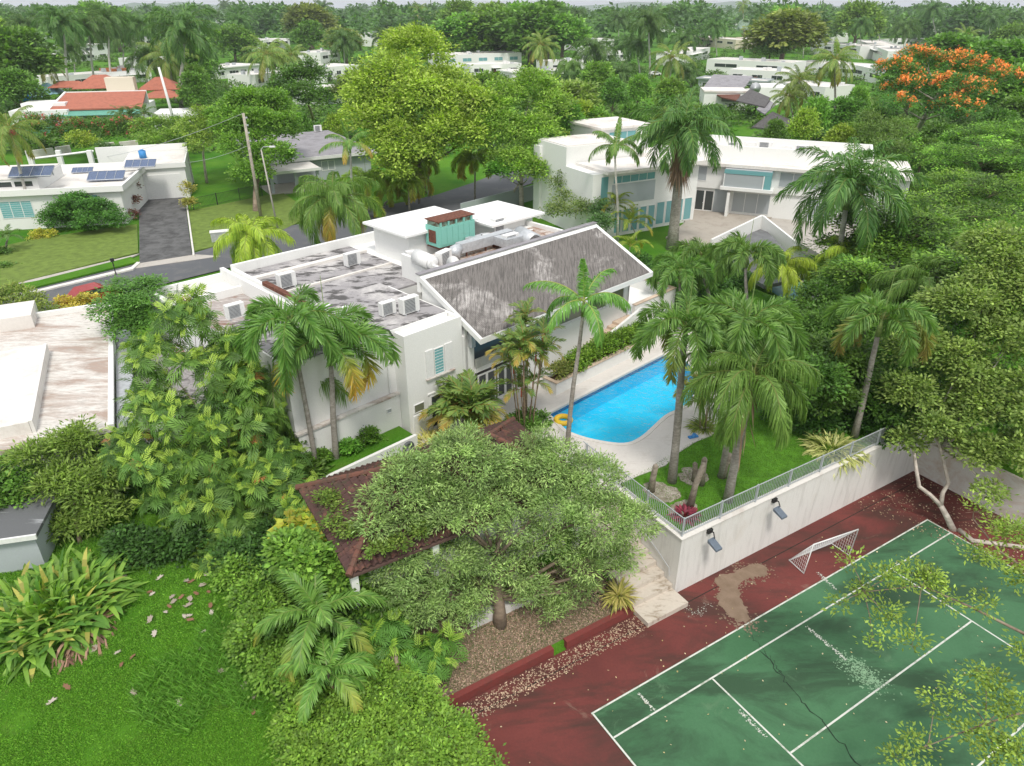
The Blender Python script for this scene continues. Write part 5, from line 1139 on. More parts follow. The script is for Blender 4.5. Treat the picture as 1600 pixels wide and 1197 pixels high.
kind('areca', nf=10, L=1.9, e=(1.4, .3), droop=(1.2, 1.9), nl=34, ll=.5, lw=.022, betas=[.3, .6], ld=.35, a0=1.0, a1=.4, c0=(.13, .26, .025), c1=(.26, .36, .03), pet=.15, rc=(.4, .38, .08), old=(.5, .42, .03))
kind('lfoxtail', **{**PK['foxtail'], 'c0': (.12, .26, .02), 'c1': (.26, .42, .04)})
kind('feather', nf=12, L=2.2, e=(1.4, .1), droop=(1.2, 2.1), nl=44, ll=.6, lw=.028, betas=[.0, .3], ld=.5, a0=1.05, a1=.45, c0=(.06, .2, .025), c1=(.14, .34, .04), pet=.15, rc=(.2, .3, .08), old=(.4, .4, .06))
kind('small', nf=13, L=1.6, e=(1.4, .1), droop=(1.0, 1.8), nl=24, ll=.42, lw=.022, betas=[-.1, .3], ld=.4, a0=1.0, a1=.4, c0=(.05, .13, .03), c1=(.10, .2, .04), pet=.15)
CROWNS = {}
def crown_for(kn, var, old=0.0, tipc=None):
    key = (kn, var, old, tipc)
    if key in CROWNS: return CROWNS[key]
    k = PK[kn]; rng = np.random.default_rng(abs(hash((len(kn) * 7 + ord(kn[0]), var))) % 9999); Vs, Cs = [], []
    for i in range(k['nf']):
        t = i / (k['nf'] - 1); az = i * 2.39996 + rng.uniform(-.25, .25) + var; e0 = k['e'][0] + (k['e'][1] - k['e'][0]) * t ** .8 + rng.uniform(-.1, .1)
        dr = k['droop'][0] + (k['droop'][1] - k['droop'][0]) * rng.uniform(.2, 1) * (.5 + .5 * t)
        c0, c1, tc, tf = k['c0'], k['c1'], None, 0
        if i == 0 and k.get('up'): e0 = 1.42; dr = k['up']
        if t > 1 - old: tc, tf = (tipc or k.get('old') or (.42, .30, .05)), rng.uniform(.5, 1.0)
        elif k.get('old') and t > .7: tc, tf = k['old'], rng.uniform(.3, .9)
        v, c = frond(rng, az, e0, dr, k['L'] * rng.uniform(.88, 1.08) * (.8 + .2 * min(1, t * 4)), k['nl'], k['ll'], k['lw'], k['betas'], k['ld'], k['a0'], k['a1'], c0, c1, tc, tf, pf=k.get('pf', 1.3), pet=k['pet'], rc=k.get('rc', (.18, .22, .06)), prof=k.get('prof', .6))
        Vs.append(v); Cs.append(c)
    CROWNS[key] = np_mesh('crown', np.concatenate(Vs), 4, np.concatenate(Cs)); return CROWNS[key]
def palm(kn, base, top, sc_=1.0, label='', group=None, var=0, rz=0.0, r=.14, bark_=None, old=0.0, tipc=None, spear=None, skirt=0, name='palm_tree', fruit=None, bulge=0.0, shaftmat=None):
    base = Vector(base); top = Vector(top); o = empty(name, base, 0, label, 'palm tree', group); k = PK[kn]; t = top - base
    mid = t * .5 + Vector((t.x * -.12, t.y * -.12, 0)); pts = [Vector((0, 0, -.3)), t * .25 + Vector((t.x * -.1, t.y * -.1, 0)), mid, t * .78, t]
    rr = [r * 1.35, r * 1.05 + bulge * .5, r + bulge, r * .85 + bulge * .3, r * .72]
    mb = MB(); mb.tube([base + p for p in pts], rr, 10).build('trunk', bark_ or PALMB, o, True)
    cz = t.copy()
    if k.get('shaft'):
        sr, sh = k['shaft']; sr *= sc_; sh *= sc_; MB().tube([top - Vector((0, 0, .05)), top + Vector((0, 0, sh * .5)), top + Vector((0, 0, sh))], [max(sr * 1.3, r * .8), sr * 1.1, sr * .5], 10).build('crownshaft', shaftmat or k['sc'], o, True); cz.z += sh * .9
    c = link_mesh('crown', crown_for(kn, var, old, tipc), FROND, o); c.location = cz; c.scale = (sc_,) * 3; c.rotation_euler = (0, 0, rz)
    sp = k.get('spear', 0) if spear is None else spear
    if sp: MB().tube([base + cz, base + cz + Vector((.05, 0, sp * sc_))], [.035, .012], 5).build('spear_leaf', GREENB, o)
    if skirt:
        rng = np.random.default_rng(var + 50); n = skirt; a = rng.uniform(0, 6.28, n); P = np.stack([np.cos(a) * r * .9, np.sin(a) * r * .9, rng.uniform(-2.6, .2, n) * sc_], 1) + np.array(cz)
        D = nrm(np.stack([np.cos(a) * .22, np.sin(a) * .22, np.full(n, -1.0)], 1) + rng.normal(0, .12, (n, 3))); N = nrm(np.stack([np.cos(a), np.sin(a), np.full(n, .2)], 1))
        link_mesh('dead_fronds', np_mesh('dead_fronds', quads(P, D, N, rng.uniform(.9, 2.0, n) * sc_, np.full(n, .05) * sc_).reshape(-1, 3), 4, leafcol(rng, n, (.20, .13, .07), (.36, .26, .16))), LITTER, o)
    if fruit:
        rng = np.random.default_rng(9); n = 500; P = rng.normal(0, .22, (n, 3)) + np.array(cz) + np.array([.35, -.5, -.5]); D = nrm(rng.normal(0, 1, (n, 3)))
        link_mesh('fruit_cluster', np_mesh('fruit', quads(P, D, nrm(rng.normal(0, 1, (n, 3))), np.full(n, .08), np.full(n, .04)).reshape(-1, 3), 4, leafcol(rng, n, fruit, tuple(x * .7 for x in fruit))), LITTER, o)
    return o
def pp(kn, b, t, sc_=1.0, label='', z=3.4, **kw):
    """palm from base pixel and crown centre pixel"""
    B = G(b[0], b[1], z); k = PK[kn]; T = AY(t[0], t[1], B.y); h = k['shaft'][1] * sc_ * .9 if k.get('shaft') else 0; T.z -= h
    return palm(kn, B, T, sc_, label, **kw)
# ---- strap / paddle leaf clumps and shrubs
def strap_clump(name, rng, n, L, Wd, c0, c1, spread=1.2, r0=.3, segs=4, ecen=1.2, edev=.35, droop=1.2, tipc=None, tf=.3):
    Vs, Cs = [], []
    for i in range(n):
        a = rng.uniform(0, 6.28); q = rng.random() ** .5; b = np.array([math.cos(a) * q * r0, math.sin(a) * q * r0, 0.0]); az = a + rng.normal(0, .5 + edev * .6)
        e = ecen - q * spread + rng.normal(0, edev * .5); Li = L * rng.uniform(.6, 1.15); dr = droop * rng.uniform(.5, 1.3)
        col = leafcol(rng, 1, c0, c1, .15)[0]; p = b.copy(); side = np.array([-math.sin(az), math.cos(az), 0]) + rng.normal(0, .15, 3); old = rng.random() < tf
        for k in range(segs):
            s0, s1 = k / segs, (k + 1) / segs; ee = e - dr * ((s0 + s1) / 2) ** 1.4; d = np.array([math.cos(az) * math.cos(ee), math.sin(az) * math.cos(ee), math.sin(ee)]); p2 = p + d * Li / segs
            w0 = Wd * (.25 + .75 * math.sin(math.pi * min(1, s0 * .9 + .08))); w1 = Wd * (.02 if k == segs - 1 else .25 + .75 * math.sin(math.pi * min(1, s1 * .9 + .08)))
            Vs.append([p - side * w0, p + side * w0, p2 + side * w1, p2 - side * w1]); c = col if not (old and tipc and s1 > .5) else np.array(tipc) * rng.uniform(.7, 1.2); Cs.append(c * (1 + .06 * (k % 2))); p = p2
    return np_mesh(name, np.array(Vs), 4, np.array(Cs))
def clump(name, loc, label, cat, seed=1, scale=1.0, mat=None, group=None, **kw):
    o = link_mesh(name, strap_clump(name, np.random.default_rng(seed), **kw), mat or LEAF); o.location = loc; o.scale = (scale,) * 3; tag(o, label, cat, group); return o
def shrub(name, loc, label, cat, lobes, seed=1, ncl=300, npl=14, L=.16, Wd=.05, cr=.3, c0=(.05, .14, .02), c1=(.12, .24, .03), group=None, rz=0, scale=1, **kw):
    o = link_mesh(name, crown_mesh(name, np.random.default_rng(seed), lobes, ncl, npl, L, Wd, cr, c0, c1, **kw), LEAF); o.location = loc; o.rotation_euler = (0, 0, rz); o.scale = (scale,) * 3 if isinstance(scale, (int, float)) else scale
    return tag(o, label, cat, group)
def row_lobes(F, x0, x1, y, z, rx, rz_, step=.7, org=(0, 0, 0)):
    out = []; x = x0; rg = random.Random(int(x0 * 10)); 
    while x <= x1: p = F(x, y + rg.uniform(-.1, .1), z + rg.uniform(-.1, .1)); out.append((p[0] - org[0], p[1] - org[1], p[2] - org[2], rx * rg.uniform(.85, 1.2), rz_ * rg.uniform(.85, 1.2))); x += step
    return out
# ---- breadfruit leaves: deeply lobed
def breadleaf():
    q = []
    for i in range(5):
        x = .14 + i * .155; l = .52 * math.sin(math.pi * (.24 + .58 * i / 5)) ** .6; a = R(46 - i * 4)
        for s_ in (1, -1):
            d = np.array([math.cos(a), s_ * math.sin(a), 0]); n2 = np.array([-d[1], d[0], 0]) * .046
            p0 = np.array([x, 0, 0.0]); q.append([p0 - n2 * .6, p0 + d * l * .6 - n2, p0 + d * l + [0, 0, -.08], p0 + d * l * .6 + n2])
    q.append([np.array([.0, -.010, .01]), np.array([.85, -.035, .0]), np.array([.85, .035, 0]), np.array([.0, .010, .01])])
    q.append([np.array([.85, -.035, 0]), np.array([1.0, -.045, -.03]), np.array([1.15, 0, -.08]), np.array([1.0, .045, -.03])])
    return np.array(q, dtype=float)
BL = breadleaf()
def bread_crown(name, rng, tips, dirs, nleaf=9, L=.62, c0=(.05, .18, .03), c1=(.11, .28, .04), young=(.26, .50, .04), old=(.5, .27, .05)):
    Vs, Cs = [], []
    for tpt, dr in zip(tips, dirs):
        dr = dr / np.linalg.norm(dr); u = nrm(np.cross(dr, [.3, .2, 1])); v = np.cross(dr, u); ct = leafcol(rng, 1, c0, c1, .15)[0]
        for i in range(nleaf):
            f = i / nleaf; a = i * 2.39996 + rng.uniform(-.2, .2); el = R(75 - 95 * f + rng.uniform(-10, 10)); d = np.cos(el) * (np.cos(a) * u + np.sin(a) * v) + np.sin(el) * dr; d[2] -= .12; d = nrm(d)
            N = nrm(dr - d * (dr @ d) + rng.normal(0, .2, 3)); S = nrm(np.cross(N, d)); N = np.cross(d, S)
            l = L * (.5 + .6 * f) * rng.uniform(.8, 1.15); M = BL.reshape(-1, 3); bend = M[:, 0] ** 2 * .35
            P = tpt + (M[:, :1] * d + M[:, 1:2] * S + (M[:, 2:] - bend[:, None]) * N) * l
            Vs.append(P.reshape(-1, 4, 3)); c = np.array(young) * rng.uniform(.8, 1.1) if i < 3 and rng.random() < .7 else (np.array(old) if rng.random() < .012 else ct * rng.uniform(.75, 1.25)); Cs.append(np.tile(c, (len(BL), 1)))
    return np_mesh(name, np.concatenate(Vs), 4, np.concatenate(Cs))
def bread_tree(name, base, lobes, ntips, label, seed=3, L=.62, nleaf=9, r0=.2, base_h=3.0, ll_=None, **kw):
    rng = np.random.default_rng(seed); o = empty(name, base, 0, label, 'tree')
    LB = np.array([l[:3] for l in lobes]); LR = np.array([[l[3], l[3], l[4]] for l in lobes]); wts = LR[:, 0] ** 2; wts = wts / wts.sum()
    idx = rng.choice(len(lobes), ntips * 2, p=wts); d = nrm(rng.normal(0, 1, (ntips * 2, 3))); d[:, 2] = np.where(d[:, 2] < -.25, -d[:, 2], d[:, 2]); c = LB[idx] + d * LR[idx] * rng.uniform(.7, 1.08, (ntips * 2, 1))
    keep = []; 
    for i in range(len(c)):
        if all(np.sum((c[i] - c[j]) ** 2) > (L * .42) ** 2 for j in keep[-400:]) and not (((((c[i] - LB) / LR) ** 2).sum(1) < .4).any()): keep.append(i)
        if len(keep) >= ntips: break
    c, d = c[keep], nrm(d[keep] + np.array([0, 0, .55]))
    link_mesh('crown', bread_crown('crown', rng, c, d, nleaf, L, **kw), LEAF, o)
    mb = limbs(random.Random(seed), ll_ or lobes, base_h, r0, sub=2)
    me = bpy.data.meshes.new('trunk'); me.from_pydata(mb.v, [], mb.f); link_mesh('trunk', me, TREEB, o); return o
# ------------------------------------------------------------------ VEGETATION: placements
def LP(items, org):
    """lobes: (px, py, Y, r[, rz]) -> centres relative to origin"""
    out = []
    for it in items:
        p = AY(it[0], it[1], it[2]) - Vector(org); out.append((p.x, p.y, p.z, it[3], it[4] if len(it) > 4 else it[3] * .8))
    return out
def LT(items, dz, r):
    out = []
    for it in items:
        p = GH(it[0], it[1], it[2] if len(it) > 2 else dz); rr = it[3] if len(it) > 3 else r; out.append((p.x, p.y, p.z, rr, rr * .75))
    return out
def LG(items, z, r, org=(0, 0, 0)):
    out = []
    for it in items:
        zz = it[2] if len(it) > 2 else z; rr = it[3] if len(it) > 3 else r; p = G(it[0], it[1], zz) - Vector(org); out.append((p.x, p.y, p.z, rr, rr * .75))
    return out
def pxtree(name, base, items, label, seed=1, bz=3.4, bark_=None, r0=.22, bh=2.5, trunk=True, sub=3, cat='tree', **kw):
    B = base if isinstance(base, Vector) else G(base[0], base[1], bz); lobes = LP(items, B); rng = np.random.default_rng(seed)
    o = empty(name, B, 0, label, cat); sk = kw.pop('sk', 5); link_mesh('crown', crown_mesh('crown', rng, split(lobes, seed, sk) if sk else lobes, **kw), LEAF, o)
    if trunk:
        mb = limbs(random.Random(seed), lobes, bh, r0, sub=sub); me = bpy.data.meshes.new('trunk'); me.from_pydata(mb.v, [], mb.f); me.polygons.foreach_set('use_smooth', [True] * len(me.polygons)); link_mesh('trunk', me, bark_ or TREEB, o)
    return o
# big grey green tree in front of the pavilion
ft_items = [(612, 800, 24, 1.5), (655, 752, 25, 1.5), (722, 722, 26, 1.6), (788, 735, 26.5, 1.3), (840, 695, 28, .85), (872, 742, 26.5, 1.5), (935, 752, 26.5, 1.5), (962, 822, 25, 1.6), (885, 815, 25, 1.7), (800, 800, 25, 1.6), (705, 805, 24.5, 1.7),
  (622, 880, 23, 1.5), (582, 890, 23, 1.0), (700, 885, 23.5, 1.5), (785, 880, 24.2, 1.2), (905, 875, 24.8, 1.4), (965, 885, 25, 1.0), (668, 938, 22.6, 1.2), (745, 925, 23.2, 1.1), (610, 925, 22.4, .9), (830, 925, 23.8, 1.0), (650, 965, 22.0, .9), (720, 965, 22.5, .7), (855, 950, 23.8, .8), (905, 925, 24.2, .8), (640, 850, 23.6, 1.2), (840, 850, 24.6, 1.1)]
pxtree('broadleaf_tree', G(781, 972, .8), ft_items, 'large grey green fine leaved tree in front of the tiled pavilion', 11, bark_=TREEB, r0=.30, bh=1.6, sub=6, ncl=3500, npl=34, L=.19, Wd=.026, cr=.30, c0=(.115, .215, .06), c1=(.27, .40, .12), up=.45, flat=.7, droop=.1, cl_v=.32, low=-.25, inner=.04)
# breadfruit trees
bf = [(288, 505, 31, 1.15), (250, 560, 30, 1.25), (315, 585, 30, 1.35), (352, 640, 29.5, 1.3), (268, 655, 28.8, 1.6), (228, 718, 27.8, 1.4), (320, 715, 28.4, 1.5), (402, 745, 28, 1.3), (440, 795, 27, 1.2), (292, 790, 27, 1.5), (372, 830, 26.4, 1.5), (425, 880, 25.6, 1.1), (335, 885, 25, 1.1), (478, 775, 28, .9), (352, 540, 31, .75), (390, 690, 29, 1.0), (225, 640, 28.8, .9), (270, 730, 27.6, 1.0), (350, 770, 27.2, 1.2), (465, 850, 26.2, 1.1), (450, 735, 28.5, .9), (495, 815, 26.8, .8), (432, 900, 25.4, .9), (480, 790, 26.8, .9), (300, 470, 31.5, .7), (385, 600, 30, 1.0), (400, 660, 29.4, 1.1), (365, 560, 30.6, .8), (430, 720, 28.8, 1.0), (235, 600, 29.4, .9), (215, 690, 28.4, .9)]
B0 = Vector((AY(325, 800, 28.6).x, 28.6, 3.0)); bread_tree('breadfruit_tree', B0, split(LP(bf, B0), 3, 4, .6), 720, 'tall breadfruit tree with deeply cut leaves left of the house', 3, .92, 8, .11, 3.0, ll_=LP(bf, B0), c0=(.04, .16, .022), c1=(.11, .30, .04), young=(.30, .58, .05))
bf2 = [(602, 1000, 21, 1.1), (566, 968, 21.6, .9), (655, 1040, 20.2, .9), (610, 1050, 20, 1.0), (688, 1015, 21, .7), (575, 1030, 20.4, .9)]
B0 = GH(625, 1075); bread_tree('young_breadfruit_tree', B0, LP(bf2, B0), 62, 'young bright breadfruit tree below the pavilion', 5, .95, 9, .1, 1.0, c0=(.05, .19, .02), c1=(.10, .30, .03))
# hedge mass at the bottom
hb_ = [(600, 1085), (562, 1110), (640, 1115), (688, 1160), (605, 1150), (545, 1165), (500, 1190), (645, 1185), (700, 1205), (485, 1140), (520, 1085), (560, 1215), (620, 1230), (735, 1225, 1.6, 1.2)]
shrub('hedge', (0, 0, 0), 'wide bright green clipped hedge along the left end of the court', 'hedge', LG(hb_, 1.9, 1.25), 21, ncl=2300, npl=22, L=.15, Wd=.045, cr=.3, c0=(.07, .20, .012), c1=(.17, .34, .02), up=.7, inner=.05)
sh2 = [(398, 1000), (430, 1040), (470, 1060), (420, 960), (450, 1010), (400, 930), (440, 920), (370, 900)]
shrub('shrub', (0, 0, 0), 'tangled green shrub between lawn and small feather palm', 'shrub', LT(sh2, .5, .9), 22, ncl=900, npl=20, L=.18, Wd=.06, cr=.32, c0=(.06, .19, .015), c1=(.17, .36, .03))
shrub('shrub', (0, 0, 0), 'yellow leaved pothos vine at the pavilion corner', 'vine', LG([(470, 850, 4.6, .7), (492, 830, 5.0, .6), (465, 825, 4.8, .6), (505, 862, 4.6, .55), (515, 885, 4.2, .5)], 4, .8), 23, ncl=90, npl=12, L=.42, Wd=.16, cr=.4, c0=(.14, .34, .02), c1=(.52, .52, .03))
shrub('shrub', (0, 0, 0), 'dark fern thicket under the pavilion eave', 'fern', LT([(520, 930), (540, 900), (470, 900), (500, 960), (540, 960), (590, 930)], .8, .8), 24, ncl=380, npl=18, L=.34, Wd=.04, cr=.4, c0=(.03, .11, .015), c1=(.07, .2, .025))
palm('feather', GH(500, 985), GH(495, 960, 2.0), 1.35, 'small feather palm in front of the pavilion', var=3, r=.07, name='feather_palm')
palm('feather', GH(520, 1080), GH(512, 1050, 1.6), 1.0, 'low feather palm with a grey dead frond above the hedge', var=5, r=.07, name='feather_palm', skirt=12)
# ginger clump bottom left
for i, (x, y, n, s_) in enumerate([(95, 955, 230, 1.0)]):
    o = clump('ginger_clump', GH(x - 12, y), 'huge clump of paddle leaved ginger beside the dark shed', 'plant', 31 + i, .9, n=950, L=1.75, Wd=.115, c0=(.05, .17, .015), c1=(.17, .34, .03), spread=1.15, r0=2.7, segs=6, ecen=1.4, edev=.9, droop=1.25, tipc=(.36, .36, .06), tf=.10)
o = clump('ginger_litter', GH(115, 985, .1), 'brown dead leaves hanging under the ginger clump', 'dead leaves', 33, n=200, L=1.5, Wd=.06, c0=(.16, .09, .05), c1=(.30, .2, .12), spread=1.5, r0=1.6, segs=3, ecen=.5, droop=1.2, mat=LITTER); o['kind'] = 'stuff'
# creeper covered mass at left
vm1 = [(60, 715, 28.5, 1.0), (112, 700, 29.5, 1.2), (150, 740, 28.5, 1.1), (95, 760, 27.5, 1.1), (160, 800, 27, 1.1), (110, 820, 26.5, .9), (125, 770, 27.4, 1.0)]
pxtree('conifer_shrub', G(125, 850, 3.3), vm1, 'feathery light green shrub leaning against the neighbour house', 41, ncl=520, npl=24, L=.30, Wd=.045, cr=.42, c0=(.10, .22, .03), c1=(.20, .36, .05), r0=.1, bh=1.2, up=.3)
vm2 = [(180, 720, 31, 1.1), (195, 760, 30, 1.2), (165, 690, 31.5, .8), (205, 800, 29, 1.1), (150, 815, 29, 1.0), (240, 790, 29, 1.0), (235, 740, 30, .9), (190, 840, 28, 1.0)]
pxtree('creeper', G(190, 840, 3.3), vm2, 'dark green creeper hanging down the neighbour wall', 42, ncl=700, npl=22, L=.20, Wd=.075, cr=.3, c0=(.035, .13, .01), c1=(.09, .25, .02), trunk=False, cat='vine')
vm3 = [(15, 740, 28, 1.2), (40, 770, 27, .9), (0, 790, 26.5, .9), (-30, 760, 27, 1.2)]
pxtree('creeper', G(15, 830, 3.3), vm3, 'green creeper over the dark shed roof', 43, ncl=260, npl=22, L=.2, Wd=.07, cr=.3, c0=(.05, .15, .015), c1=(.10, .26, .02), trunk=False, cat='vine')
shrub('undergrowth', (0, 0, 0), 'dark undergrowth below the breadfruit tree', 'undergrowth', LT([(230, 860, .4), (200, 850), (260, 850), (400, 880), (450, 880), (420, 840), (470, 860), (300, 850), (370, 870), (440, 910), (400, 870)], .5, .8), 44, ncl=900, npl=18, L=.2, Wd=.07, cr=.35, c0=(.02, .075, .01), c1=(.05, .15, .02))['kind'] = 'stuff'
# feathery tree between neighbour and house, bushes at the street
pxtree('feathery_tree', G(205, 560, 3.4), [(175, 482, 43, 1.5, .8), (215, 462, 44, 1.5, .8), (205, 508, 42.5, 1.5, .8), (238, 448, 45, 1.0, .6), (185, 450, 45, .9, .5), (228, 495, 43, 1.2, .7)], 'feathery mid green tree between the neighbour roof and the house', 45, ncl=420, npl=26, L=.24, Wd=.055, cr=.5, c0=(.05, .18, .025), c1=(.10, .28, .04), flat=.3, up=.9)
pxtree('croton_bush', G(125, 492, 3.4), [(105, 480, 53, .9), (135, 472, 54, .9), (120, 488, 52, .8)], 'yellow croton bush beside the dark red car', 46, ncl=150, npl=14, L=.22, Wd=.07, cr=.3, c0=(.40, .45, .03), c1=(.62, .56, .06), r0=.06, bh=.5, cat='bush')
pxtree('flower_bush', G(98, 490, 3.4), [(96, 482, 53.4, .6), (108, 474, 54.5, .5)], 'red leaved bush left of the yellow croton', 47, ncl=60, npl=14, L=.2, Wd=.07, cr=.3, c0=(.35, .03, .04), c1=(.5, .10, .05), r0=.05, bh=.4, cat='bush')
pxtree('bush', G(20, 520, 3.4), [(-10, 470, 52, 1.4), (25, 462, 54, 1.3), (50, 475, 52, 1.1), (10, 500, 50, 1.2), (70, 488, 51, .9)], 'olive green bush at the left edge near the street', 48, ncl=420, npl=18, L=.22, Wd=.07, cr=.35, c0=(.09, .18, .02), c1=(.22, .28, .05), r0=.1, bh=1, cat='bush')
# more roofs among the far trees
for a_, c_, z_, d_, lb_ in (((215, 92), (262, 89), 7.5, 12, 'low white house right of the tall left palms'), ((590, 60), (640, 57), 8, 12, 'white house peeking over the yellow green treetop'), ((925, 82), (985, 80), 7.5, 12, 'low white house beside the white car'), ((30, 92), (72, 89), 8, 12, 'white house left of the two storey house'), ((1400, 62), (1455, 60), 8, 12, 'white house just above the flame tree'), ((30, 52), (80, 48), 9, 14, 'distant white roofed house at the far left among palms'), ((225, 60), (262, 58), 9, 12, 'distant white house between the tall left palms'), ((412, 62), (452, 60), 9, 12, 'distant white house above the golden coconut palm'), ((575, 52), (612, 50), 9, 12, 'distant white house above the yellow green tree'), ((905, 62), (960, 60), 9, 12, 'distant white house left of the tall centre palm'), ((1030, 40), (1070, 40), 9, 12, 'distant white house right of the tall centre palm'), ((1150, 36), (1205, 36), 9, 12, 'distant pale house beyond the silver fan palm'), ((1262, 50), (1300, 52), 9, 14, 'distant white house beyond the red car'), ((640, 30), (668, 29), 10, 12, 'distant white house left of the lone coconut palm'), ((1400, 30), (1440, 29), 10, 12, 'distant white house above the flame tree')):
    bghouse(a_, c_, z_, d_, lb_, nwin=3)
bghouse((1140, 108), (1232, 112), 7.4, 12, 'low white roofed wing behind the folded grey roofs', nwin=3)
bghouse((1212, 128), (1290, 136), 6.8, 12, 'white walled house between grey roofs and coconut palm', nwin=3)
bghouse((1330, 100), (1385, 112), 7.5, 12, 'white house with curved wall left of the flame tree', nwin=2)
shrub('shrub', (0, 0, 0), 'leafy green bush growing against the left corner of the pavilion', 'bush', LT([(500, 900, 2.2, .8), (530, 915, 1.8, .8), (480, 880, 2.8, .8), (515, 880, 2.6, .7), (560, 925, 1.2, .8), (455, 860, 2.6, .8), (540, 900, 2.4, .6), (590, 940, .9, .7)], 1.5, .8), 25, ncl=620, npl=18, L=.26, Wd=.09, cr=.35, c0=(.05, .18, .015), c1=(.16, .36, .03))
shrub('shrub', (0, 0, 0), 'dark leafy plants at the foot of the house wall behind the breadfruit tree', 'bush', LG([(432, 705, 5.0, .9), (452, 690, 5.4, .8), (478, 738, 4.2, .8), (445, 745, 4.5, .9), (420, 665, 6.0, .8), (462, 665, 5.6, .6), (410, 720, 5, .9)], 4, .8), 27, ncl=620, npl=18, L=.3, Wd=.075, cr=.35, c0=(.035, .13, .015), c1=(.12, .29, .03))
# ---- palms near the house
pp('foxtail', (527, 732), (513, 540), 1.4, 'foxtail palm with yellowing outer fronds in front of the white house', var=1, old=.5, tipc=(.72, .42, .03), r=.16, spear=2.6)
pp('foxtail', (497, 745), (455, 505), 1.25, 'dark foxtail palm leaning left of the yellowing one', var=2, rz=1, r=.13, spear=0)
pp('queen', (458, 705), (430, 590), 1.3, 'shaggy queen palm with brown fibre crown by the breadfruit tree', var=3, r=.17, skirt=160, old=.1)
pp('alexander', (886, 700), (912, 470), 1.0, 'slender palm with upright new frond beside the swim ring', var=4, r=.12, rz=.6, bark_=PALMB)
pp('foxtail', (1050, 752), (1072, 512), 1.2, 'grey trunked foxtail palm standing on the deck edge', var=5, rz=.2, r=.2, old=.2, tipc=(.25, .24, .06))
pp('foxtail', (1127, 745), (1168, 508), 1.3, 'dark foxtail palm right behind the deck palm', var=6, rz=2, r=.15, spear=3.0)
pp('queen', (1137, 782), (1175, 590), 1.1, 'weeping queen palm with long leaflets above the garden lawn', var=7, r=.2, bulge=.02, skirt=50)
pp('foxtail', (1335, 682), (1378, 500), 1.25, 'foxtail palm leaning right behind the variegated bush', var=8, rz=1.2, r=.17, old=.3, tipc=(.30, .22, .05), spear=2.6)
pp('foxtail', (1165, 520), (1168, 398), 1.25, 'foxtail palm behind the pool near the terrace stairs', var=9, rz=.5, r=.13)
pp('foxtail', (1062, 500), (1064, 425), 1.2, 'low foxtail palm right of the grey roof end', var=10, rz=2.5, r=.13, spear=2)
pp('foxtail', (1110, 480), (1095, 400), 1.2, 'foxtail palm below the thick skirted palm', var=2, rz=3.5, r=.13, spear=0)
pp('yqueen', (1230, 470), (1222, 415), 1.0, 'yellow palm next to the small pale pool', var=11, r=.1)
pp('areca', (1110, 655), (1100, 600), 1.25, 'areca palm clump between pool and queen palm', var=12, r=.06, name='areca_palm', old=.3)
pp('foxtail', (1300, 470), (1295, 420), 1.15, 'foxtail palm right of the small pale pool', var=13, r=.12, spear=2)
pp('foxtail', (1350, 520), (1345, 430), 1.2, 'foxtail palm in front of the layered rain trees', var=14, rz=.8, r=.12, spear=2.6)
pp('yqueen', (1330, 470), (1330, 400), 1.1, 'lime green palm below the big royal palm', var=15, r=.1)
pp('queen', (1420, 560), (1440, 445), 1.1, 'blue green queen palm left of the big light tree', var=16, r=.18)
pp('queen', (1480, 560), (1500, 440), 1.1, 'blue green queen palm half hidden by the big light tree', var=17, r=.18)
pp('royal', (1300, 465), (1330, 288), 1.55, 'large dark royal palm in front of the modern white house', var=18, r=.25, bark_=PALE)
pp('royal', (1050, 388), (1068, 200), 1.5, 'thick palm with a brown skirt of dead fronds before the modern house', var=19, r=.50, skirt=520, rz=.7)
pp('alexander', (965, 378), (962, 228), 1.2, 'slender palm in front of the blank white wall', var=20, r=.13, bark_=PALE)
pp('yqueen', (400, 432), (392, 368), 1.35, 'bright yellow green palm at the foot of the utility pole', var=21, r=.14, skirt=30)
pp('queen', (520, 410), (520, 312), 1.5, 'drooping queen palm hanging over the street parapet', var=22, r=.15, old=.12, tipc=(.60, .36, .03))
pp('alexander', (553, 348), (546, 225), 1.1, 'slender palm with orange flower stalks by the grey bungalow', var=23, r=.14, bark_=PALE, old=.3, tipc=(.6, .38, .05))
pp('alexander', (670, 306), (668, 160), 1.45, 'tall pale slender palm before the yellow green tree', var=24, r=.13, bark_=PALE)
for i, (b_, t, s_, lab) in enumerate([((578, 330), (572, 282), 1.3, 'foxtail palm beside the slender orange flowered palm'), ((640, 330), (638, 285), 1.3, 'foxtail palm behind the first white pyramid roof'), ((655, 318), (650, 250), 1.35, 'taller foxtail palm among the street palms'), ((742, 312), (742, 252), 1.4, 'foxtail palm with drooping crown between the two pyramid roofs'), ((600, 320), (612, 300), 1.1, 'small foxtail palm left of the pyramid roof'), ((560, 345), (570, 320), 1.1, 'low foxtail palm at the back parapet')]):
    pp('lfoxtail', b_, t, s_, lab, var=25 + i % 3, rz=i * 1.3, r=.12, old=.35, tipc=(.42, .34, .05), spear=2.4)
pp('coconut', (55, 352), (14, 200), .95, 'palm with red fruit and yellow lower fronds at the left edge', var=30, r=.16, bark_=PALE, fruit=(.5, .04, .03))
pp('small', (10, 392), (12, 370), 1.2, 'small palm at the left edge of the mown lawn', var=31, r=.1); pp('small', (55, 340), (8, 352), 1.0, 'low feathery palm under the red fruited palm', var=32, r=.08)
pp('coconut', (1300, 212), (1306, 92), 1.3, 'tall coconut palm with yellow fronds on the right', var=33, r=.2, old=.2)
pp('areca', (995, 375), (985, 348), 1.6, 'yellow areca palm in front of the modern house', var=34, r=.06, name='areca_palm'); pp('areca', (945, 372), (962, 318), 1.3, 'lime areca palm beside the slender trunk', var=35, r=.06, name='areca_palm')
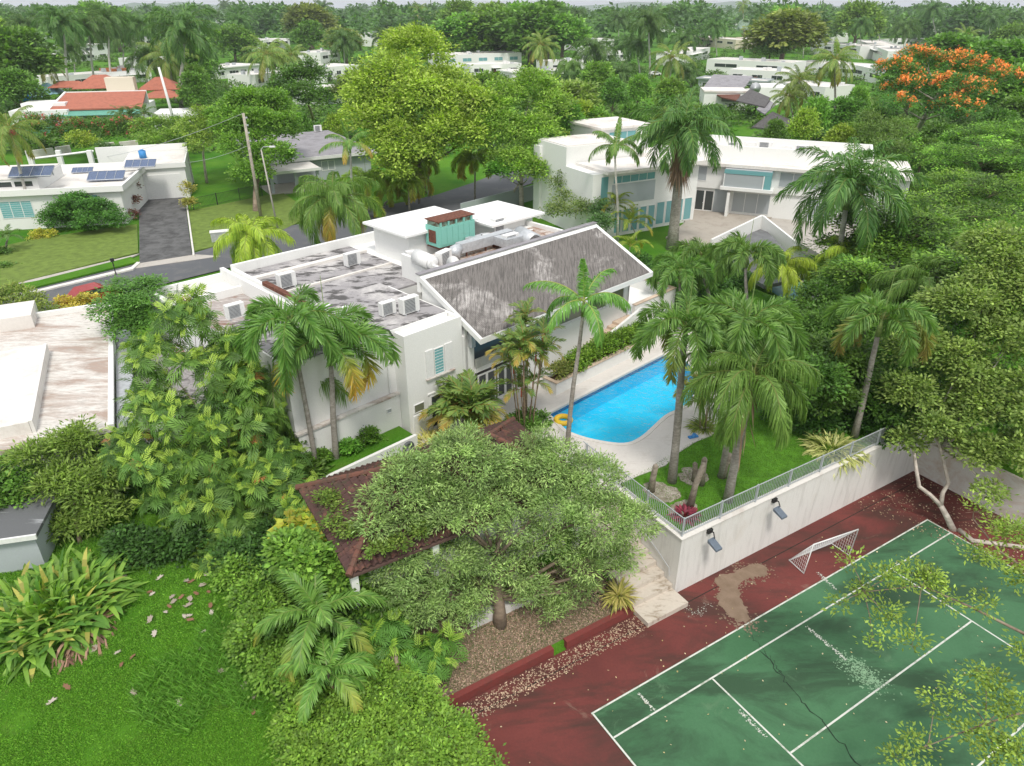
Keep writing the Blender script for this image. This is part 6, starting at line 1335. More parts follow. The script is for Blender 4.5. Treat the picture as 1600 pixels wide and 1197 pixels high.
pp('areca', (980, 405), (985, 385), 1.3, 'yellow areca palm at the end of the sloped roof', var=36, r=.06, name='areca_palm')
# lipstick palm clumps
def cane_clump(base, stems, label, H, seed, s_=1.0):
    o = empty('lipstick_palm', base, 0, label, 'palm clump'); rg = random.Random(seed)
    for i in range(stems):
        a = rg.uniform(0, 6.28); r = rg.uniform(.1, .55); h = H * rg.uniform(.35, 1.0); b_ = Vector((math.cos(a) * r, math.sin(a) * r, -.1)); t = Vector((math.cos(a) * (r + h * .13), math.sin(a) * (r + h * .13), h))
        bw = Vector(base); MB().tube([bw + b_, bw + b_.lerp(t, .5) + Vector((0, 0, .1)), bw + t], .032, 6).build('stem', CANE, o, True)
        MB().tube([bw + t, bw + t + Vector((0, 0, .55))], [.05, .035], 6).build('crownshaft', REDSH, o, True)
        c = link_mesh('crown', crown_for('lipstick', 40 + i % 3, .25), FROND, o); c.location = t + Vector((0, 0, .5)); c.rotation_euler = (0, 0, rg.uniform(0, 6)); c.scale = (s_,) * 3
    return o
cane_clump(G(822, 668, 3.4), 17, 'tall red stemmed lipstick palm clump at the pool corner', 6.3, 3)
cane_clump(G(728, 680, 3.4), 8, 'low broad lipstick palm clump beside the glass doors', 1.7, 4, 1.75)
shrub('low_plants', (0, 0, 0), 'green plants at the foot of the lipstick palms', 'plants', LG([(805, 660, 3.7), (830, 665, 3.7), (845, 655, 3.7), (822, 650, 3.8)], 3.7, .45), 50, ncl=160, npl=14, L=.22, Wd=.06, cr=.22, c0=(.04, .14, .01), c1=(.12, .26, .03))
# hedge in planter
o_ = [(p[0], p[1], p[2], p[3], p[4]) for p in row_lobes(FH, 12.3, 19.6, -1.55, 4.75, .62, .55, .55)]
shrub('hedge', (0, 0, 0), 'bright green hedge in the pool planter', 'hedge', o_, 51, ncl=760, npl=18, L=.16, Wd=.055, cr=.25, c0=(.06, .22, .01), c1=(.16, .36, .02))
shrub('croton_bush', (0, 0, 0), 'mixed green and pink croton at the near end of the planter', 'bush', row_lobes(FH, 10.7, 11.9, -1.6, 4.6, .45, .42, .5), 52, ncl=110, npl=14, L=.18, Wd=.05, cr=.22, c0=(.10, .2, .03), c1=(.30, .30, .08))
for i, (x, y, s_, lab) in enumerate([(572, 683, .9, 'round green bush in the raised bed beside the house wall'), (545, 700, .6, 'smaller green bush in the raised bed'), (495, 715, .8, 'green bush behind the foxtail trunks')]):
    shrub('bush', G(x, y, 4.4), lab, 'bush', [(0, 0, .1, .55 * s_, .5 * s_), (.3, .1, .0, .4 * s_, .4 * s_), (-.3, 0, 0, .4 * s_, .35 * s_)], 53 + i, ncl=110, npl=16, L=.15, Wd=.05, cr=.2, c0=(.05, .2, .01), c1=(.12, .32, .02))
# variegated / spiky plants
clump('spiky_plant', G(1300, 700, 3.4), 'large yellow green variegated bush at the railing', 'plant', 60, n=420, L=1.15, Wd=.05, c0=(.20, .26, .06), c1=(.50, .50, .20), spread=1.3, r0=1.3, droop=1.2)
clump('spiky_plant', G(967, 930, .9), 'yellow spiky plant beside the stone steps', 'plant', 61, n=150, L=.95, Wd=.035, c0=(.22, .30, .04), c1=(.55, .52, .14), spread=1.3, r0=.25, droop=1.0)
clump('spiky_plant', G(668, 690, 3.4), 'yellow striped spider plant row below the glass door', 'plant', 62, n=230, L=.9, Wd=.03, c0=(.35, .38, .08), c1=(.62, .58, .2), spread=1.2, r0=.8, droop=1.1)
clump('spiky_plant', G(692, 683, 3.4), 'yellow striped plant touching the low lipstick palms', 'plant', 63, n=130, L=.9, Wd=.03, c0=(.30, .36, .07), c1=(.6, .55, .15), spread=1.2, r0=.5, droop=1.1)
clump('bromeliad', G(1070, 805, 3.4), 'dark red bromeliads at the railing corner', 'plant', 64, n=150, L=.5, Wd=.05, c0=(.12, .01, .012), c1=(.3, .03, .03), spread=1.2, r0=.45, droop=.7)
clump('spiky_plant', G(1098, 668, 3.4), 'green strappy plant at the deck edge under the areca', 'plant', 65, n=130, L=.9, Wd=.04, c0=(.08, .18, .02), c1=(.25, .32, .05), spread=1.1, r0=.4, droop=1.0)
for i, (x, y) in enumerate([(1080, 640)]): cane_clump(G(1102, 668, 3.4), 6, 'short red caned palm clump at the far deck edge', 3.6, 9)
# stumps
for i, (x, y, h, r, lean, lab) in enumerate([(1017, 768, 1.7, .16, .1, 'rounded upright palm stump nearest the pool'), (1078, 793, 2.7, .15, .35, 'tall slanting grey stump by the bromeliads'), (1095, 757, 1.7, .16, .0, 'short grey stump behind the slanting one'), (1128, 745, 1.5, .2, .2, 'grey stump by the weeping queen palm'), (1085, 752, 1.2, .14, -.1, 'broken stump in the pebble bed')]):
    p = G(x, y, 3.37); o = empty('tree_stump', p, 0, lab, 'stump'); MB().tube([p, p + Vector((lean * .3, 0, h * .5)), p + Vector((lean, 0, h * .93)), p + Vector((lean * 1.02, 0, h))], [r * 1.3, r, r * .92, r * .45], 12).build('trunk', STUMPM, o, True)
o = tag(MB().box(Fr(*G(1083, 683, 3.42)[:2], 20), -.3, .3, -.1, .1, 3.41, 3.5).box(Fr(*G(1083, 683, 3.42)[:2], 60), -.2, .25, -.08, .08, 3.505, 3.56).build('pool_toy', BLUEP), 'small blue toy on the deck by the areca clump', 'toy')

# ---- mid distance broadleaf trees
pxtree('broadleaf_tree', G(660, 300, 3.4), [(600, 130, 92, 4.2), (650, 95, 97, 4.6), (692, 142, 94, 3.5), (720, 175, 90, 4), (645, 165, 89, 4.4), (590, 190, 88, 3.8), (625, 235, 85, 3.8), (690, 225, 86, 4), (735, 215, 88, 3.2), (575, 150, 92, 3.2), (615, 270, 84, 2.4)], 'large yellow green tree behind the street palms', 70, ncl=2300, npl=26, L=.42, Wd=.13, cr=.85, c0=(.16, .33, .025), c1=(.36, .58, .07), r0=.5, bh=3)
pxtree('broadleaf_tree', G(815, 325, 3.4), [(785, 160, 92, 3.2), (830, 145, 95, 3.5), (790, 210, 88, 3.2), (835, 215, 88, 3.2), (800, 260, 84, 2.6), (830, 270, 84, 2.4), (865, 175, 92, 2.8), (765, 195, 89, 2.4)], 'mid green tree left of the modern white house', 71, ncl=1500, npl=24, L=.36, Wd=.10, cr=.7, c0=(.09, .21, .02), c1=(.23, .36, .04), r0=.3, bh=3.5, bark_=LIGHTB)
pxtree('broadleaf_tree', G(795, 320, 3.4), [(780, 270, 83, 1.6), (870, 235, 90, 2.2), (880, 190, 94, 2.6)], 'slim green tree at the corner of the modern house', 72, ncl=420, npl=22, L=.34, Wd=.11, cr=.6, c0=(.05, .2, .015), c1=(.10, .3, .03), r0=.15, bh=2.5, bark_=LIGHTB)
pxtree('broadleaf_tree', G(400, 330, 3.4), [(385, 168, 102, 3.2), (420, 172, 102, 3.2), (365, 198, 99, 3), (410, 205, 97, 3.4), (445, 200, 99, 2.6), (380, 235, 94, 2.8), (425, 245, 93, 2.6), (395, 275, 90, 2.2), (435, 165, 104, 2.2), (350, 180, 102, 2.0)], 'dense bright green tree behind the utility pole', 73, ncl=1900, npl=24, L=.34, Wd=.12, cr=.65, c0=(.06, .23, .015), c1=(.16, .38, .03), r0=.35, bh=3, bark_=TREEB)
pxtree('broadleaf_tree', G(323, 285, 3.4), [(315, 190, 106, 2.6), (300, 205, 105, 2.2), (335, 205, 104, 2.2), (315, 225, 101, 2.2)], 'small light tree with bare trunk beside the garage', 74, ncl=480, npl=22, L=.32, Wd=.10, cr=.55, c0=(.10, .2, .02), c1=(.2, .3, .03), r0=.18, bh=4, bark_=LIGHTB)
pxtree('broadleaf_tree', G(490, 190, 3.4), [(460, 125, 140, 3.4), (485, 120, 142, 3.6), (470, 155, 134, 3.4), (500, 160, 134, 3.0), (440, 145, 138, 2.6)], 'dark bushy tree behind the grey bungalow', 75, ncl=620, npl=22, L=.5, Wd=.16, cr=.9, c0=(.04, .13, .02), c1=(.09, .22, .03), r0=.3, bh=3)
pxtree('broadleaf_tree', G(540, 165, 3.4), [(530, 150, 138, 2.4), (548, 135, 142, 2.6), (555, 165, 134, 2.0)], 'small tree in front of the shaded bungalow', 76, ncl=260, npl=20, L=.45, Wd=.15, cr=.8, c0=(.06, .15, .02), c1=(.14, .22, .04), r0=.2, bh=2)
pxtree('slender_tree', G(880, 345, 3.4), [(875, 290, 80, 1.0, 1.6), (878, 320, 77, 1.3, 1.4), (870, 335, 74, 1.5, 1.0), (905, 330, 75, 1.2, 1.1)], 'slender young tree with sparse leaves against the blank wall', 77, ncl=240, npl=14, L=.3, Wd=.08, cr=.5, c0=(.07, .15, .03), c1=(.2, .26, .08), r0=.1, bh=2)
pxtree('slender_tree', G(935, 350, 3.4), [(930, 305, 77, .9, 1.6), (935, 330, 75, 1.2, 1.2), (940, 350, 72, 1.3, 1.0)], 'second slender tree with dark leaves against the blank wall', 78, ncl=230, npl=14, L=.3, Wd=.08, cr=.5, c0=(.05, .13, .04), c1=(.1, .2, .06), r0=.1, bh=2)
pxtree('flame_tree', G(1430, 215, 3.4), [(1405, 110, 126, 3.6, 1.6), (1440, 95, 130, 4, 1.8), (1485, 100, 130, 4, 1.8), (1530, 110, 128, 4, 1.8), (1565, 125, 124, 3, 1.5), (1420, 140, 122, 3.4, 1.8), (1470, 135, 122, 3.8, 1.8), (1520, 145, 122, 3.8, 1.8), (1400, 165, 118, 3, 1.8), (1490, 170, 118, 3.6, 2)], 'spreading flame tree with orange red flowers', 79, ncl=1700, npl=24, L=.42, Wd=.10, cr=.9, c0=(.03, .13, .02), c1=(.08, .22, .03), r0=.5, bh=4, flat=.35, up=.9, fl=(520, .40, (.60, .15, .01), (.75, .30, .03), .1), bark_=LIGHTB)
rt = [[(1330, 395, 70, 3.2, 1.3), (1380, 370, 74, 3.6, 1.4), (1440, 360, 76, 3.8, 1.5), (1400, 410, 68, 3.2, 1.3), (1330, 350, 77, 2.6, 1.2), (1460, 400, 70, 3.2, 1.3), (1350, 430, 66, 2.6, 1.2)], [(1440, 300, 86, 4, 1.6), (1500, 290, 88, 4, 1.6), (1560, 300, 86, 4.2, 1.6), (1480, 330, 81, 3.6, 1.5), (1540, 345, 78, 4, 1.5), (1600, 330, 80, 4, 1.6), (1420, 325, 82, 3, 1.4)], [(1520, 390, 71, 3.6, 1.4), (1580, 385, 72, 4, 1.4), (1500, 420, 66, 3.0, 1.2), (1570, 425, 65, 3.4, 1.3), (1630, 400, 70, 3.6, 1.4)], [(1440, 245, 98, 3.6, 1.8), (1500, 250, 97, 3.8, 1.8), (1560, 245, 98, 4, 1.8), (1610, 260, 96, 4, 1.8), (1530, 215, 104, 3.6, 1.8), (1590, 210, 105, 4, 1.8)]]
def lift(it, zf):
    """keep the sight line of each lobe but put it at a given height"""
    out = []
    for k_, q_ in enumerate(it):
        z_ = zf(k_); Y_ = G(q_[0], q_[1], z_).y; out.append((q_[0], q_[1], min(q_[2], Y_), q_[3] * min(1, Y_ / q_[2]) ** .5) + tuple(q_[4:]))
    return out
rt = [lift(it, lambda k_: 7.2 + (k_ * 37 % 5) * .65) for it in rt]
for i, (it, bx, lab) in enumerate(zip(rt, [(1400, 470), (1520, 420), (1570, 480), (1530, 330)], ['layered dark rain tree beside the big royal palm', 'layered rain tree with lime tips at the right edge', 'nearest layered rain tree behind the queen palms', 'rounded rain tree below the flame tree'])):
    ms_ = [AY(*q_[:3]) for q_ in it]; pxtree('rain_tree', Vector((sum(q_.x for q_ in ms_) / len(ms_), sum(q_.y for q_ in ms_) / len(ms_), 3.3)), it + [(sum(q_[0] for q_ in it) / len(it), sum(q_[1] for q_ in it) / len(it) + dy_, sum(q_[2] for q_ in it) / len(it), 2.6, 1.2) for dy_ in (-8, 12)], lab, 80 + i, ncl=1150, npl=30, L=.34, Wd=.08, cr=.8, c0=(.018, .105, .010), c1=(.16, .36, .022), r0=.3, bh=4, flat=.28, up=1.0, cl_v=.42, sk=7)
pxtree('broadleaf_tree', G(1380, 270, 3.4), [(1375, 215, 104, 2.6), (1400, 205, 106, 2.4), (1385, 240, 99, 2.6), (1360, 195, 108, 2)], 'soft green tree between modern house and rain trees', 84, ncl=420, npl=22, L=.36, Wd=.08, cr=.7, c0=(.07, .18, .03), c1=(.14, .28, .05), r0=.2, bh=2)
# dark trees right of the pool
dk_ = [((1250, 640), [(1235, 560, 44, 1.8), (1262, 590, 42, 1.8), (1230, 610, 41, 1.4), (1270, 545, 45, 1.6)], 'dark tree right of the weeping queen palm'), ((1310, 640), [(1300, 600, 41, 1.7), (1325, 570, 43, 1.8), (1290, 560, 44, 1.6), (1310, 630, 39.5, 1.2)], 'dark tree behind the variegated bush'), ((1400, 660), [(1400, 620, 38, 1.8), (1390, 580, 41, 1.8), (1420, 655, 36, 1.5), (1370, 640, 37, 1.4), (1350, 610, 39, 1.4)], 'dark dense tree in the corner above the railing'), ((1260, 520), [(1260, 500, 52, 2.0), (1300, 510, 50, 2.0), (1285, 470, 55, 1.8), (1225, 500, 52, 1.5)], 'dark tree behind the pool beyond the palms'), ((1400, 560), [(1390, 520, 47, 2.2), (1440, 530, 45, 2.2), (1420, 480, 52, 2.2), (1470, 500, 50, 2.2), (1350, 490, 51, 1.8)], 'dark tree behind the leaning foxtail palm'), ((1500, 640), [(1490, 590, 43, 2.4), (1550, 580, 43, 2.4), (1590, 620, 41, 2.4), (1530, 640, 40, 2.2), (1460, 640, 39, 2.0), (1600, 680, 38, 2)], 'dark tree filling the gap under the big light tree')]
dk_ = [(b_, lift(it, lambda k_: 5.4 + (k_ * 23 % 4) * .6) if i_ not in (2, 5) else [(q_[0], q_[1] - 6, q_[2] - 1.0, q_[3]) for q_ in it], lab) for i_, (b_, it, lab) in enumerate(dk_)]
for i, (b_, it, lab) in enumerate(dk_):
    ms_ = [AY(*q_[:3]) for q_ in it]; pxtree('broadleaf_tree', Vector((sum(q_.x for q_ in ms_) / len(ms_), sum(q_.y for q_ in ms_) / len(ms_), 3.3)), it, lab, 90 + i, ncl=600, npl=22, L=.26, Wd=.07, cr=.5, c0=(.03, .11, .012), c1=(.09, .22, .02), r0=.15, bh=1.5)
shrub('undergrowth', (0, 0, 0), 'dark undergrowth along the back of the garden lawn', 'undergrowth', LG([(1215, 640), (1245, 655), (1275, 660), (1360, 660), (1385, 670), (1195, 600), (1150, 560), (1175, 560), (1200, 560), (1120, 520), (1085, 500), (1060, 470), (1140, 490), (1330, 650), (1090, 450), (1120, 450), (1160, 440), (1040, 440), (1025, 425), (1000, 410)], 3.9, 1.0), 97, ncl=1500, npl=20, L=.24, Wd=.07, cr=.4, c0=(.02, .08, .01), c1=(.06, .18, .02))['kind'] = 'stuff'
# big light tree at the right with pale forked trunk
big = [(1440, 545, 36.5, 1.5), (1500, 490, 38, 1.9), (1570, 450, 39, 2.2), (1420, 618, 34.5, 1.2), (1500, 575, 35.5, 1.8), (1580, 535, 36, 2.1), (1455, 672, 33, 1.2), (1520, 645, 33.5, 1.6), (1595, 630, 33, 2.0), (1530, 712, 31.5, 1.1), (1592, 715, 31, 1.4), (1550, 770, 29.8, .6), (1415, 690, 33.2, .7), (1560, 400, 41, 1.8), (1610, 480, 38, 2.2)]
BT = G(1487, 828, 0); o = pxtree('broadleaf_tree', BT, big, 'big light green tree with pale forked trunk at the end of the court', 100, trunk=False, sk=8, ncl=3000, npl=22, L=.24, Wd=.075, cr=.42, c0=(.10, .21, .035), c1=(.24, .37, .07), up=.6, inner=.2)
Q = lambda x, y, Y: AY(x, y, Y)
b0 = Vector(BT); f_ = Q(1470, 790, 31.4)
mb = MB().tube([b0 + Vector((.2, 0, -.2)), Q(1480, 808, 31.1), f_], [.2, .16, .14], 10).tube([f_, Q(1452, 772, 31.6), Q(1436, 760, 31.8), Q(1432, 735, 32), Q(1428, 705, 32.6), Q(1428, 680, 33)], [.13, .11, .11, .09, .07, .04], 8)
mb.tube([f_, Q(1473, 770, 31.6), Q(1482, 755, 31.8), Q(1475, 725, 32.2), Q(1466, 690, 33), Q(1463, 650, 34), Q(1500, 580, 35)], [.13, .11, .1, .08, .07, .06, .04], 8)
mb.tube([b0 + Vector((.3, -.1, .1)), G(1520, 845, .1), G(1560, 850, .15), G(1640, 860, .2)], [.12, .13, .12, .1], 8)
for it in big[3:]:
    c = AY(it[0], it[1], it[2]); mb.tube([Q(1470, 700, 33), Q(1470, 700, 33).lerp(c, .5) + Vector((0, 0, .3)), c], [.06, .05, .02], 6)
mb.build('trunk', LIGHTB, o, True)
# low branches of a nearer tree over the court
nr = [(1345, 925, 19.5, .55), (1385, 905, 19.8, .55), (1430, 900, 20, .6), (1385, 965, 18.8, .6), (1330, 880, 20, .4), (1480, 940, 19.2, .5), (1530, 870, 20.4, .6), (1580, 840, 21, .8), (1600, 900, 20, .7), (1520, 800, 22, .5), (1450, 905, 20, .45), (1425, 1010, 18, .45), (1310, 945, 19.3, .3), (1365, 1000, 18.2, .35), (1540, 945, 19, .4),
      (1540, 1060, 17, .6), (1500, 1085, 16.6, .5), (1570, 1110, 16.2, .7), (1510, 1150, 15.6, .6), (1440, 1170, 15.4, .55), (1590, 1170, 15.2, .8), (1400, 1190, 15.2, .4), (1600, 1020, 17.6, .5), (1555, 1190, 15, .6), (1460, 1100, 16.6, .3)]
NB = G(1850, 1000, 0); o = pxtree('broadleaf_tree', NB, nr, 'sparse branches of a near tree reaching over the court from the right', 101, trunk=False, ncl=520, npl=16, L=.165, Wd=.042, cr=.36, c0=(.10, .19, .02), c1=(.24, .36, .04), inner=.3, up=.5, flat=.6)
mb = MB(); hub = AY(1760, 1000, 18.5); mb.tube([Vector(NB) + Vector((0, 0, -.3)), Vector(NB).lerp(hub, .5), hub], [.3, .25, .18], 10); rg = random.Random(5)
br1 = [AY(1600, 990, 18.6), AY(1520, 950, 19), AY(1440, 915, 19.6), AY(1350, 925, 19.5)]; mb.tube([hub] + br1, [.14, .06, .045, .03, .015], 7)
br2 = [AY(1610, 1110, 16.4), AY(1540, 1130, 16), AY(1450, 1165, 15.5)]; mb.tube([hub] + br2, [.12, .05, .035, .015], 7)
br3 = [AY(1620, 900, 20), AY(1560, 860, 20.8), AY(1520, 810, 22)]; mb.tube([hub] + br3, [.12, .05, .035, .015], 7)
for it in nr:
    c = AY(*it[:3]); best = min(br1 + br2 + br3, key=lambda q: (q - c).length); mb.tube([best, best.lerp(c, .5) + Vector((0, 0, .08)), c], [.022, .016, .008], 5)
    for k in range(3): mb.tube([c, c + Vector((rg.uniform(-1, 1), rg.uniform(-1, 1), rg.uniform(-.3, .5))) * it[3]], [.01, .004], 4)
mb.build('trunk', TREEB, o, True)

# ---- garden of the house left
pxtree('shrub', G(130, 362, 3.4), [(98, 335, 79, 1.9), (128, 325, 80, 2.2), (155, 335, 79, 2.1), (180, 342, 78, 1.4), (80, 348, 78, 1.3), (135, 350, 77, 1.7)], 'big round dark green shrub before the white house windows', 110, ncl=1100, npl=20, L=.24, Wd=.08, cr=.4, c0=(.03, .14, .02), c1=(.08, .26, .03), trunk=False, cat='bush')
pxtree('bougainvillea', G(206, 345, 3.4), [(205, 290, 89, .8), (208, 315, 86, .8), (204, 335, 83, .7)], 'dark red climbing plant at the house corner by the driveway', 111, ncl=150, npl=16, L=.22, Wd=.06, cr=.3, c0=(.16, .03, .035), c1=(.12, .10, .04), trunk=False, cat='vine')
pxtree('croton_bush', G(298, 325, 3.4), [(295, 300, 90, .7, 1.2), (298, 318, 87, .8)], 'yellow green croton column at the top of the driveway', 112, ncl=110, npl=14, L=.25, Wd=.07, cr=.3, c0=(.25, .32, .03), c1=(.5, .5, .1), r0=.05, bh=.5, cat='bush')
pxtree('croton_bush', G(68, 372, 3.4), [(60, 368, 76, .9, .5), (80, 368, 76, .7, .5)], 'low yellow bush at the lawn corner', 113, ncl=110, npl=14, L=.2, Wd=.06, cr=.3, c0=(.25, .3, .02), c1=(.5, .5, .05), trunk=False, cat='bush')
pxtree('bush', G(30, 410, 3.4), [(5, 400, 70, 1.0), (18, 425, 66, 1.0)], 'green bush at the lower left edge of the lawn', 114, ncl=200, npl=16, L=.2, Wd=.06, cr=.3, c0=(.05, .14, .02), c1=(.1, .22, .03), trunk=False, cat='bush')
hd = [(x, 205 + 6 * math.sin(x), 122, 2.2, 1.8) for x in range(55, 225, 16)]
pxtree('hedge', G(140, 225, 3.4), hd, 'long tall flowering hedge in front of the red tiled estate', 115, ncl=1100, npl=20, L=.34, Wd=.1, cr=.55, c0=(.04, .14, .02), c1=(.12, .24, .03), trunk=False, cat='hedge', fl=(120, .3, (.5, .05, .06), (.5, .15, .1), .0))
pxtree('bush', G(128, 228, 3.4), [(125, 220, 117, 1.8), (140, 225, 116, 1.3)], 'lime green bush on the garden wall', 116, ncl=150, npl=18, L=.3, Wd=.1, cr=.5, c0=(.15, .3, .02), c1=(.3, .4, .03), trunk=False, cat='bush')
pxtree('bush', G(175, 240, 3.4), [(165, 236, 112, 1.6), (185, 240, 111, 1.4)], 'dark bush behind the white pergola', 117, ncl=150, npl=18, L=.3, Wd=.1, cr=.5, c0=(.03, .1, .02), c1=(.08, .2, .03), trunk=False, cat='bush')
for i, x in enumerate((190, 205, 225)): pp('small', (x, 205), (x, 182 - i * 2), 2.2, 'silvery feather palm in front of the estate, %s from the left' % ['first', 'second', 'third'][i], var=60 + i, r=.15)
pxtree('broadleaf_tree', G(245, 235, 3.4), [(232, 205, 118, 2.4), (258, 205, 118, 2.6), (245, 222, 114, 2.2), (270, 220, 114, 2)], 'light green tree between estate hedge and garage', 118, ncl=420, npl=20, L=.36, Wd=.1, cr=.6, c0=(.09, .2, .02), c1=(.18, .3, .04), r0=.2, bh=1.5)
# ground litter and small things on the lawns
rng = np.random.default_rng(77)
def scatter(name, n, poly, z, L, Wd, c0, c1, label, flat=True, seed=1, zf=None, kind='stuff', upr=0.0, mat=None):
    r = np.random.default_rng(seed); P = np.array([[p[0], p[1]] for p in poly]); pts = []
    lo, hi = P.min(0), P.max(0)
    while len(pts) < n:
        q = lo + (hi - lo) * r.random((4000, 2)); pts += [tuple(a) for a in q if inpoly(a[0], a[1], poly)]
    pts = np.array(pts[:n]); zz = np.array([zf(x, y) if zf else z for x, y in pts]); B = np.column_stack([pts, zz]); a = r.uniform(0, 6.28, n)
    if name == 'lawn_grass':
        k = np.sin(B[:, 0] * .9 + 1.3 * np.sin(B[:, 1] * .7)) * np.sin(B[:, 1] * 1.1 + 1.7 * np.sin(B[:, 0] * .6)) + .35 * np.sin(B[:, 0] * 3.1) * np.sin(B[:, 1] * 2.7); keep = r.random(n) < np.clip(1.15 - 1.3 * np.clip(k - .25, 0, 1), .12, 1); B = B[keep]; a = a[keep]; n = len(B)
    if upr: D = nrm(np.stack([np.cos(a) * .6, np.sin(a) * .6, r.uniform(.5, 1.2, n)], 1)); N = nrm(np.stack([-np.sin(a), np.cos(a), r.uniform(-.2, .8, n)], 1))
    else: D = nrm(np.stack([np.cos(a), np.sin(a), r.uniform(0, .3, n)], 1)); N = nrm(r.normal(0, .3, (n, 3)) + [0, 0, 1])
    me = np_mesh(name, quads(B, D, N, L * r.uniform(.5, 1.3, n), Wd * r.uniform(.6, 1.3, n)).reshape(-1, 3), 4, leafcol(r, n, c0, c1, .2)); o = link_mesh(name, me, mat or LITTER); return tag(o, label, name.replace('_', ' '), kind=kind)
def gz(x, y): u, v = FC.inv((x, y)); return height(u, v) + .01
lawnp = [tuple(GH(x, y)[:2]) for x, y in [(-30, 1240), (-30, 840), (140, 800), (300, 830), (420, 930), (480, 1100), (560, 1260)]]
scatter('lawn_grass', 160000, lawnp, 0, .11, .020, (.06, .24, .01), (.17, .42, .03), 'short bright grass blades on the near lawn', zf=gz, upr=1, mat=GRASSM, seed=2)
scatter('tall_grass', 5000, [tuple(GH(x, y)[:2]) for x, y in [(215, 1130), (205, 1080), (250, 1030), (300, 1020), (330, 960), (400, 1000), (420, 1130), (340, 1100), (300, 1150)]], 0, .45, .020, (.06, .24, .015), (.16, .40, .05), 'longer grass tufts on the near lawn', zf=gz, upr=1, mat=GRASSM, seed=3)
scatter('leaf_litter', 14000, [tuple(FC(u, v)[:2]) for u, v in [(7.3, 18.4), (17.8, 18.4), (17.8, 21), (7.3, 24)]], 0, .09, .035, (.20, .13, .08), (.42, .32, .22), 'brown dry leaves on the slope behind the red kerb', zf=lambda x, y: gz(x, y) + .035, seed=4)
scatter('slope_grass', 9000, [tuple(FC(u, v)[:2]) for u, v in [(7.3, 18.4), (17.8, 18.4), (17.8, 21), (7.3, 24)]], 0, .12, .012, (.05, .12, .02), (.10, .2, .03), 'thin grass on the slope behind the red kerb', zf=lambda x, y: gz(x, y) + .02, upr=1, mat=GRASSM, seed=5)
scatter('court_litter', 1500, [tuple(FC(u, v)[:2]) for u, v in [(7.5, 16.9), (18, 17.0), (18, 17.9), (7.5, 17.9)]], .02, .09, .03, (.28, .2, .12), (.5, .4, .26), 'dry leaves gathered along the red kerb', seed=6)
scatter('court_leaves', 260, [tuple(FC(u, v)[:2]) for u, v in [(7.5, 2), (40, 2), (40, 17.8), (7.5, 17.8)]], .03, .09, .035, (.4, .34, .12), (.55, .5, .3), 'scattered yellow leaves on the court', seed=7)
scatter('court_leaves', 900, [tuple(FC(u, v)[:2]) for u, v in [(36, 12), (40.3, 4), (40.3, 17.8), (34, 17.8)]], .03, .10, .04, (.16, .10, .06), (.42, .34, .2), 'brown leaf fall in the far corner of the court', seed=8)
scatter('garden_grass', 26000, [FC(20.9, 18.4)[:2], FC(38, 18.4)[:2], FC(36, 24)[:2], FC(27, 24)[:2], FC(21, 23)[:2]], 3.38, .07, .014, (.05, .17, .008), (.12, .30, .02), 'fine grass blades on the garden lawn', upr=1, mat=GRASSM, seed=9)
# moss / plants growing on tiled roof
ml = []
for t in np.linspace(0, 1, 9): ml.append((640 - 110 * t, 762 + 15 * math.sin(t * 9) + 18 * t))
shrub('roof_moss', (0, 0, 0), 'green creeper growing across the pavilion roof', 'creeper', [(*G(x, y, 6.9 - i * .08), .5, .16) for i, (x, y) in enumerate(ml)] + [(*G(x, y, 6.5), .4, .14) for x, y in [(640, 800), (655, 825), (620, 850), (600, 790), (560, 790), (530, 780), (545, 830), (520, 815), (575, 830), (590, 860), (510, 775), (600, 745), (570, 755)]], 120, ncl=700, npl=16, L=.13, Wd=.04, cr=.22, c0=(.05, .15, .01), c1=(.16, .26, .03), flat=.3)
# big dead leaves lying on the lawn
def deadleaf(i, c):
    r = random.Random(i + 3); m_ = 16; pts = []
    for t in range(m_):
        a = 6.283 * t / m_; q = (1.0 if t % 2 else .62) * r.uniform(.8, 1.15); x, y = math.cos(a) * .52 * q, math.sin(a) * .30 * q; pts.append((x, y, .10 * abs(y) * 4 + .05 * math.sin(x * 6)))
    return np_mesh('dry_leaf', np.array(pts), m_, np.array([c]))
DL = [deadleaf(0, (.30, .26, .20)), deadleaf(1, (.21, .12, .055)), deadleaf(2, (.42, .38, .31))]
rg = random.Random(8)
for i in range(46):
    if i < 30: x, y = rg.gauss(285, 32), rg.gauss(930, 34)
    else: x, y = rg.uniform(20, 430), rg.uniform(960, 1150)
    x += (y - 930) * .2; k = i % 3; p = GH(x, y); p.z += .10
    o = link_mesh('dry_leaf', DL[k], LITTER); o.location = p; o.rotation_euler = (rg.uniform(-.2, .2), rg.uniform(-.2, .2), rg.uniform(0, 6)); o.scale = (rg.uniform(.28, .46),) * 3; tag(o, ['grey beige curled dead leaf lying on the near lawn', 'rusty brown curled dead leaf lying on the near lawn', 'pale whitish curled dead leaf lying on the near lawn'][k], 'dry leaf', ['grey beige', 'rusty brown', 'pale whitish'][k] + ' dead leaves on the near lawn')

